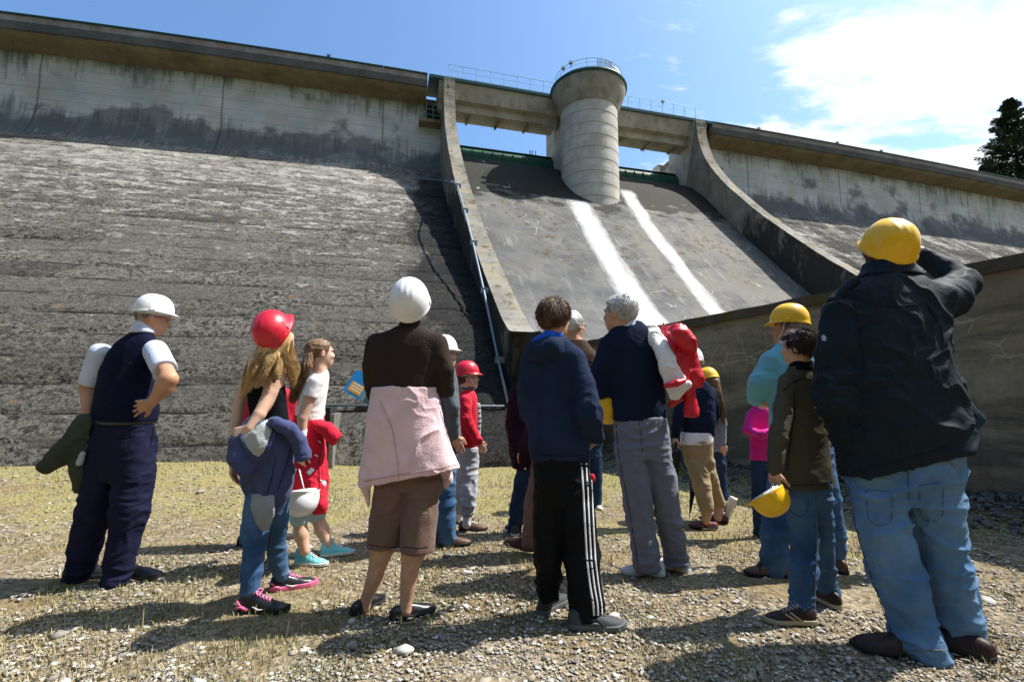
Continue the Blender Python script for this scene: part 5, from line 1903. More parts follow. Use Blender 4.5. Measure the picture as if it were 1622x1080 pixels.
# ============ 2 girl with red hard hat
def girl_red():
    P = Person(2.84, (410, 968), 'blonde girl in red hard hat and black strap top, navy hoodie round her waist', h=.0055, seed=2)
    skinT = P.secs([(572, 412, 446, .6), (582, 396, 450, .5), (594, 390, 455, .5), (615, 388, 455, .55), (640, 391, 457, .6), (668, 396, 461, .62), (700, 388, 468, .62)])
    P.body.loft([(z, x, y, a - .006, b - .006) for z, x, y, a, b in skinT], k=.02, yaw=math.radians(-15))
    K = SDF().loft(skinT, k=.02, yaw=math.radians(-15), rnd=.008)
    c = P.p(420, 601)
    K.cut(P.p(420, 604), (.10, -.45, 1))
    top = P.make('strap_top', K, F_BLACK, .007, (7, 7, 16), sharp=1.3)
    b = MB()
    for (x0, y0, x1, y1) in ((392, 604, 404, 580), (434, 606, 436, 578)):
        q = [P.p(x0, y0, -.10), P.p((x0 + x1) / 2, (y0 + y1) / 2, -.105), P.p(x1, y1, -.055), P.p(x1 + 1, y1 - 1, .0)]
        b.tube([a - P.org for a in q], .007, n=6)
    b.build('shoulder_strap', F_BLACK, top, smooth=True)
    # arms
    P.body.cap(P.p(404, 584), P.p(444, 586), .040, .042, k=.03)
    P.body.chain([P.p(443, 590, -.01), P.p(428, 622, -.06), P.p(411, 656, -.12), P.p(395, 678, -.16)], [.043, .037, .033, .024], k=.02)
    hand(P.body, P.p(395, 678, -.16), (-.85, -.1, -.35), (.2, .9, -.2), .155, .5, 1)
    P.body.chain([P.p(397, 592, .02), P.p(382, 628, .03), P.p(374, 668, .0), P.p(369, 728, -.0)], [.040, .034, .030, .020], k=.02)
    hand(P.body, P.p(369, 730, 0), (0, .1, -1), (1, .1, 0), .155, .5, -1)
    # hoodie
    H = SDF().loft(P.secs([(662, 398, 462, .66), (680, 384, 468, .66), (705, 376, 472, .6), (735, 374, 470, .62), (765, 378, 468, .64), (786, 386, 462, .62), (800, 394, 452, .58), (812, 404, 440, .5)]), k=.03, yaw=math.radians(-15))
    H.chain([P.p(398, 668, -.12), P.p(378, 700, -.14), P.p(377, 725, -.14), P.p(388, 742, -.14)], [.030, .048, .054, .042], k=.03)
    H.ell(P.p(404, 700, -.12), (.105, .060, .135), rotm(-14, 0, 22), k=.04)
    Sl = SDF().chain([P.p(436, 668, -.13), P.p(460, 680, -.10), P.p(474, 698, -.06), P.p(481, 732, -.04)], [.034, .042, .042, .046], k=.02); Sl.cut(P.p(482, 728, -.04), (.25, 0, -1))
    H.cut(P.p(481, 728, -.02), P.p(484, 735, -.02) - P.p(480, 705, -.02)) if False else None
    hd = P.make('hoodie_at_waist', H, F_HOODNAVY, .026, (8, 8, 5))
    P.make('hoodie_sleeve', Sl, F_HOODNAVY, .022, (10, 10, 8), parent=hd)
    P.ribbon('hoodie_sleeve', [(462, 717), (476, 720), (492, 716)], .004, F_DKNAVY, 'cuff_seam', hd)
    P.patch('hoodie_at_waist', [(381, 686), (392, 681), (403, 676), (414, 669), (425, 662), (433, 662), (431, 680), (426, 698), (418, 716), (409, 724), (400, 719), (388, 706)], F_LINGREY, 'hood_lining', hd)
    P.ribbon('hoodie_at_waist', [(380, 688), (388, 708), (400, 722), (410, 727), (421, 718), (430, 698), (436, 678), (437, 664)], .016, F_HOODNAVY, 'hood_edge', hd, off=.010, step=4)
    P.ribbon('hoodie_at_waist', [(437, 724), (430, 760), (418, 795)], .004, F_DKNAVY, 'seam', hd)
    P.ribbon('hoodie_at_waist', [(463, 700), (452, 740), (440, 775)], .004, F_DKNAVY, 'seam', hd)
    S = SDF().loft(P.secs([(780, 398, 436, .4, -.075), (802, 397, 436, .4, -.085), (825, 403, 432, .35, -.085), (842, 412, 425, .35, -.08)]), k=.02)
    P.make('grey_tshirt_tail', S, F_GREYT, .012, (10, 10, 5))
    J = SDF().loft(P.secs([(700, 392, 462, .6), (750, 392, 462, .6), (785, 394, 460, .55)]), k=.03)
    P.leg([(415, 775, 23), (409, 810, 23), (405, 850, 20), (399, 905, 17), (394, 948, 14)], J, footY=2.76)
    P.leg([(440, 770, 22), (438, 820, 19), (436, 855, 17), (441, 890, 15), (446, 913, 14)], J, footY=3.04)
    jn = P.make('jeans', J, J_BLUE, .013, (7, 7, 13))
    P.ribbon('jeans', [(432, 840), (424, 880), (416, 925), (411, 950)], .005, STITCH, 'side_seam', jn)
    P.ribbon('jeans', [(455, 830), (458, 870), (461, 898)], .005, STITCH, 'side_seam', jn)
    P.head(441, 535, 58, -8, 34, dy=.0, roll=-8, neck=(424, 584, .0), neckr=.050)
    # long blonde hair over the back and shoulders
    G = SDF()
    hp = lambda x, y, z: P.hc + P.hR @ (np.array([x, y, z]) * P.hs)
    G.ell(hp(0, -.025, .010), np.array([.088, .098, .090]) * P.hs)
    G.cut(hp(0, .045, .0), P.hR @ np.array([0, 1, -.15]))
    G.chain([hp(-.03, -.08, -.02), P.p(408, 572, -.09), P.p(398, 592, -.115)], [.055, .042, .024], k=.04)
    G.chain([hp(.03, -.06, -.02), P.p(436, 566, -.07), P.p(452, 588, -.03)], [.05, .034, .016], k=.04)
    V0, F0 = G.mesh(.006); V0 = relax(V0, F0, 1)
    V0 = V0 + vnormals(V0, F0) * ((fbm(V0 * np.array([80, 80, 14]), 3, 5) - .5) * .02)[:, None]
    sets = [(V0, F0)]
    for i, (path, sp, n) in enumerate([
        ([hp(-.02, -.06, -.03), P.p(412, 568, -.10), P.p(400, 590, -.13), P.p(391, 618, -.13)], (.035, .035, .026, .018), 420),
        ([hp(.0, -.07, -.03), P.p(426, 572, -.11), P.p(418, 592, -.13), P.p(405, 612, -.14)], (.035, .035, .022, .012), 320),
        ([hp(-.05, -.04, -.02), P.p(402, 570, -.06), P.p(390, 596, -.08), P.p(386, 622, -.08)], (.03, .028, .022, .014), 260),
        ([hp(.05, -.05, -.03), P.p(448, 562, -.05), P.p(460, 580, -.02), P.p(464, 606, .0)], (.035, .03, .026, .014), 380),
        ([hp(.06, -.0, -.03), P.p(462, 560, .02), P.p(470, 585, .03), P.p(462, 612, .03)], (.025, .022, .02, .012), 240),
        ([hp(.03, -.06, -.04), P.p(442, 572, -.07), P.p(440, 592, -.10), P.p(432, 604, -.10)], (.03, .026, .02, .01), 200)]):
        sets.append(lock(path, sp, n, 20 + i, wave=.009, rad=.0015))
    P.hair_mesh(sets, 'blond')
    P.hat('red', P.hs * 1.10, dz=.040, pitch=20, roll=-12, yaw=4, strap=False, band=False)
    P.finish(SKIN_PALE)
    acc = [([(.11, .32, .12), (.135, .45, .075), (.13, .62, .085), (.10, .75, .11)], .004, WHITEL, 'side_mark'),
           ([(.13, .0, .10), (.14, .12, .12), (.145, .24, .07)], .008, RUB_PINK, 'heel_trim'),
           ([(.06, -.01, .20), (.125, .04, .20), (.13, .10, .13)], .006, RUB_PINK, 'heel_trim')]
    shoe(P.root, P.org, (398, 968), (.97, -.02), .275, L_BLACK, RUB_BLACK, PINKL, hi=.03, accents=acc, th=.085)
    shoe(P.root, P.org, (446, 934), (.80, .45), .265, L_BLACK, RUB_PINK, PINKL, hi=.03, th=.085, accents=acc)
    S = SDF().cap(P.p(394, 950, -.08), P.p(392, 962, -.08), .037, .040); P.make('sock', S, F_WHITE)
    return P


# ============ 3 hidden child in red jacket behind the blonde girl
def child_red_behind():
    P = Person(3.93, (400, 864), 'child in a red jacket and jeans mostly hidden behind the blonde girl', h=.01, seed=3)
    T = P.secs([(612, 424, 450, .7), (622, 398, 468, .5), (640, 388, 472, .5), (690, 386, 474, .55), (730, 388, 472, .55)])
    G = SDF().loft(T); P.torso_body(T)
    P.arm([(396, 632, 12), (376, 668, 12), (374, 700, 9)], 'full', G, hnd=dict(n=(1, 0, 0), L=.15))
    P.arm([(464, 632, 11), (474, 672, 11), (466, 700, 9)], 'full', G, hnd=dict(n=(-1, 0, 0), L=.15))
    jk = P.make('red_jacket', G, F_RED, .02, (8, 8, 6))
    J = SDF().loft(P.secs([(720, 392, 466, .55), (760, 392, 464, .5)]))
    P.leg([(410, 755, 17), (400, 805, 14), (390, 855, 12)], J); P.leg([(445, 755, 17), (440, 805, 14), (432, 850, 12)], J)
    P.make('jeans', J, J_LIGHT, .014, (8, 8, 12))
    P.head(436, 592, 40, -30, 12, neck=(436, 615), neckr=.05)
    P.hair_short('lightbrown', 500, .03)
    P.hat('red', dz=.05, band=False)
    P.finish(SKIN_PALE, .008)
    shoe(P.root, P.org, (388, 862), (.7, .7), .24, RUB_BLACK, RUB_BLACK)
    shoe(P.root, P.org, (432, 858), (.7, .7), .24, RUB_BLACK, RUB_BLACK)


# ============ 4 girl with ponytail
def girl_ponytail():
    P = Person(3.48, (500, 890), 'girl with long brown ponytail, white t-shirt and turquoise ankle boots', h=.0065, seed=4)
    T = P.secs([(586, 497, 519, .8), (594, 486, 521, .8), (604, 480, 521, .95), (622, 474, 518, 1.05), (645, 469, 514, 1.0), (668, 466, 512, 1.0)])
    G = SDF().loft(T, k=.02, rnd=.008); P.torso_body(T)
    sh = P.p(500, 606, -.11); el = P.p(479, 662, -.15); wr = P.p(478, 712, -.13)
    q = sh + (el - sh) * .42
    G2 = SDF().cap(sh, q, .054, .052, k=.03); G2.cut(q, el - sh)
    G2.p = G2.p
    t = P.make('tshirt', G, F_WHITE, .010, (7, 7, 9))
    P.make('tshirt_sleeve', G2, F_WHITE, .006, (9, 9, 9))
    P.body.chain([P.p(502, 602, -.02), sh, el, wr], [.04, .043, .034, .022], k=.025)
    hand(P.body, wr, (-.12, .05, -1), (.3, 1, 0), .16, .9, 1)
    P.body.chain([P.p(506, 606, .12), P.p(508, 655, .16), P.p(480, 690, .18)], [.038, .032, .022], k=.02)
    b = SDF().cap(P.p(479, 682, -.14), P.p(478, 690, -.14), .032, .031); P.make('wrist_bandage', b, F_WHITE, .004, (30, 30, 30))
    S = SDF().loft(P.secs([(755, 463, 510, .9), (800, 462, 514, .8)]), k=.03)
    P.leg([(480, 765, 20), (474, 822, 15)], S, footY=3.42, bare=[(477, 845, 11), (483, 872, 8)])
    P.leg([(496, 765, 22), (501, 814, 15)], S, footY=3.66, bare=[(510, 838, 10.5), (520, 862, 8)])
    P.make('shorts', S, F_LTBLUE, .012, (8, 8, 9))
    J = SDF().loft(P.secs([(656, 468, 512, 1.0), (672, 464, 514, 1.0), (700, 462, 515, .95), (740, 460, 518, 1.0), (775, 461, 519, 1.0), (790, 466, 519, .95), (803, 482, 519, .8), (814, 502, 518, .5)]), k=.03)
    jk = P.make('red_jacket_at_waist', J, F_RED, .030, (9, 9, 5))
    Sv = SDF().chain([P.p(500, 672, -.06), P.p(518, 680, -.05), P.p(531, 694, -.04)], [.040, .052, .056], k=.03); Sv.cut(P.p(534, 699, -.04), (.75, 0, -.66))
    P.make('jacket_sleeve', Sv, F_RED, .030, (10, 10, 7), parent=jk)
    for (x, y) in ((503, 698), (498, 720), (506, 760)):
        P.ribbon('red_jacket_at_waist', [(x, y), (x + 3, y + 1), (x + 5, y + 3)], .010, WHITEL, 'press_stud', jk, step=1)
    P.ribbon('red_jacket_at_waist', [(488, 750), (496, 742)], .03, F_WHITE, 'care_label', jk, step=2)
    P.ribbon('red_jacket_at_waist', [(508, 710), (505, 740), (507, 780)], .006, fabric('dark_red_seam', (.25, .004, .012)), 'seam', jk)
    P.head(508, 560, 46, -50, 6, dy=0, neck=(507, 590, 0), neckr=.046)
    hp = lambda x, y, z: P.hc + P.hR @ (np.array([x, y, z]) * P.hs)
    G = SDF().ell(hp(0, -.012, .032), np.array([.084, .108, .092]) * P.hs, P.hR)
    G.cut(hp(0, .055, .04), P.hR @ np.array([0, .85, -.5])); G.cut(hp(0, -.03, -.045), P.hR @ np.array([0, .3, -.95]))
    tie = P.p(501, 549, -.03)
    G.cap(hp(0, -.07, .04), tie, .05 * P.hs, .03 * P.hs, k=.03)
    V0, F0 = G.mesh(.006); V0 = relax(V0, F0, 1)
    V0 = V0 + vnormals(V0, F0) * ((fbm((V0 - P.hc) @ P.hR * np.array([90, 14, 90]), 3, 5) - .5) * .010)[:, None]
    pth = [tie, P.p(493, 556, -.06), P.p(486, 580, -.10), P.p(472, 605, -.10), P.p(463, 636, -.08)]
    G2 = SDF().chain(pth, [.022, .034, .036, .030, .008], k=.02)
    V1, F1 = G2.mesh(.006); V1 = V1 + vnormals(V1, F1) * ((fbm(V1 * np.array([110, 110, 16]), 3, 5) - .5) * .02)[:, None]
    sets = [(V0, F0), (V1, F1), lock(pth, (.014, .036, .040, .036, .026), 900, 31, wave=.008, rad=.0013)]
    rg = np.random.default_rng(5)
    pl = []
    for _ in range(700):
        v = rg.normal(size=3); v /= np.linalg.norm(v)
        if v[1] > .62 or v[2] < -.35 or (v[1] > .2 and v[2] < .05): continue
        st = hp(0, -.012, .032) + P.hR @ (v * np.array([.085, .109, .093]) * P.hs)
        k = np.linspace(0, 1, 7)[:, None]
        pa = st * (1 - k) + tie * k
        ce = hp(0, -.012, .032)
        out = pa - ce; rr = np.linalg.norm(out, axis=1)[:, None]
        want = np.linalg.norm(st - ce) * (1 - k) + np.linalg.norm(tie - ce) * k
        pl.append(ce + out / rr * (want + .002))
    sets.append(tubes(np.array(pl), np.full(7, .0014)))
    P.hair_mesh(sets, 'lightbrown')
    Tt = SDF().ell(tie, (.022, .022, .022)); P.make('hair_tie', Tt, F_LINGREY, .008, (40, 40, 40))
    P.finish(SKIN_PALE)
    acc = [([(.0, .70, .195), (.05, .82, .16), (.11, .86, .08)], .005, RUB_WHITE, 'toe_seam')]
    shoe(P.root, P.org, (480, 894), (.98, -.10), .24, TURQC, RUB_WHITE, F_WHITE, hi=.16, th=.07, accents=acc)
    shoe(P.root, P.org, (521, 880), (.85, .35), .235, TURQC, RUB_WHITE, F_WHITE, hi=.16, th=.07, accents=acc)
    # the white hard hat hanging from her hand
    Rm = rotm(-10, 172, 12)
    c = P.p(477, 784, -.16)
    o = hard_hat('hard_hat', np.zeros(3), Rm, 1.02, 'white')
    o.location = c
    b = MB(); hc = P.p(472, 742, -.14) - c
    for a in ((-.095, .03, 0), (.06, .05, 0)):
        b.tube([Rm @ np.array(a), hc + np.array([a[0] * .12, 0, 0])], .005, n=6)
    b.build('chin_strap', STRAP, o, smooth=True)
    tag(o, 'white hard hat held upside down by its straps beside the turquoise shoes', 'hard hat')


# ============ 5 woman in brown with pink fleece
def woman_pink():
    P = Person(2.70, (615, 972), 'woman in brown sweater with pale pink fleece tied at her waist', h=.0055, seed=5)
    T = P.secs([(516, 632, 666, .85), (524, 612, 682, .6), (533, 594, 696, .5), (548, 585, 701, .48), (570, 584, 700, .5), (596, 588, 694, .55), (622, 590, 692, .58)])
    G = SDF().loft(T, k=.03, rnd=.01); P.torso_body(T)
    P.arm([(596, 544, 17), (589, 580, 15), (590, 612, 13, .12), (591, 632, 9, .26)], 'full', G, hnd=dict(d=(-.35, .3, .1), n=(.3, .7, -.4), L=.165, curl=.7, thumb=-1))
    P.arm([(692, 546, 18), (703, 585, 17), (706, 618, 14, .04), (668, 612, 11, .24)], 'full', G)
    P.make('sweater', G, F_BROWNKNIT, .014, (8, 8, 5), sm=3)
    C = SDF().loft(P.secs([(507, 634, 668, .9), (520, 630, 670, .8)]), k=.01); P.make('collar', C, F_BROWNKNIT)
    fl = SDF().loft(P.secs([(613, 588, 690, .62), (630, 586, 694, .62), (655, 583, 699, .62), (685, 580, 706, .60), (715, 577, 716, .55), (740, 574, 727, .5), (772, 570, 738, .45)]), k=.03, rnd=.008)
    # slanting hem
    a, b_ = P.p(575, 768), P.p(740, 738)
    tv = b_ - a; nn = np.cross(tv, np.array([0, 1., 0])); nn = nn if nn[2] < 0 else -nn
    fl.cut(a, nn)
    fl.chain([P.p(579, 755, -.06), P.p(581, 778, -.05), P.p(584, 802, -.04)], [.030, .020, .006], k=.03)
    fl.chain([P.p(700, 735, .06), P.p(708, 755, .08), P.p(706, 772, .09)], [.05, .040, .012], k=.03)
    f = P.make('pink_fleece_at_waist', fl, F_PINK, .032, (7, 7, 3.2), sm=3)
    seam = fabric('pink_seam', (.47, .29, .33))
    P.ribbon('pink_fleece_at_waist', [(602, 634), (622, 680), (630, 730), (632, 758)], .004, seam, 'seam', f)
    P.ribbon('pink_fleece_at_waist', [(577, 762), (620, 754), (680, 744), (735, 733)], .005, seam, 'hem_seam', f)
    P.ribbon('pink_fleece_at_waist', [(690, 632), (700, 660), (716, 720)], .004, seam, 'seam', f)
    G = SDF().loft(P.secs([(735, 600, 694, .6), (775, 600, 696, .55)]), k=.03)
    P.leg([(622, 770, 30), (615, 815, 28), (608, 866, 27)], G, footY=2.74, bare=[(602, 880, 15), (594, 912, 12.5), (580, 948, 8.5), (577, 962, 9)])
    P.leg([(670, 770, 30), (666, 815, 28), (661, 866, 27)], G, footY=2.66, bare=[(653, 880, 16), (648, 912, 13), (643, 955, 9), (642, 966, 10)])
    flat_hem(G, P, 640, 869)
    P.body.cap(P.p(642, 600), P.p(645, 758), .06, .06, k=.03)
    cp = P.make('capri_trousers', G, F_BROWNC, .016, (7, 7, 7), sm=3)
    P.ribbon('capri_trousers', [(584, 862), (608, 866), (634, 866)], .004, SEAMD, 'hem_seam', cp)
    P.ribbon('capri_trousers', [(638, 866), (662, 868), (688, 864)], .004, SEAMD, 'hem_seam', cp)
    P.head(650, 487, 64, 4, 38, dy=.01, neck=(650, 528, 0), neckr=.055)
    P.hair_short('dark', 700, .03, under=True)
    P.hat('white', P.hs * 1.08, dz=.035, pitch=14, band=False)
    P.finish(SKIN)
    shoe(P.root, P.org, (570, 968), (.45, .9), .25, L_BLACK, RUB_BLACK, hi=-.06, th=.05)
    shoe(P.root, P.org, (636, 978), (.85, .50), .25, L_BLACK, RUB_BLACK, hi=-.06, th=.05)
    # booklet
    c = P.p(571, 611, .24)
    Rm = rotm(8, -12, 0) @ rotm(0, 0, 30)
    def w(x, y, z): return Rm @ np.array([x, y, z])
    o = MB().add([w(x, y, z) for x in (-.075, .115) for y in (0, .006) for z in (-.075, .075)], [(0, 1, 3, 2), (4, 6, 7, 5), (0, 4, 5, 1), (2, 3, 7, 6), (0, 2, 6, 4), (1, 5, 7, 3)]).build('booklet', mat('booklet_blue', (.015, .22, .56), rough=.4, var=.15, vscale=8))
    o.location = c
    tag(o, 'blue booklet with an orange title panel held by the woman in brown', 'booklet')
    def plate(nm, x0, x1, z0, z1, m, y=-.0012): MB().add([w(x0, y, z0), w(x1, y, z0), w(x1, y, z1), w(x0, y, z1)], [(0, 1, 2, 3)]).build(nm, m, o)
    plate('title_panel', -.055, .03, -.058, .005, mat('booklet_orange', (.70, .34, .02), rough=.5))
    wt_ = mat('booklet_print', (.75, .72, .6), rough=.5)
    b = MB()
    rg = np.random.default_rng(3)
    for r_ in range(3):
        x = -.045
        while x < .02:
            wd = .003 + .004 * rg.random(); z = -.045 + .018 * r_
            b.add([w(x, -.0024, z), w(x + wd, -.0024, z), w(x + wd, -.0024, z + .012), w(x, -.0024, z + .012)], [(0, 1, 2, 3)]); x += wd + .0025
    b.build('title_lettering', wt_, o)
    plate('cover_picture', .04, .113, -.073, .035, mat('booklet_green', (.05, .22, .17), col2=(.25, .3, .4), vscale=40, rough=.5))
    Vh, Fh = SDF().ell((0, 0, 0), (.012, .003, .014)).mesh(.002)
    mesh_obj('printed_face', Vh @ Rm.T + w(.055, -.001, .025), Fh, mat('printed_skin', (.4, .16, .09)), o)


# ============ 6 adult behind the woman
def person_grey():
    P = Person(3.9, (712, 862), 'person in white hard hat and slate grey shirt behind the woman in brown', h=.009, seed=6)
    T = P.secs([(577, 700, 718, .9), (588, 684, 722, .9), (610, 676, 726, .9), (650, 674, 729, .9), (700, 676, 727, .9), (716, 678, 725, .9)])
    G = SDF().loft(T); P.torso_body(T)
    P.arm([(706, 603, 13, -.14), (716, 645, 12, -.16), (720, 688, 9, -.1)], 'full', G, hnd=dict(n=(0, 1, 0)))
    P.arm([(706, 603, 13, .14), (712, 645, 12, .2), (722, 688, 9, .14)], 'full', G, hnd=dict(n=(0, 1, 0)))
    P.make('shirt', G, F_GREYSH, .018, (8, 8, 6))
    J = SDF().loft(P.secs([(705, 680, 723, .9), (750, 682, 722, .8)]))
    P.leg([(702, 745, 20), (705, 795, 17), (709, 852, 13)], J); P.leg([(690, 745, 20), (690, 800, 17), (692, 852, 13)], J, footY=4.0)
    P.make('jeans', J, J_BLUE, .016, (8, 8, 12))
    P.head(704, 563, 43, -65, 5, neck=(702, 590), neckr=.055)
    P.hair_short('grey', 300, .02, under=True)
    P.hat('white', dz=.05)
    P.finish(SKIN, .008)
    shoe(P.root, P.org, (706, 863), (.97, .1), .27, L_BROWN, RUB_BLACK)
    shoe(P.root, P.org, (690, 858), (.9, .3), .27, L_BROWN, RUB_BLACK)


# ============ 7 boy red hat red jacket
def boy_red():
    P = Person(4.38, (748, 838), 'boy in red hard hat and red jacket over a striped shirt, seen from the side', h=.0075, seed=7)
    T = P.secs([(616, 733, 748, .9), (623, 727, 754, .95), (638, 724, 757, 1.1), (665, 725, 758, 1.1), (698, 724, 758, 1.0), (724, 725, 752, .9)])
    G = SDF().loft(T, n=2.2); P.torso_body(T)
    P.arm([(737, 634, 9.5, -.12), (738, 664, 9.5, -.16), (757, 698, 8, -.12)], 'full', G, hnd=dict(n=(0, 1, 0), L=.14))
    P.arm([(738, 634, 9.5, .14), (742, 664, 9.5, .18), (757, 698, 8, .14)], 'full', G, hnd=dict(n=(0, 1, 0), L=.14))
    jk = P.make('red_jacket', G, F_RED, .020, (9, 9, 7))
    C = SDF().loft(P.secs([(608, 732, 750, .8), (618, 729, 753, .9)])); P.make('collar', C, F_GREYSH, parent=jk)
    S = SDF().loft(P.secs([(638, 742, 761, .8), (665, 744, 762.5, .8), (692, 744, 761, .8)])); st = P.make('striped_shirt', S, F_LGREY)
    for y in (646, 654, 662, 670, 678): P.ribbon('striped_shirt', [(757, y), (762, y)], .010, F_DKNAVY, 'stripe', st, step=1)
    J = SDF().loft(P.secs([(708, 725, 758, 1.0), (740, 725, 757, .9)]))
    P.leg([(743, 740, 15), (742, 775, 13.5), (741, 808, 11)], J, footY=4.30); P.leg([(738, 740, 15), (733, 775, 12), (728, 806, 10)], J, footY=4.6)
    P.make('grey_trousers', J, F_LGREY, .024, (9, 9, 13))
    S = SDF().cap(P.p(740, 812, -.08), P.p(739, 830, -.08), .040, .038); P.make('sock', S, F_WHITE, .004, (30, 30, 30))
    S = SDF().cap(P.p(728, 810, .22), P.p(727, 822, .22), .038, .036); P.make('sock', S, F_WHITE, .004, (30, 30, 30))
    P.head(741, 599, 37, -82, 4, neck=(741, 622), neckr=.05)
    P.hair_short('brown', 400, .025, under=True)
    P.hat('red', dz=.045, strap=True)
    P.finish(SKIN_PALE, .0065)
    shoe(P.root, P.org, (738, 839), (.99, .0), .25, L_BROWN, RUB_BLACK, WHITEL)
    shoe(P.root, P.org, (720, 828), (.85, .4), .25, L_BROWN, RUB_BLACK, WHITEL)


# ============ 8 maroon jacket
def person_maroon():
    P = Person(4.24, (812, 845), 'person in dark maroon jacket and jeans beside the boy in navy hoodie', h=.0095, seed=8)
    T = P.secs([(594, 836, 862, .8), (606, 818, 880, .55), (625, 808, 888, .5), (665, 804, 888, .55), (710, 806, 886, .55), (742, 812, 882, .5)])
    G = SDF().loft(T); P.torso_body(T)
    P.arm([(822, 622, 14), (812, 670, 13), (820, 715, 10, -.1)], 'full', G, hnd=dict(n=(1, 0, 0)))
    P.arm([(880, 622, 14), (886, 670, 13), (880, 715, 10)], 'full', G, hnd=dict(n=(-1, 0, 0)))
    P.make('maroon_jacket', G, F_MAROON, .022, (8, 8, 6))
    J = SDF().loft(P.secs([(730, 818, 880, .6), (765, 820, 878, .55)]))
    P.leg([(832, 760, 17), (822, 800, 14), (815, 838, 11)], J); P.leg([(866, 760, 17), (868, 800, 14), (868, 838, 11)], J)
    P.make('jeans', J, J_DARK, .014, (8, 8, 12))
    P.head(850, 572, 44, 0, 15, neck=(850, 600), neckr=.055)
    P.hair_short('dark', 500, .03)
    P.finish(SKIN, .009)
    shoe(P.root, P.org, (814, 846), (-.3, .95), .27, GREYSH, RUB_WHITE); shoe(P.root, P.org, (868, 845), (.1, .95), .27, GREYSH, RUB_WHITE)


# ============ 9 grey haired man in taupe cardigan
def man_taupe():
    P = Person(3.72, (860, 868), 'grey haired man in taupe cardigan whose face shows past the hooded boy', h=.009, seed=9)
    T = P.secs([(538, 893, 925, .8), (550, 872, 938, .55), (572, 860, 945, .5), (620, 856, 944, .55), (670, 842, 938, .55), (725, 836, 930, .5)])
    G = SDF().loft(T); P.torso_body(T)
    P.arm([(932, 568, 15), (938, 620, 14), (925, 660, 10, .1)], 'full', G, hnd=dict(n=(-1, 0, 0)))
    P.arm([(870, 568, 15), (854, 640, 14), (838, 700, 12, -.02), (832, 715, 10)], 'full', G)
    P.make('taupe_cardigan', G, F_TAUPE, .018, (8, 8, 6))
    F2 = SDF().chain([P.p(846, 672, -.05), P.p(832, 705, -.08), P.p(829, 735, -.06)], [.05, .06, .03]); P.make('hanging_cardigan_flap', F2, F_MAROON, .02, (9, 9, 6))
    J = SDF().loft(P.secs([(715, 842, 925, .55), (760, 842, 920, .5)]))
    P.leg([(862, 750, 21), (850, 800, 19), (840, 860, 14)], J); P.leg([(900, 750, 21), (900, 800, 18), (898, 860, 13)], J)
    P.make('brown_trousers', J, F_BROWNC, .016, (8, 8, 12))
    P.head(908, 517, 46, -48, 2, neck=(905, 548), neckr=.055)
    P.hair_short('white', 900, .018)
    b = MB()
    b.tube([P.hc - P.org + P.hR @ (np.array(q) * P.hs) for q in ((.080, -.01, .004), (.078, .04, .008), (.06, .10, .006), (.02, .115, .004))], .0018, n=5)
    b.build('spectacles', RUB_BLACK, P.root)
    P.finish(SKIN, .0065)
    shoe(P.root, P.org, (834, 868), (-.75, .6), .28, L_DKBROWN, RUB_BLACK); shoe(P.root, P.org, (898, 866), (.1, 1), .28, L_DKBROWN, RUB_BLACK)


# ============ 10 child behind the hooded boy
def child_turq_hem():
    P = Person(5.2, (935, 804), 'child in turquoise t-shirt hem and jeans behind the boy in navy hoodie', h=.011, seed=10)
    T = P.secs([(628, 912, 930, .8), (636, 898, 944, .55), (655, 894, 950, .5), (690, 896, 952, .55), (700, 898, 952, .55)])
    G = SDF().loft(T); P.torso_body(T)
    P.arm([(940, 645, 8), (952, 664, 8), (946, 672, 6, -.1)], 'full', G, hnd=dict(n=(-1, 0, 0), L=.14))
    P.arm([(902, 645, 8), (896, 670, 8), (900, 690, 6)], 'full', G, hnd=dict(n=(1, 0, 0), L=.14))
    P.make('dark_jacket', G, F_DKNAVY, .014, (9, 9, 7))
    S = SDF().loft(P.secs([(676, 902, 954, .55), (704, 902, 955, .55)])); P.make('turquoise_tshirt', S, F_TURQ, .008, (9, 9, 9))
    J = SDF().loft(P.secs([(698, 902, 953, .5), (725, 902, 953, .5)]))
    P.leg([(944, 722, 10), (944, 760, 9.5), (945, 796, 8)], J); P.leg([(914, 722, 10), (913, 760, 9.5), (912, 796, 8)], J)
    P.make('jeans', J, J_DARK, .014, (8, 8, 12))
    R = SDF().ell(P.p(938, 757, -.14), (.035, .03, .05)); P.make('red_pouch', R, F_RED, .006, (20, 20, 20))
    P.head(920, 608, 36, 0, 20, neck=(920, 632), neckr=.05)
    P.hair_short('brown', 300, .03)
    P.finish(SKIN_PALE, .009)
    shoe(P.root, P.org, (945, 803), (.1, -1), .2, WHITEL, RUB_WHITE); shoe(P.root, P.org, (912, 803), (.1, -1), .2, WHITEL, RUB_WHITE)


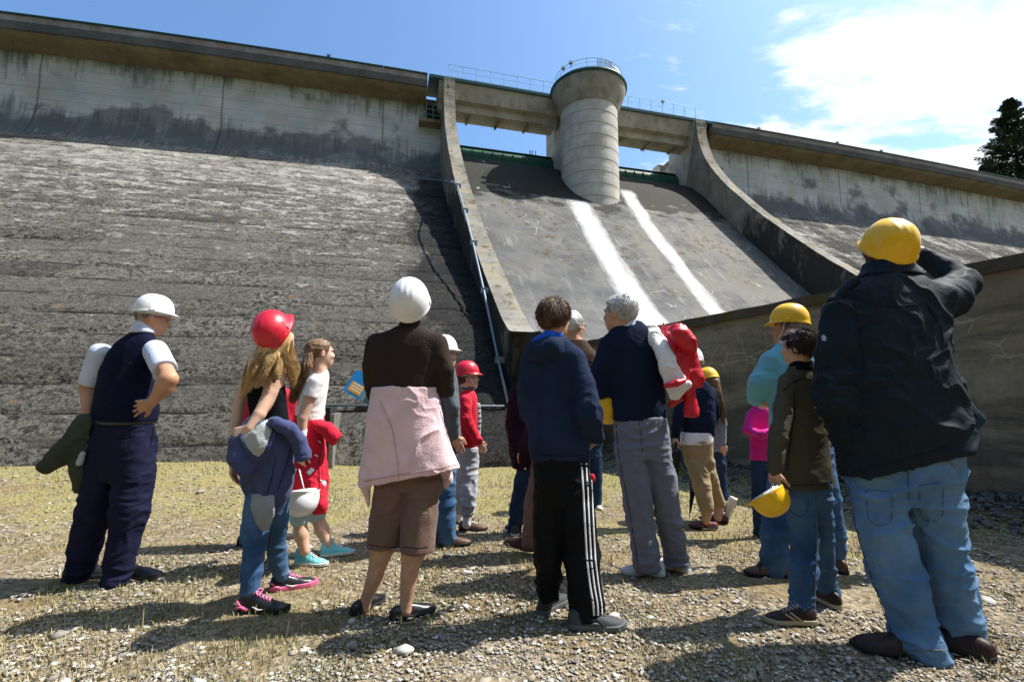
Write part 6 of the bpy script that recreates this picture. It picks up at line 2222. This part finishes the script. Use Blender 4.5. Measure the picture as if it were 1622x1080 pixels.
# ============ 11 boy in navy hoodie and track pants
def boy_hoodie():
    P = Person(2.62, (905, 985), 'boy in navy hoodie and black track pants with white side stripes', h=.0055, seed=11)
    T = P.secs([(540, 858, 902, .8), (550, 842, 914, .6), (566, 831, 924, .52), (590, 829, 926, .52), (630, 830, 925, .55), (670, 833, 928, .58), (705, 837, 934, .6), (728, 841, 932, .58)])
    G = SDF().loft(T, k=.03, rnd=.01); P.torso_body(T)
    P.arm([(908, 570, 21, -.02), (922, 608, 21, -.06), (933, 655, 20, -.10), (944, 690, 13, .02)], 'full', G, hnd=dict(d=(-.3, .8, -.4), n=(-.6, 0, -.6), L=.165))
    P.arm([(846, 572, 20), (837, 612, 18), (839, 655, 16, .06), (858, 690, 12, .2)], 'full', G, hnd=dict(d=(.5, .8, -.2), n=(.6, 0, -.6), L=.165))
    hd = P.make('hoodie', G, F_NAVYSW, .022, (7, 7, 5), sm=3)
    H = SDF().chain([P.p(892, 542, .0), P.p(872, 548, -.09), P.p(850, 556, -.08), P.p(838, 560, .0)], [.035, .050, .048, .035], k=.04)
    H.ell(P.p(862, 556, -.07), (.105, .05, .060), k=.03)
    P.make('hood', H, F_NAVYSW, .014, (9, 9, 7), parent=hd)
    Lg = SDF().chain([P.p(886, 531, -.03), P.p(868, 532, -.07), P.p(850, 542, -.05)], [.022, .030, .028], k=.03)
    P.make('hood_lining', Lg, F_ROYAL, .004, (10, 10, 10), parent=hd)
    P.ribbon('hoodie', [(842, 719), (885, 722), (934, 720)], .003, SEAMD, 'rib_seam', hd)
    B = SDF().loft(P.secs([(719, 842, 933, .6), (732, 843, 932, .58)]), grow=-.002); P.make('rib_hem', B, F_DKNAVY, parent=hd)
    G = SDF().loft(P.secs([(715, 846, 930, .62), (745, 845, 934, .62), (775, 846, 936, .6), (800, 848, 934, .5)]), k=.03)
    P.leg([(870, 760, 25), (869, 820, 24), (869, 880, 22), (869, 934, 20)], G, footY=2.70)
    P.leg([(908, 760, 28), (914, 820, 28), (921, 880, 27), (928, 940, 26), (930, 976, 26)], G, footY=2.58)
    flat_hem(G, P, 930, 979, -.04)
    tr = P.make('track_pants', G, F_TRACK, .020, (6, 6, 8))
    for dx in (0, 1, 2):
        P.ribbon('track_pants', [(921 + dx * 7.2, 734), (924 + dx * 7, 780), (927 + dx * 6.6, 840), (930 + dx * 6.6, 890), (935 + dx * 6.6, 930), (940 + dx * 6.6, 958), (941 + dx * 6.2, 974)], .0105, F_STRIPE, 'side_stripe', tr, off=.0025)
    P.head(879, 505, 62, -36, 6, dy=0, neck=(872, 548, 0), neckr=.055)
    P.hair_short('brown', 4200, .034, thick=.014)
    P.finish(SKIN)
    shoe(P.root, P.org, (866, 968), (.62, .75), .27, GREYSH, RUB_GREY, RUB_GREY, th=.075)
    shoe(P.root, P.org, (922, 994), (.97, -.02), .29, GREYSH, RUB_GREY, RUB_GREY, th=.075, w=.2, accents=[([(.12, .30, .10), (.14, .45, .12), (.12, .62, .10)], .006, RUB_GREY, 'side_trim'), ([(.12, .5, .16), (.15, .62, .08), (.13, .8, .08)], .005, RUB_BLACK, 'side_trim')])


# ============ 12 white haired man with jacket over the shoulder
def man_white_hair():
    P = Person(3.29, (1035, 912), 'white haired man in navy sweatshirt and grey trousers', h=.006, seed=12)
    T = P.secs([(508, 984, 1014, .85), (516, 972, 1026, .65), (528, 960, 1044, .5), (545, 956, 1052, .48), (580, 960, 1052, .5), (620, 966, 1054, .52), (667, 971, 1058, .55)])
    G = SDF().loft(T, k=.03, rnd=.01, yaw=math.radians(8)); P.torso_body(T)
    P.arm([(967, 548, 19), (955, 585, 18, .0), (950, 618, 18, .04), (978, 642, 12, .22)], 'full', G, hnd=dict(d=(.2, .5, -.4), n=(.6, .1, -.6)))
    P.arm([(1048, 550, 19), (1066, 585, 17, .04), (1050, 545, 12, .16)], 'full', G, hnd=dict(d=(-.1, .1, 1), n=(0, -1, 0), curl=1.0))
    P.make('navy_sweatshirt', G, F_DKNAVY, .018, (7, 7, 4.5), sm=3)
    C = SDF().loft(P.secs([(502, 977, 1008, .85), (516, 974, 1016, .8), (526, 966, 1030, .6)]), k=.01, rnd=.006, yaw=math.radians(8)); P.make('shirt_collar', C, F_SHIRTBLUE)
    G = SDF().loft(P.secs([(660, 974, 1056, .62), (680, 973, 1059, .62), (705, 974, 1061, .6), (725, 977, 1063, .55)]), k=.03)
    P.leg([(999, 710, 25), (1005, 760, 23.5), (1014, 825, 22), (1022, 865, 21), (1025, 897, 21)], G, footY=3.25)
    P.leg([(1036, 710, 26), (1049, 760, 23), (1059, 825, 21), (1068, 860, 19), (1071, 890, 18.5)], G, footY=3.33)
    flat_hem(G, P, 1040, 899)
    tr = P.make('grey_trousers', G, F_GREYTR, .022, (6, 6, 9))
    P.ribbon('trousers' if False else 'grey_trousers', [(1012, 668), (1016, 695), (1018, 715)], .004, SEAMD, 'centre_seam', tr)
    P.ribbon('grey_trousers', [(1043, 668), (1046, 676), (1054, 676)], .004, SEAMD, 'pocket_edge', tr)
    P.ribbon('grey_trousers', [(976, 672), (980, 720), (996, 800), (1010, 890)], .003, SEAMD, 'side_seam', tr)
    P.head(981, 497, 58, 52, 2, dy=.0, neck=(992, 530, 0), neckr=.056)
    P.hair_short('white', 2200, .022, thick=.010)
    P.finish(SKIN)
    shoe(P.root, P.org, (1036, 910), (-.97, .18), .28, WHITEL, RUB_WHITE, RUB_WHITE, th=.07)
    shoe(P.root, P.org, (1078, 903), (-.72, .66), .28, WHITEL, RUB_WHITE, RUB_WHITE, th=.07)
    # yellow hard hat tucked under his left forearm
    c = P.p(958, 642, .12)
    o = hard_hat('hard_hat', np.zeros(3), rotm(40, 60, -40), 1.0, 'yellow', band=False); o.location = c
    tag(o, 'yellow hard hat held at the waist of the white haired man', 'hard hat')
    # jacket over the shoulder
    W = SDF().loft(P.secs([(516, 1018, 1040, .9, -.0), (530, 1024, 1050, .9, -.06), (550, 1032, 1060, .7, -.12), (575, 1042, 1074, .55, -.15), (600, 1049, 1086, .45, -.16), (618, 1054, 1084, .4, -.16), (634, 1061, 1076, .4, -.16)]), k=.02, n=2.6, rnd=.01)
    W.chain([P.p(1070, 624, -.16), P.p(1092, 608, -.17)], [.020, .016], k=.02)
    jk = P.make('red_and_white_jacket', W, F_NYWHITE, .040, (13, 13, 3.5), sharp=2, sm=1)
    jk.parent = None; jk.location = P.org
    tag(jk, 'red and white jacket slung over the right shoulder of the white haired man', 'jacket')
    Rj = SDF().loft(P.secs([(517, 1046, 1076, .8, -.0), (530, 1046, 1094, .6, -.05), (550, 1054, 1104, .5, -.09), (575, 1066, 1110, .45, -.11), (595, 1076, 1114, .45, -.12), (614, 1088, 1112, .5, -.12)]), k=.02, n=2.6, rnd=.01)
    P.make('red_panel', Rj, F_NYRED, .045, (13, 13, 4), parent=jk, sharp=2, sm=1)
    Hd = SDF().loft(P.secs([(514, 1062, 1086, .8, -.13), (524, 1060, 1097, .6, -.16), (540, 1066, 1104, .6, -.17), (554, 1080, 1105, .6, -.16), (559, 1088, 1102, .6, -.15)]), k=.02, n=2.5, rnd=.012)
    P.make('hood', Hd, F_NYRED, .036, (12, 12, 7), parent=jk, sharp=2, sm=1)
    Sl = SDF().loft(P.secs([(606, 1084, 1100, .8, -.13), (630, 1085, 1103, .8, -.13), (650, 1082, 1107, .8, -.13), (660, 1083, 1108, .8, -.13)]), n=2.3, rnd=.006)
    P.make('sleeve', Sl, F_NYRED, .034, (15, 15, 4), parent=jk, sm=1)
    S2 = SDF().chain([P.p(1096, 612, -.08), P.p(1078, 628, -.06), P.p(1064, 640, -.05)], [.030, .028, .024], k=.02)
    P.make('sleeve', S2, F_NYRED, .024, (12, 12, 8), parent=jk)
    Cu = SDF().chain([P.p(1056, 611, -.23), P.p(1072, 606, -.235), P.p(1084, 602, -.22)], [.020, .024, .014], k=.02)
    P.make('cuff', Cu, F_NYRED, .016, (16, 16, 10), parent=jk)


# ============ 13 woman in navy jacket with beige capris
def woman_beige():
    P = Person(4.50, (1118, 836), 'woman in navy jacket and beige cropped trousers holding a closed umbrella', h=.008, seed=13)
    T = P.secs([(598, 1092, 1112, .8), (607, 1084, 1124, .6), (622, 1078, 1131, .6), (650, 1078, 1134, .65), (675, 1080, 1133, .68), (692, 1084, 1131, .65)])
    G = SDF().loft(T); P.torso_body(T)
    P.arm([(1084, 622, 11, -.05), (1076, 655, 10, -.06), (1069, 690, 7, -.04)], 'full', G, hnd=dict(d=(0, .1, -1), n=(1, 0, 0), L=.16, curl=1.1))
    P.arm([(1124, 622, 11, .05), (1132, 655, 10, .12), (1112, 680, 7, .24)], 'full', G)
    P.make('navy_jacket', G, F_DKNAVY, .022, (9, 9, 7))
    S = SDF().loft(P.secs([(684, 1079, 1129, .7), (704, 1077, 1129, .7)])); P.make('white_shirt_hem', S, F_WHITE, .008, (9, 9, 9))
    J = SDF().loft(P.secs([(696, 1081, 1129, .75), (720, 1083, 1129, .7), (738, 1086, 1130, .65)]))
    P.leg([(1104, 735, 17), (1111, 768, 15), (1119, 803, 12)], J, footY=4.42, bare=[(1119, 812, 8), (1118, 826, 6.5)])
    P.leg([(1117, 735, 15), (1127, 765, 12), (1139, 796, 10)], J, footY=4.62, bare=[(1138, 806, 7.5), (1137, 820, 6.5)])
    P.make('beige_capris', J, F_BEIGE, .018, (8, 8, 12))
    P.head(1096, 579, 39, -40, -4, neck=(1100, 604), neckr=.055)
    P.hair_short('grey', 300, .025)
    P.hat('white', dz=.05)
    P.finish(SKIN, .007)
    shoe(P.root, P.org, (1126, 836), (-.98, .1), .25, L_MAROON, RUB_BLACK, hi=-.1); shoe(P.root, P.org, (1143, 826), (-.8, .5), .25, L_MAROON, RUB_BLACK, hi=-.1)
    umbrella(P.p(1070, 700, -.06), P.p(1069, 790, -.08), .045, 'closed black umbrella with green panel held by the woman in beige capris', green=True)
    umbrella(P.p(1101, 745, .22), P.p(1092, 820, .0), .035, 'closed plain black umbrella resting point down behind the beige trousers')


def umbrella(top, tip, r, label, green=False):
    o = empty('umbrella', tip, label, 'umbrella')
    d = top - tip; L = np.linalg.norm(d); u = d / L
    Rm = np.array(Vector(u).to_track_quat('Z', 'Y').to_matrix())
    n = 24; V = []; rows = 14
    for i in range(rows):
        t = i / (rows - 1); rr = r * (.12 + .88 * t ** .9) * (1 if t < .93 else .75)
        for j in range(n):
            a = 2 * math.pi * j / n; q = rr * (1 + .16 * math.cos(a * 8 + t * 2))
            V.append((q * math.cos(a), q * math.sin(a), L * (.08 + .80 * t)))
    F = [(i * n + j, i * n + (j + 1) % n, (i + 1) * n + (j + 1) % n, (i + 1) * n + j) for i in range(rows - 1) for j in range(n)]
    F.append(tuple((rows - 1) * n + j for j in range(n)))
    c = mesh_obj('folded_canopy', np.array(V) @ Rm.T, F, mat('umbrella_nylon', (.010, .010, .014), rough=.45), o)
    MB().tube([Rm @ np.array([0, 0, 0]), Rm @ np.array([0, 0, L * .1])], .004, n=6).build('tip', STEEL, o)
    MB().tube([Rm @ np.array([0, 0, L * .86]), Rm @ np.array([0, 0, L * 1.0])], .012, n=8).build('handle', RUB_BLACK, o)
    if green:
        MB().lathe((0, 0, 0), [(r * .62, L * .38), (r * .86, L * .52), (r * .87, L * .56), (r * .7, L * .60)], 12, 4.0, 5.4)
        b = MB().lathe((0, 0, 0), [(r * .95, L * .38), (r * 1.1, L * .50), (r * 1.05, L * .58)], 10, 4.0, 5.6)
        mesh_obj('green_panel', np.array(b.V) @ Rm.T, b.F, mat('lime_nylon', (.12, .42, .03), rough=.5), c)


# ============ 14 girl with yellow hat and long hair
def girl_yellow():
    P = Person(4.75, (1146, 822), 'long haired girl in yellow hard hat and grey blue top', h=.008, seed=14)
    T = P.secs([(624, 1118, 1136, .8), (632, 1110, 1144, .7), (650, 1108, 1147, .7), (680, 1110, 1147, .75), (715, 1112, 1148, .75)])
    G = SDF().loft(T); P.torso_body(T)
    P.arm([(1140, 640, 7.5, -.08), (1144, 672, 7, -.1), (1145, 702, 5.5, -.08)], 'full', G, hnd=dict(d=(0, 0, -1), n=(0, 1, 0), L=.14))
    P.arm([(1112, 640, 7.5, .08), (1108, 672, 7, .1), (1110, 702, 5.5, .08)], 'full', G, hnd=dict(d=(0, 0, -1), n=(0, 1, 0), L=.14))
    P.make('grey_blue_top', G, F_LAV, .014, (9, 9, 6))
    J = SDF().loft(P.secs([(708, 1114, 1148, .75), (738, 1116, 1149, .7)]))
    P.leg([(1139, 735, 11), (1142, 775, 10), (1146, 812, 8.5)], J)
    P.leg([(1127, 735, 11), (1136, 768, 10), (1152, 792, 8), (1160, 800, 6.5)], J)
    P.make('jeans', J, J_DARK, .012, (8, 8, 12))
    P.head(1123, 608, 35, 20, -22, neck=(1126, 628), neckr=.048)
    V, F = short_hair(P.hc, P.hR, P.hs, 400, 14, .03)
    hp = lambda x, y, z: P.hc + P.hR @ (np.array([x, y, z]) * P.hs)
    G = SDF().ell(hp(0, -.015, .02), np.array([.086, .104, .09]) * P.hs, P.hR); G.cut(hp(0, .05, .04), P.hR @ np.array([0, .85, -.5]))
    G.chain([hp(0, -.08, -.02), P.p(1138, 630, -.1), P.p(1143, 650, -.12)], [.05, .035, .018], k=.03)
    V0, F0 = G.mesh(.008)
    P.hair_mesh([(V0, F0), lock([hp(0, -.08, -.02), P.p(1136, 625, -.12), P.p(1143, 645, -.14), P.p(1146, 672, -.12)], (.03, .036, .028, .018), 350, 4, rad=.0022)], 'lightbrown')
    P.hat('yellow', dz=.045, band=False)
    P.finish(SKIN_PALE, .0075)
    shoe(P.root, P.org, (1146, 824), (-.3, .95), .24, WHITEL, RUB_WHITE, WHITEL)
    p = gnd(1172, 829)
    shoe(P.root, P.org, None, (-.35, .3), .24, WHITEL, RUB_WHITE, WHITEL, pos=(p[0] - .02, p[1] + .03, .16), tilt=66)


# ============ 15 man in turquoise
def man_turquoise():
    P = Person(3.32, (1240, 912), 'man in turquoise sweatshirt and yellow hard hat with white chin strap', h=.007, seed=15)
    T = P.secs([(540, 1236, 1268, .85), (549, 1224, 1284, .6), (562, 1212, 1294, .52), (590, 1208, 1302, .52), (630, 1214, 1308, .58), (670, 1219, 1314, .6), (702, 1222, 1320, .58)])
    G = SDF().loft(T, k=.03); P.torso_body(T)
    P.arm([(1220, 572, 19), (1205, 605, 19, .02), (1199, 627, 17, .1)], 'full', G)
    q = P.p(1199, 627, .1)
    P.body.chain([q, P.p(1222, 640, .22)], [.05, .034], k=.02)
    hand(P.body, P.p(1222, 640, .22), (.8, .3, .1), (0, -.9, .1), .18, .4, 1)
    P.arm([(1290, 572, 19), (1308, 615, 19, .04), (1270, 640, 13, .24)], 'full', G)
    P.make('turquoise_sweatshirt', G, F_TURQ, .024, (7, 7, 5), sm=3)
    C = SDF().loft(P.secs([(534, 1234, 1266, .85), (545, 1230, 1272, .8)])); P.make('collar', C, F_WHITE)
    J = SDF().loft(P.secs([(695, 1224, 1318, .6), (725, 1222, 1320, .6), (745, 1224, 1320, .55)]), k=.03)
    P.leg([(1248, 735, 28), (1238, 790, 26), (1228, 850, 23), (1226, 905, 22)], J, footY=3.28)
    P.leg([(1294, 735, 28), (1308, 790, 25), (1320, 850, 20), (1324, 896, 17)], J, footY=3.36)
    jn = P.make('jeans', J, J_BLUE, .020, (7, 7, 11))
    P.head(1249, 522, 52, 55, 4, neck=(1254, 552), neckr=.058)
    P.hair_short('grey', 700, .02, under=True)
    P.hat('yellow', P.hs * 1.0, dz=.055, pitch=-1, strap=True, band=False)
    P.finish(SKIN_TAN)
    shoe(P.root, P.org, (1236, 912), (-.95, .15), .29, L_BROWN, RUB_BLACK, w=.2, accents=[([(-.12, .7, .12), (0, .66, .24), (.12, .7, .12)], .010, L_DKBROWN, 'sandal_strap'), ([(-.12, .5, .14), (0, .46, .28), (.12, .5, .14)], .010, L_DKBROWN, 'sandal_strap')])
    shoe(P.root, P.org, (1326, 905), (-.3, .9), .29, L_BROWN, RUB_BLACK)


# ============ 16 child in pink
def child_pink():
    P = Person(4.14, (1206, 850), 'small child in a magenta fleece with folded arms beside the concrete guide wall', h=.0085, seed=16)
    T = P.secs([(642, 1194, 1214, .8), (650, 1187, 1222, .6), (670, 1186, 1224, .6), (700, 1188, 1224, .6), (730, 1188, 1224, .6)])
    G = SDF().loft(T); P.torso_body(T)
    P.arm([(1190, 658, 8), (1184, 680, 8, -.02), (1204, 688, 7, -.16), (1216, 684, 6, -.16)], 'full', G, hnd=dict(d=(.9, 0, .1), n=(0, 1, 0), L=.12))
    P.arm([(1220, 658, 8), (1226, 682, 8, -.02), (1206, 690, 7, -.14)], 'full', G)
    P.make('magenta_fleece', G, F_MAGENTA, .016, (10, 10, 9))
    J = SDF().loft(P.secs([(722, 1190, 1222, .6), (745, 1190, 1222, .6)]))
    P.leg([(1199, 742, 9.5), (1200, 790, 9), (1201, 840, 7.5)], J); P.leg([(1214, 742, 9.5), (1214, 790, 9), (1214, 840, 7.5)], J)
    P.make('jeans', J, J_DARK, .012, (9, 9, 13))
    P.head(1205, 624, 38, 150, 8, neck=(1205, 646), neckr=.05)
    P.hair_short('brown', 300, .03)
    P.finish(SKIN_PALE, .008)
    shoe(P.root, P.org, (1200, 848), (0, -1), .2, RUB_BLACK, RUB_BLACK); shoe(P.root, P.org, (1214, 848), (0, -1), .2, RUB_BLACK, RUB_BLACK)


# ============ 17 boy in olive jacket
def boy_olive():
    P = Person(2.68, (1280, 978), 'dark haired boy in olive brown jacket holding a yellow hard hat', h=.0055, seed=17)
    T = P.secs([(580, 1250, 1288, .8), (588, 1240, 1298, .65), (600, 1236, 1305, .58), (630, 1236, 1310, .58), (680, 1236, 1314, .6), (725, 1234, 1318, .62), (772, 1232, 1322, .6)])
    G = SDF().loft(T, k=.03, rnd=.008, yaw=math.radians(10)); P.torso_body(T)
    P.arm([(1246, 606, 16, -.02), (1240, 650, 16, -.06), (1233, 695, 16, -.10), (1225, 742, 12, -.12)], 'full', G, hnd=dict(d=(.1, .1, -1), n=(.9, .3, 0), L=.16, curl=1.0))
    P.arm([(1298, 606, 15, .02), (1306, 660, 14, .1), (1300, 720, 11, .16)], 'full', G)
    jk = P.make('olive_jacket', G, F_OLBROWN, .024, (7, 7, 5), sm=3)
    C = SDF().loft(P.secs([(571, 1252, 1288, .85), (582, 1248, 1292, .85), (588, 1244, 1294, .75)]), k=.01, yaw=math.radians(10)); P.make('corduroy_collar', C, F_BLACK, parent=jk)
    P.ribbon('olive_jacket', [(1240, 620), (1256, 605), (1276, 598), (1300, 606)], .004, SEAMD, 'yoke_seam', jk)
    P.ribbon('olive_jacket', [(1236, 766), (1275, 769), (1318, 762)], .004, SEAMD, 'hem_seam', jk)
    P.ribbon('olive_jacket', [(1258, 618), (1258, 660), (1252, 700), (1246, 745)], .004, SEAMD, 'sleeve_seam', jk)
    J = SDF().loft(P.secs([(755, 1244, 1318, .65), (785, 1243, 1318, .62), (805, 1246, 1316, .55)]), k=.03)
    P.leg([(1270, 800, 25), (1273, 850, 23), (1272, 905, 22), (1270, 962, 23)], J, footY=2.64)
    P.leg([(1298, 800, 22), (1301, 850, 20), (1306, 900, 19), (1312, 940, 18)], J, footY=2.86)
    jn = P.make('jeans', J, J_BLUE, .022, (7, 7, 11))
    P.ribbon('jeans', [(1251, 786), (1253, 812), (1266, 820), (1279, 812), (1280, 788)], .003, J_DARK, 'back_pocket_edge', jn, off=.002)
    P.ribbon('jeans', [(1292, 800), (1294, 860), (1291, 920), (1291, 958)], .004, STITCH, 'side_seam', jn)
    P.head(1264, 551, 53, 42, 0, neck=(1270, 585), neckr=.052)
    P.hair_short('dark', 3200, .036, thick=.014)
    P.finish(SKIN)
    shoe(P.root, P.org, (1272, 986), (-.97, .06), .26, L_DKBROWN, RUB_TAN, F_LGREY, th=.07, accents=[([(-.13, .35, .09), (-.12, .46, .17), (-.08, .52, .21)], .005, RUB_TAN, 'side_stripe'), ([(-.14, .45, .09), (-.125, .56, .15), (-.08, .62, .18)], .005, RUB_TAN, 'side_stripe')])
    shoe(P.root, P.org, (1316, 958), (-.2, .9), .26, L_DKBROWN, RUB_TAN, th=.07)
    c = P.p(1217, 786, -.13)
    up_ = np.array([.42, -.42, -.80]); up_ /= np.linalg.norm(up_)
    fw = np.array([-.88, -.05, -.45]); fw -= up_ * (fw @ up_); fw /= np.linalg.norm(fw)
    Rm = np.stack([np.cross(fw, up_), fw, up_], 1)
    o = hard_hat('hard_hat', np.zeros(3), Rm, .74, 'yellow'); o.location = c
    b = MB()
    for a in ((-.10, .0, .0), (.10, .02, .0)): b.tube([Rm @ np.array(a), P.p(1226, 764, -.13) - c], .004, n=6)
    b.build('chin_strap', STRAP, o, smooth=True)
    tag(o, 'yellow hard hat hanging upside down from the left hand of the boy in olive', 'hard hat')


# ============ 18 big man on the right
def big_man():
    P = Person(2.36, (1480, 1040), 'large man in dark navy jacket shading his eyes with one hand', h=.0055, seed=18)
    T = P.secs([(424, 1374, 1436, .85), (436, 1352, 1464, .6), (450, 1334, 1488, .5), (475, 1316, 1500, .5), (520, 1306, 1503, .52), (570, 1304, 1505, .56), (620, 1310, 1518, .58), (665, 1318, 1532, .58), (700, 1326, 1540, .56), (762, 1336, 1542, .52)])
    G = SDF().loft(T, k=.04, rnd=.01, n=2.4); P.torso_body(T)
    a, b_ = P.p(1344, 756), P.p(1506, 712)
    tv = b_ - a; nn = np.cross(tv, np.array([0, 1., 0])); nn = nn if nn[2] < 0 else -nn
    G.cut(a, nn)
    P.arm([(1332, 500, 34), (1318, 560, 33, -.02), (1316, 625, 31, -.04), (1342, 690, 22, .02)], 'full', G, hnd=dict(d=(.6, .6, -.5), n=(.5, 0, -.8), L=.2))
    sh, el, wr = P.p(1478, 476, .0), P.p(1524, 452, .10), P.p(1466, 405, .22)
    G.chain([sh, P.p(1504, 470, .05), el], [.105, .098, .072], k=.03)
    G.chain([el, P.p(1496, 424, .16), wr], [.074, .066, .050], k=.02)
    P.body.chain([sh, el, wr, P.p(1456, 398, .24)], [.06, .05, .032, .03], k=.02)
    hand(P.body, P.p(1460, 400, .23), (-.45, .80, .10), (.1, .1, -1), .19, .25, 1, spread=.08)
    # open right front swinging out
    G.chain([P.p(1512, 610, .06), P.p(1528, 655, .06), P.p(1545, 672, .05)], [.05, .040, .016], k=.05)
    G.chain([P.p(1515, 640, .06), P.p(1522, 690, .04), P.p(1520, 715, .02)], [.04, .03, .014], k=.05)
    jk = P.make('navy_jacket', G, F_INK, .050, (5.5, 5.5, 3.4), sm=2, sharp=2.6)
    Fl = SDF()
    pts = [P.p(1505, 600, .09), P.p(1538, 640, .10), P.p(1560, 664, .10), P.p(1522, 708, .06)]
    Fl.chain([P.p(1508, 606, .04), P.p(1534, 640, .045), P.p(1554, 664, .045)], [.014, .016, .012], k=.03)
    for t in np.linspace(0, 1, 9):
        q0 = P.p(1506, 612, .03) * (1 - t) + P.p(1556, 664, .04) * t; q1 = P.p(1506, 690, .0) * (1 - t) + P.p(1524, 708, .02) * t
        Fl.cap(q0, q1, .013, .013, k=.02)
    P.make('open_jacket_front', Fl, F_TEALIN, .012, (8, 8, 5), parent=jk)
    C = SDF().loft(P.secs([(415, 1366, 1444, .75, .0), (428, 1360, 1452, .75), (440, 1350, 1466, .62)]), k=.02, rnd=.008); P.make('collar', C, F_INK, .010, (9, 9, 9), parent=jk)
    C2 = SDF().chain([P.p(1352, 448, -.02), P.p(1322, 478, .0), P.p(1314, 500, .04)], [.030, .034, .016], k=.03)
    P.make('lapel', C2, F_INK, .008, (9, 9, 9), parent=jk)
    sd = fabric('navy_seam', (.016, .03, .042))
    P.ribbon('navy_jacket', [(1350, 470), (1362, 520), (1368, 580), (1366, 640), (1372, 700)], .005, sd, 'back_seam', jk)
    P.ribbon('navy_jacket', [(1466, 478), (1492, 520), (1496, 560)], .005, sd, 'armhole_seam', jk)
    P.ribbon('navy_jacket', [(1348, 748), (1420, 732), (1500, 708)], .005, sd, 'hem_seam', jk)
    P.ribbon('navy_jacket', [(1303, 532), (1306, 536), (1304, 540)], .018, F_LINGREY, 'sleeve_badge', jk, step=1)
    J = SDF().loft(P.secs([(690, 1345, 1525, .56), (730, 1344, 1525, .56), (765, 1345, 1524, .54), (800, 1348, 1522, .5)]), k=.04)
    P.leg([(1392, 780, 46), (1400, 840, 45), (1422, 915, 44), (1444, 975, 42), (1459, 1030, 43)], J, footY=2.30, shrink=.03)
    P.leg([(1472, 780, 50), (1484, 850, 47), (1502, 920, 42), (1520, 980, 40), (1530, 1030, 38)], J, footY=2.36, shrink=.03)
    flat_hem(J, P, 1480, 1034, -.05)
    jn = P.make('jeans', J, J_LIGHT, .036, (4, 4, 7), sm=3)
    P.ribbon('jeans', [(1349, 800), (1362, 860), (1386, 930), (1412, 1000), (1418, 1025)], .004, J_DARK, 'side_seam', jn)
    P.ribbon('jeans', [(1446, 800), (1460, 860), (1478, 930), (1486, 985)], .005, STITCH, 'inner_seam', jn)
    for q in ([(1372, 775), (1374, 822), (1392, 834), (1412, 826), (1414, 778), (1372, 775)], [(1456, 768), (1458, 818), (1476, 828), (1494, 816), (1494, 764), (1456, 768)]):
        P.ribbon('jeans', q, .0035, J_BLUE, 'back_pocket_edge', jn, off=.002)
    P.ribbon('jeans', [(1438, 745), (1440, 790), (1446, 830)], .004, J_BLUE, 'seat_seam', jn)
    P.ribbon('jeans', [(1415, 1024), (1440, 1030), (1500, 1029)], .007, STITCH, 'hem_edge', jn)
    P.ribbon('jeans', [(1492, 716), (1500, 728), (1512, 736)], .005, STITCH, 'pocket_stitching', jn)
    P.ribbon('jeans', [(1495, 722), (1504, 733), (1514, 741)], .005, STITCH, 'pocket_stitching', jn)
    P.ribbon('navy_jacket', [(1310, 640), (1325, 668), (1340, 688)], .005, sd, 'cuff_seam', jk)
    P.ribbon('navy_jacket', [(1352, 470), (1400, 486), (1460, 482)], .005, sd, 'yoke_seam', jk)
    P.head(1403, 405, 74, -6, 30, dy=.03, neck=(1402, 440, .0), neckr=.066)
    P.hair_short('brown', 2600, .034, under=True, thick=.024, lowz=-.095)
    P.hat('yellow', P.hs * 1.10, dz=.040, pitch=8, strap=False)
    P.finish(SKIN)
    shoe(P.root, P.org, (1452, 1036), (-.95, .24), .34, L_DKBROWN, RUB_BLACK, w=.215, hi=-.06, th=.05)
    shoe(P.root, P.org, (1538, 1036), (-.6, .75), .33, L_DKBROWN, RUB_BLACK, w=.21, hi=-.06, th=.05)


# ============ 19 child in pale trousers hidden behind the big man
def child_pale():
    P = Person(3.30, (1440, 900), 'child in pale pinkish trousers glimpsed between the legs of the large man', h=.011, seed=19)
    T = P.secs([(668, 1424, 1452, .8), (680, 1408, 1468, .55), (700, 1404, 1472, .5), (770, 1406, 1470, .55)])
    G = SDF().loft(T); P.torso_body(T)
    P.arm([(1412, 692, 11), (1404, 740, 10), (1406, 780, 8)], 'full', G, hnd=dict(n=(1, 0, 0), L=.14))
    P.arm([(1464, 692, 11), (1472, 740, 10), (1470, 780, 8)], 'full', G, hnd=dict(n=(-1, 0, 0), L=.14))
    P.make('red_top', G, F_RED, .014, (9, 9, 7))
    J = SDF().loft(P.secs([(760, 1408, 1468, .55), (800, 1410, 1466, .5)]))
    P.leg([(1424, 795, 14), (1432, 840, 13), (1440, 872, 11)], J, bare=[(1442, 880, 7), (1444, 896, 6)]); P.leg([(1452, 795, 14), (1460, 840, 13), (1468, 872, 11)], J, bare=[(1469, 880, 7), (1470, 896, 6)])
    P.make('pale_trousers', J, fabric('pale_pink_cotton', (.42, .36, .38)), .012, (9, 9, 11))
    P.head(1438, 645, 42, 0, 15, neck=(1438, 674), neckr=.05)
    P.hair_short('brown', 300, .03)
    P.finish(SKIN_PALE, .009)
    shoe(P.root, P.org, (1446, 902), (0, 1), .22, WHITEL, RUB_WHITE); shoe(P.root, P.org, (1470, 902), (0, 1), .22, WHITEL, RUB_WHITE)


for fn in (man_vest, girl_red, child_red_behind, girl_ponytail, woman_pink, person_grey, boy_red, person_maroon, man_taupe, child_turq_hem,
           boy_hoodie, man_white_hair, woman_beige, girl_yellow, man_turquoise, child_pink, boy_olive, big_man, child_pale):
    fn()
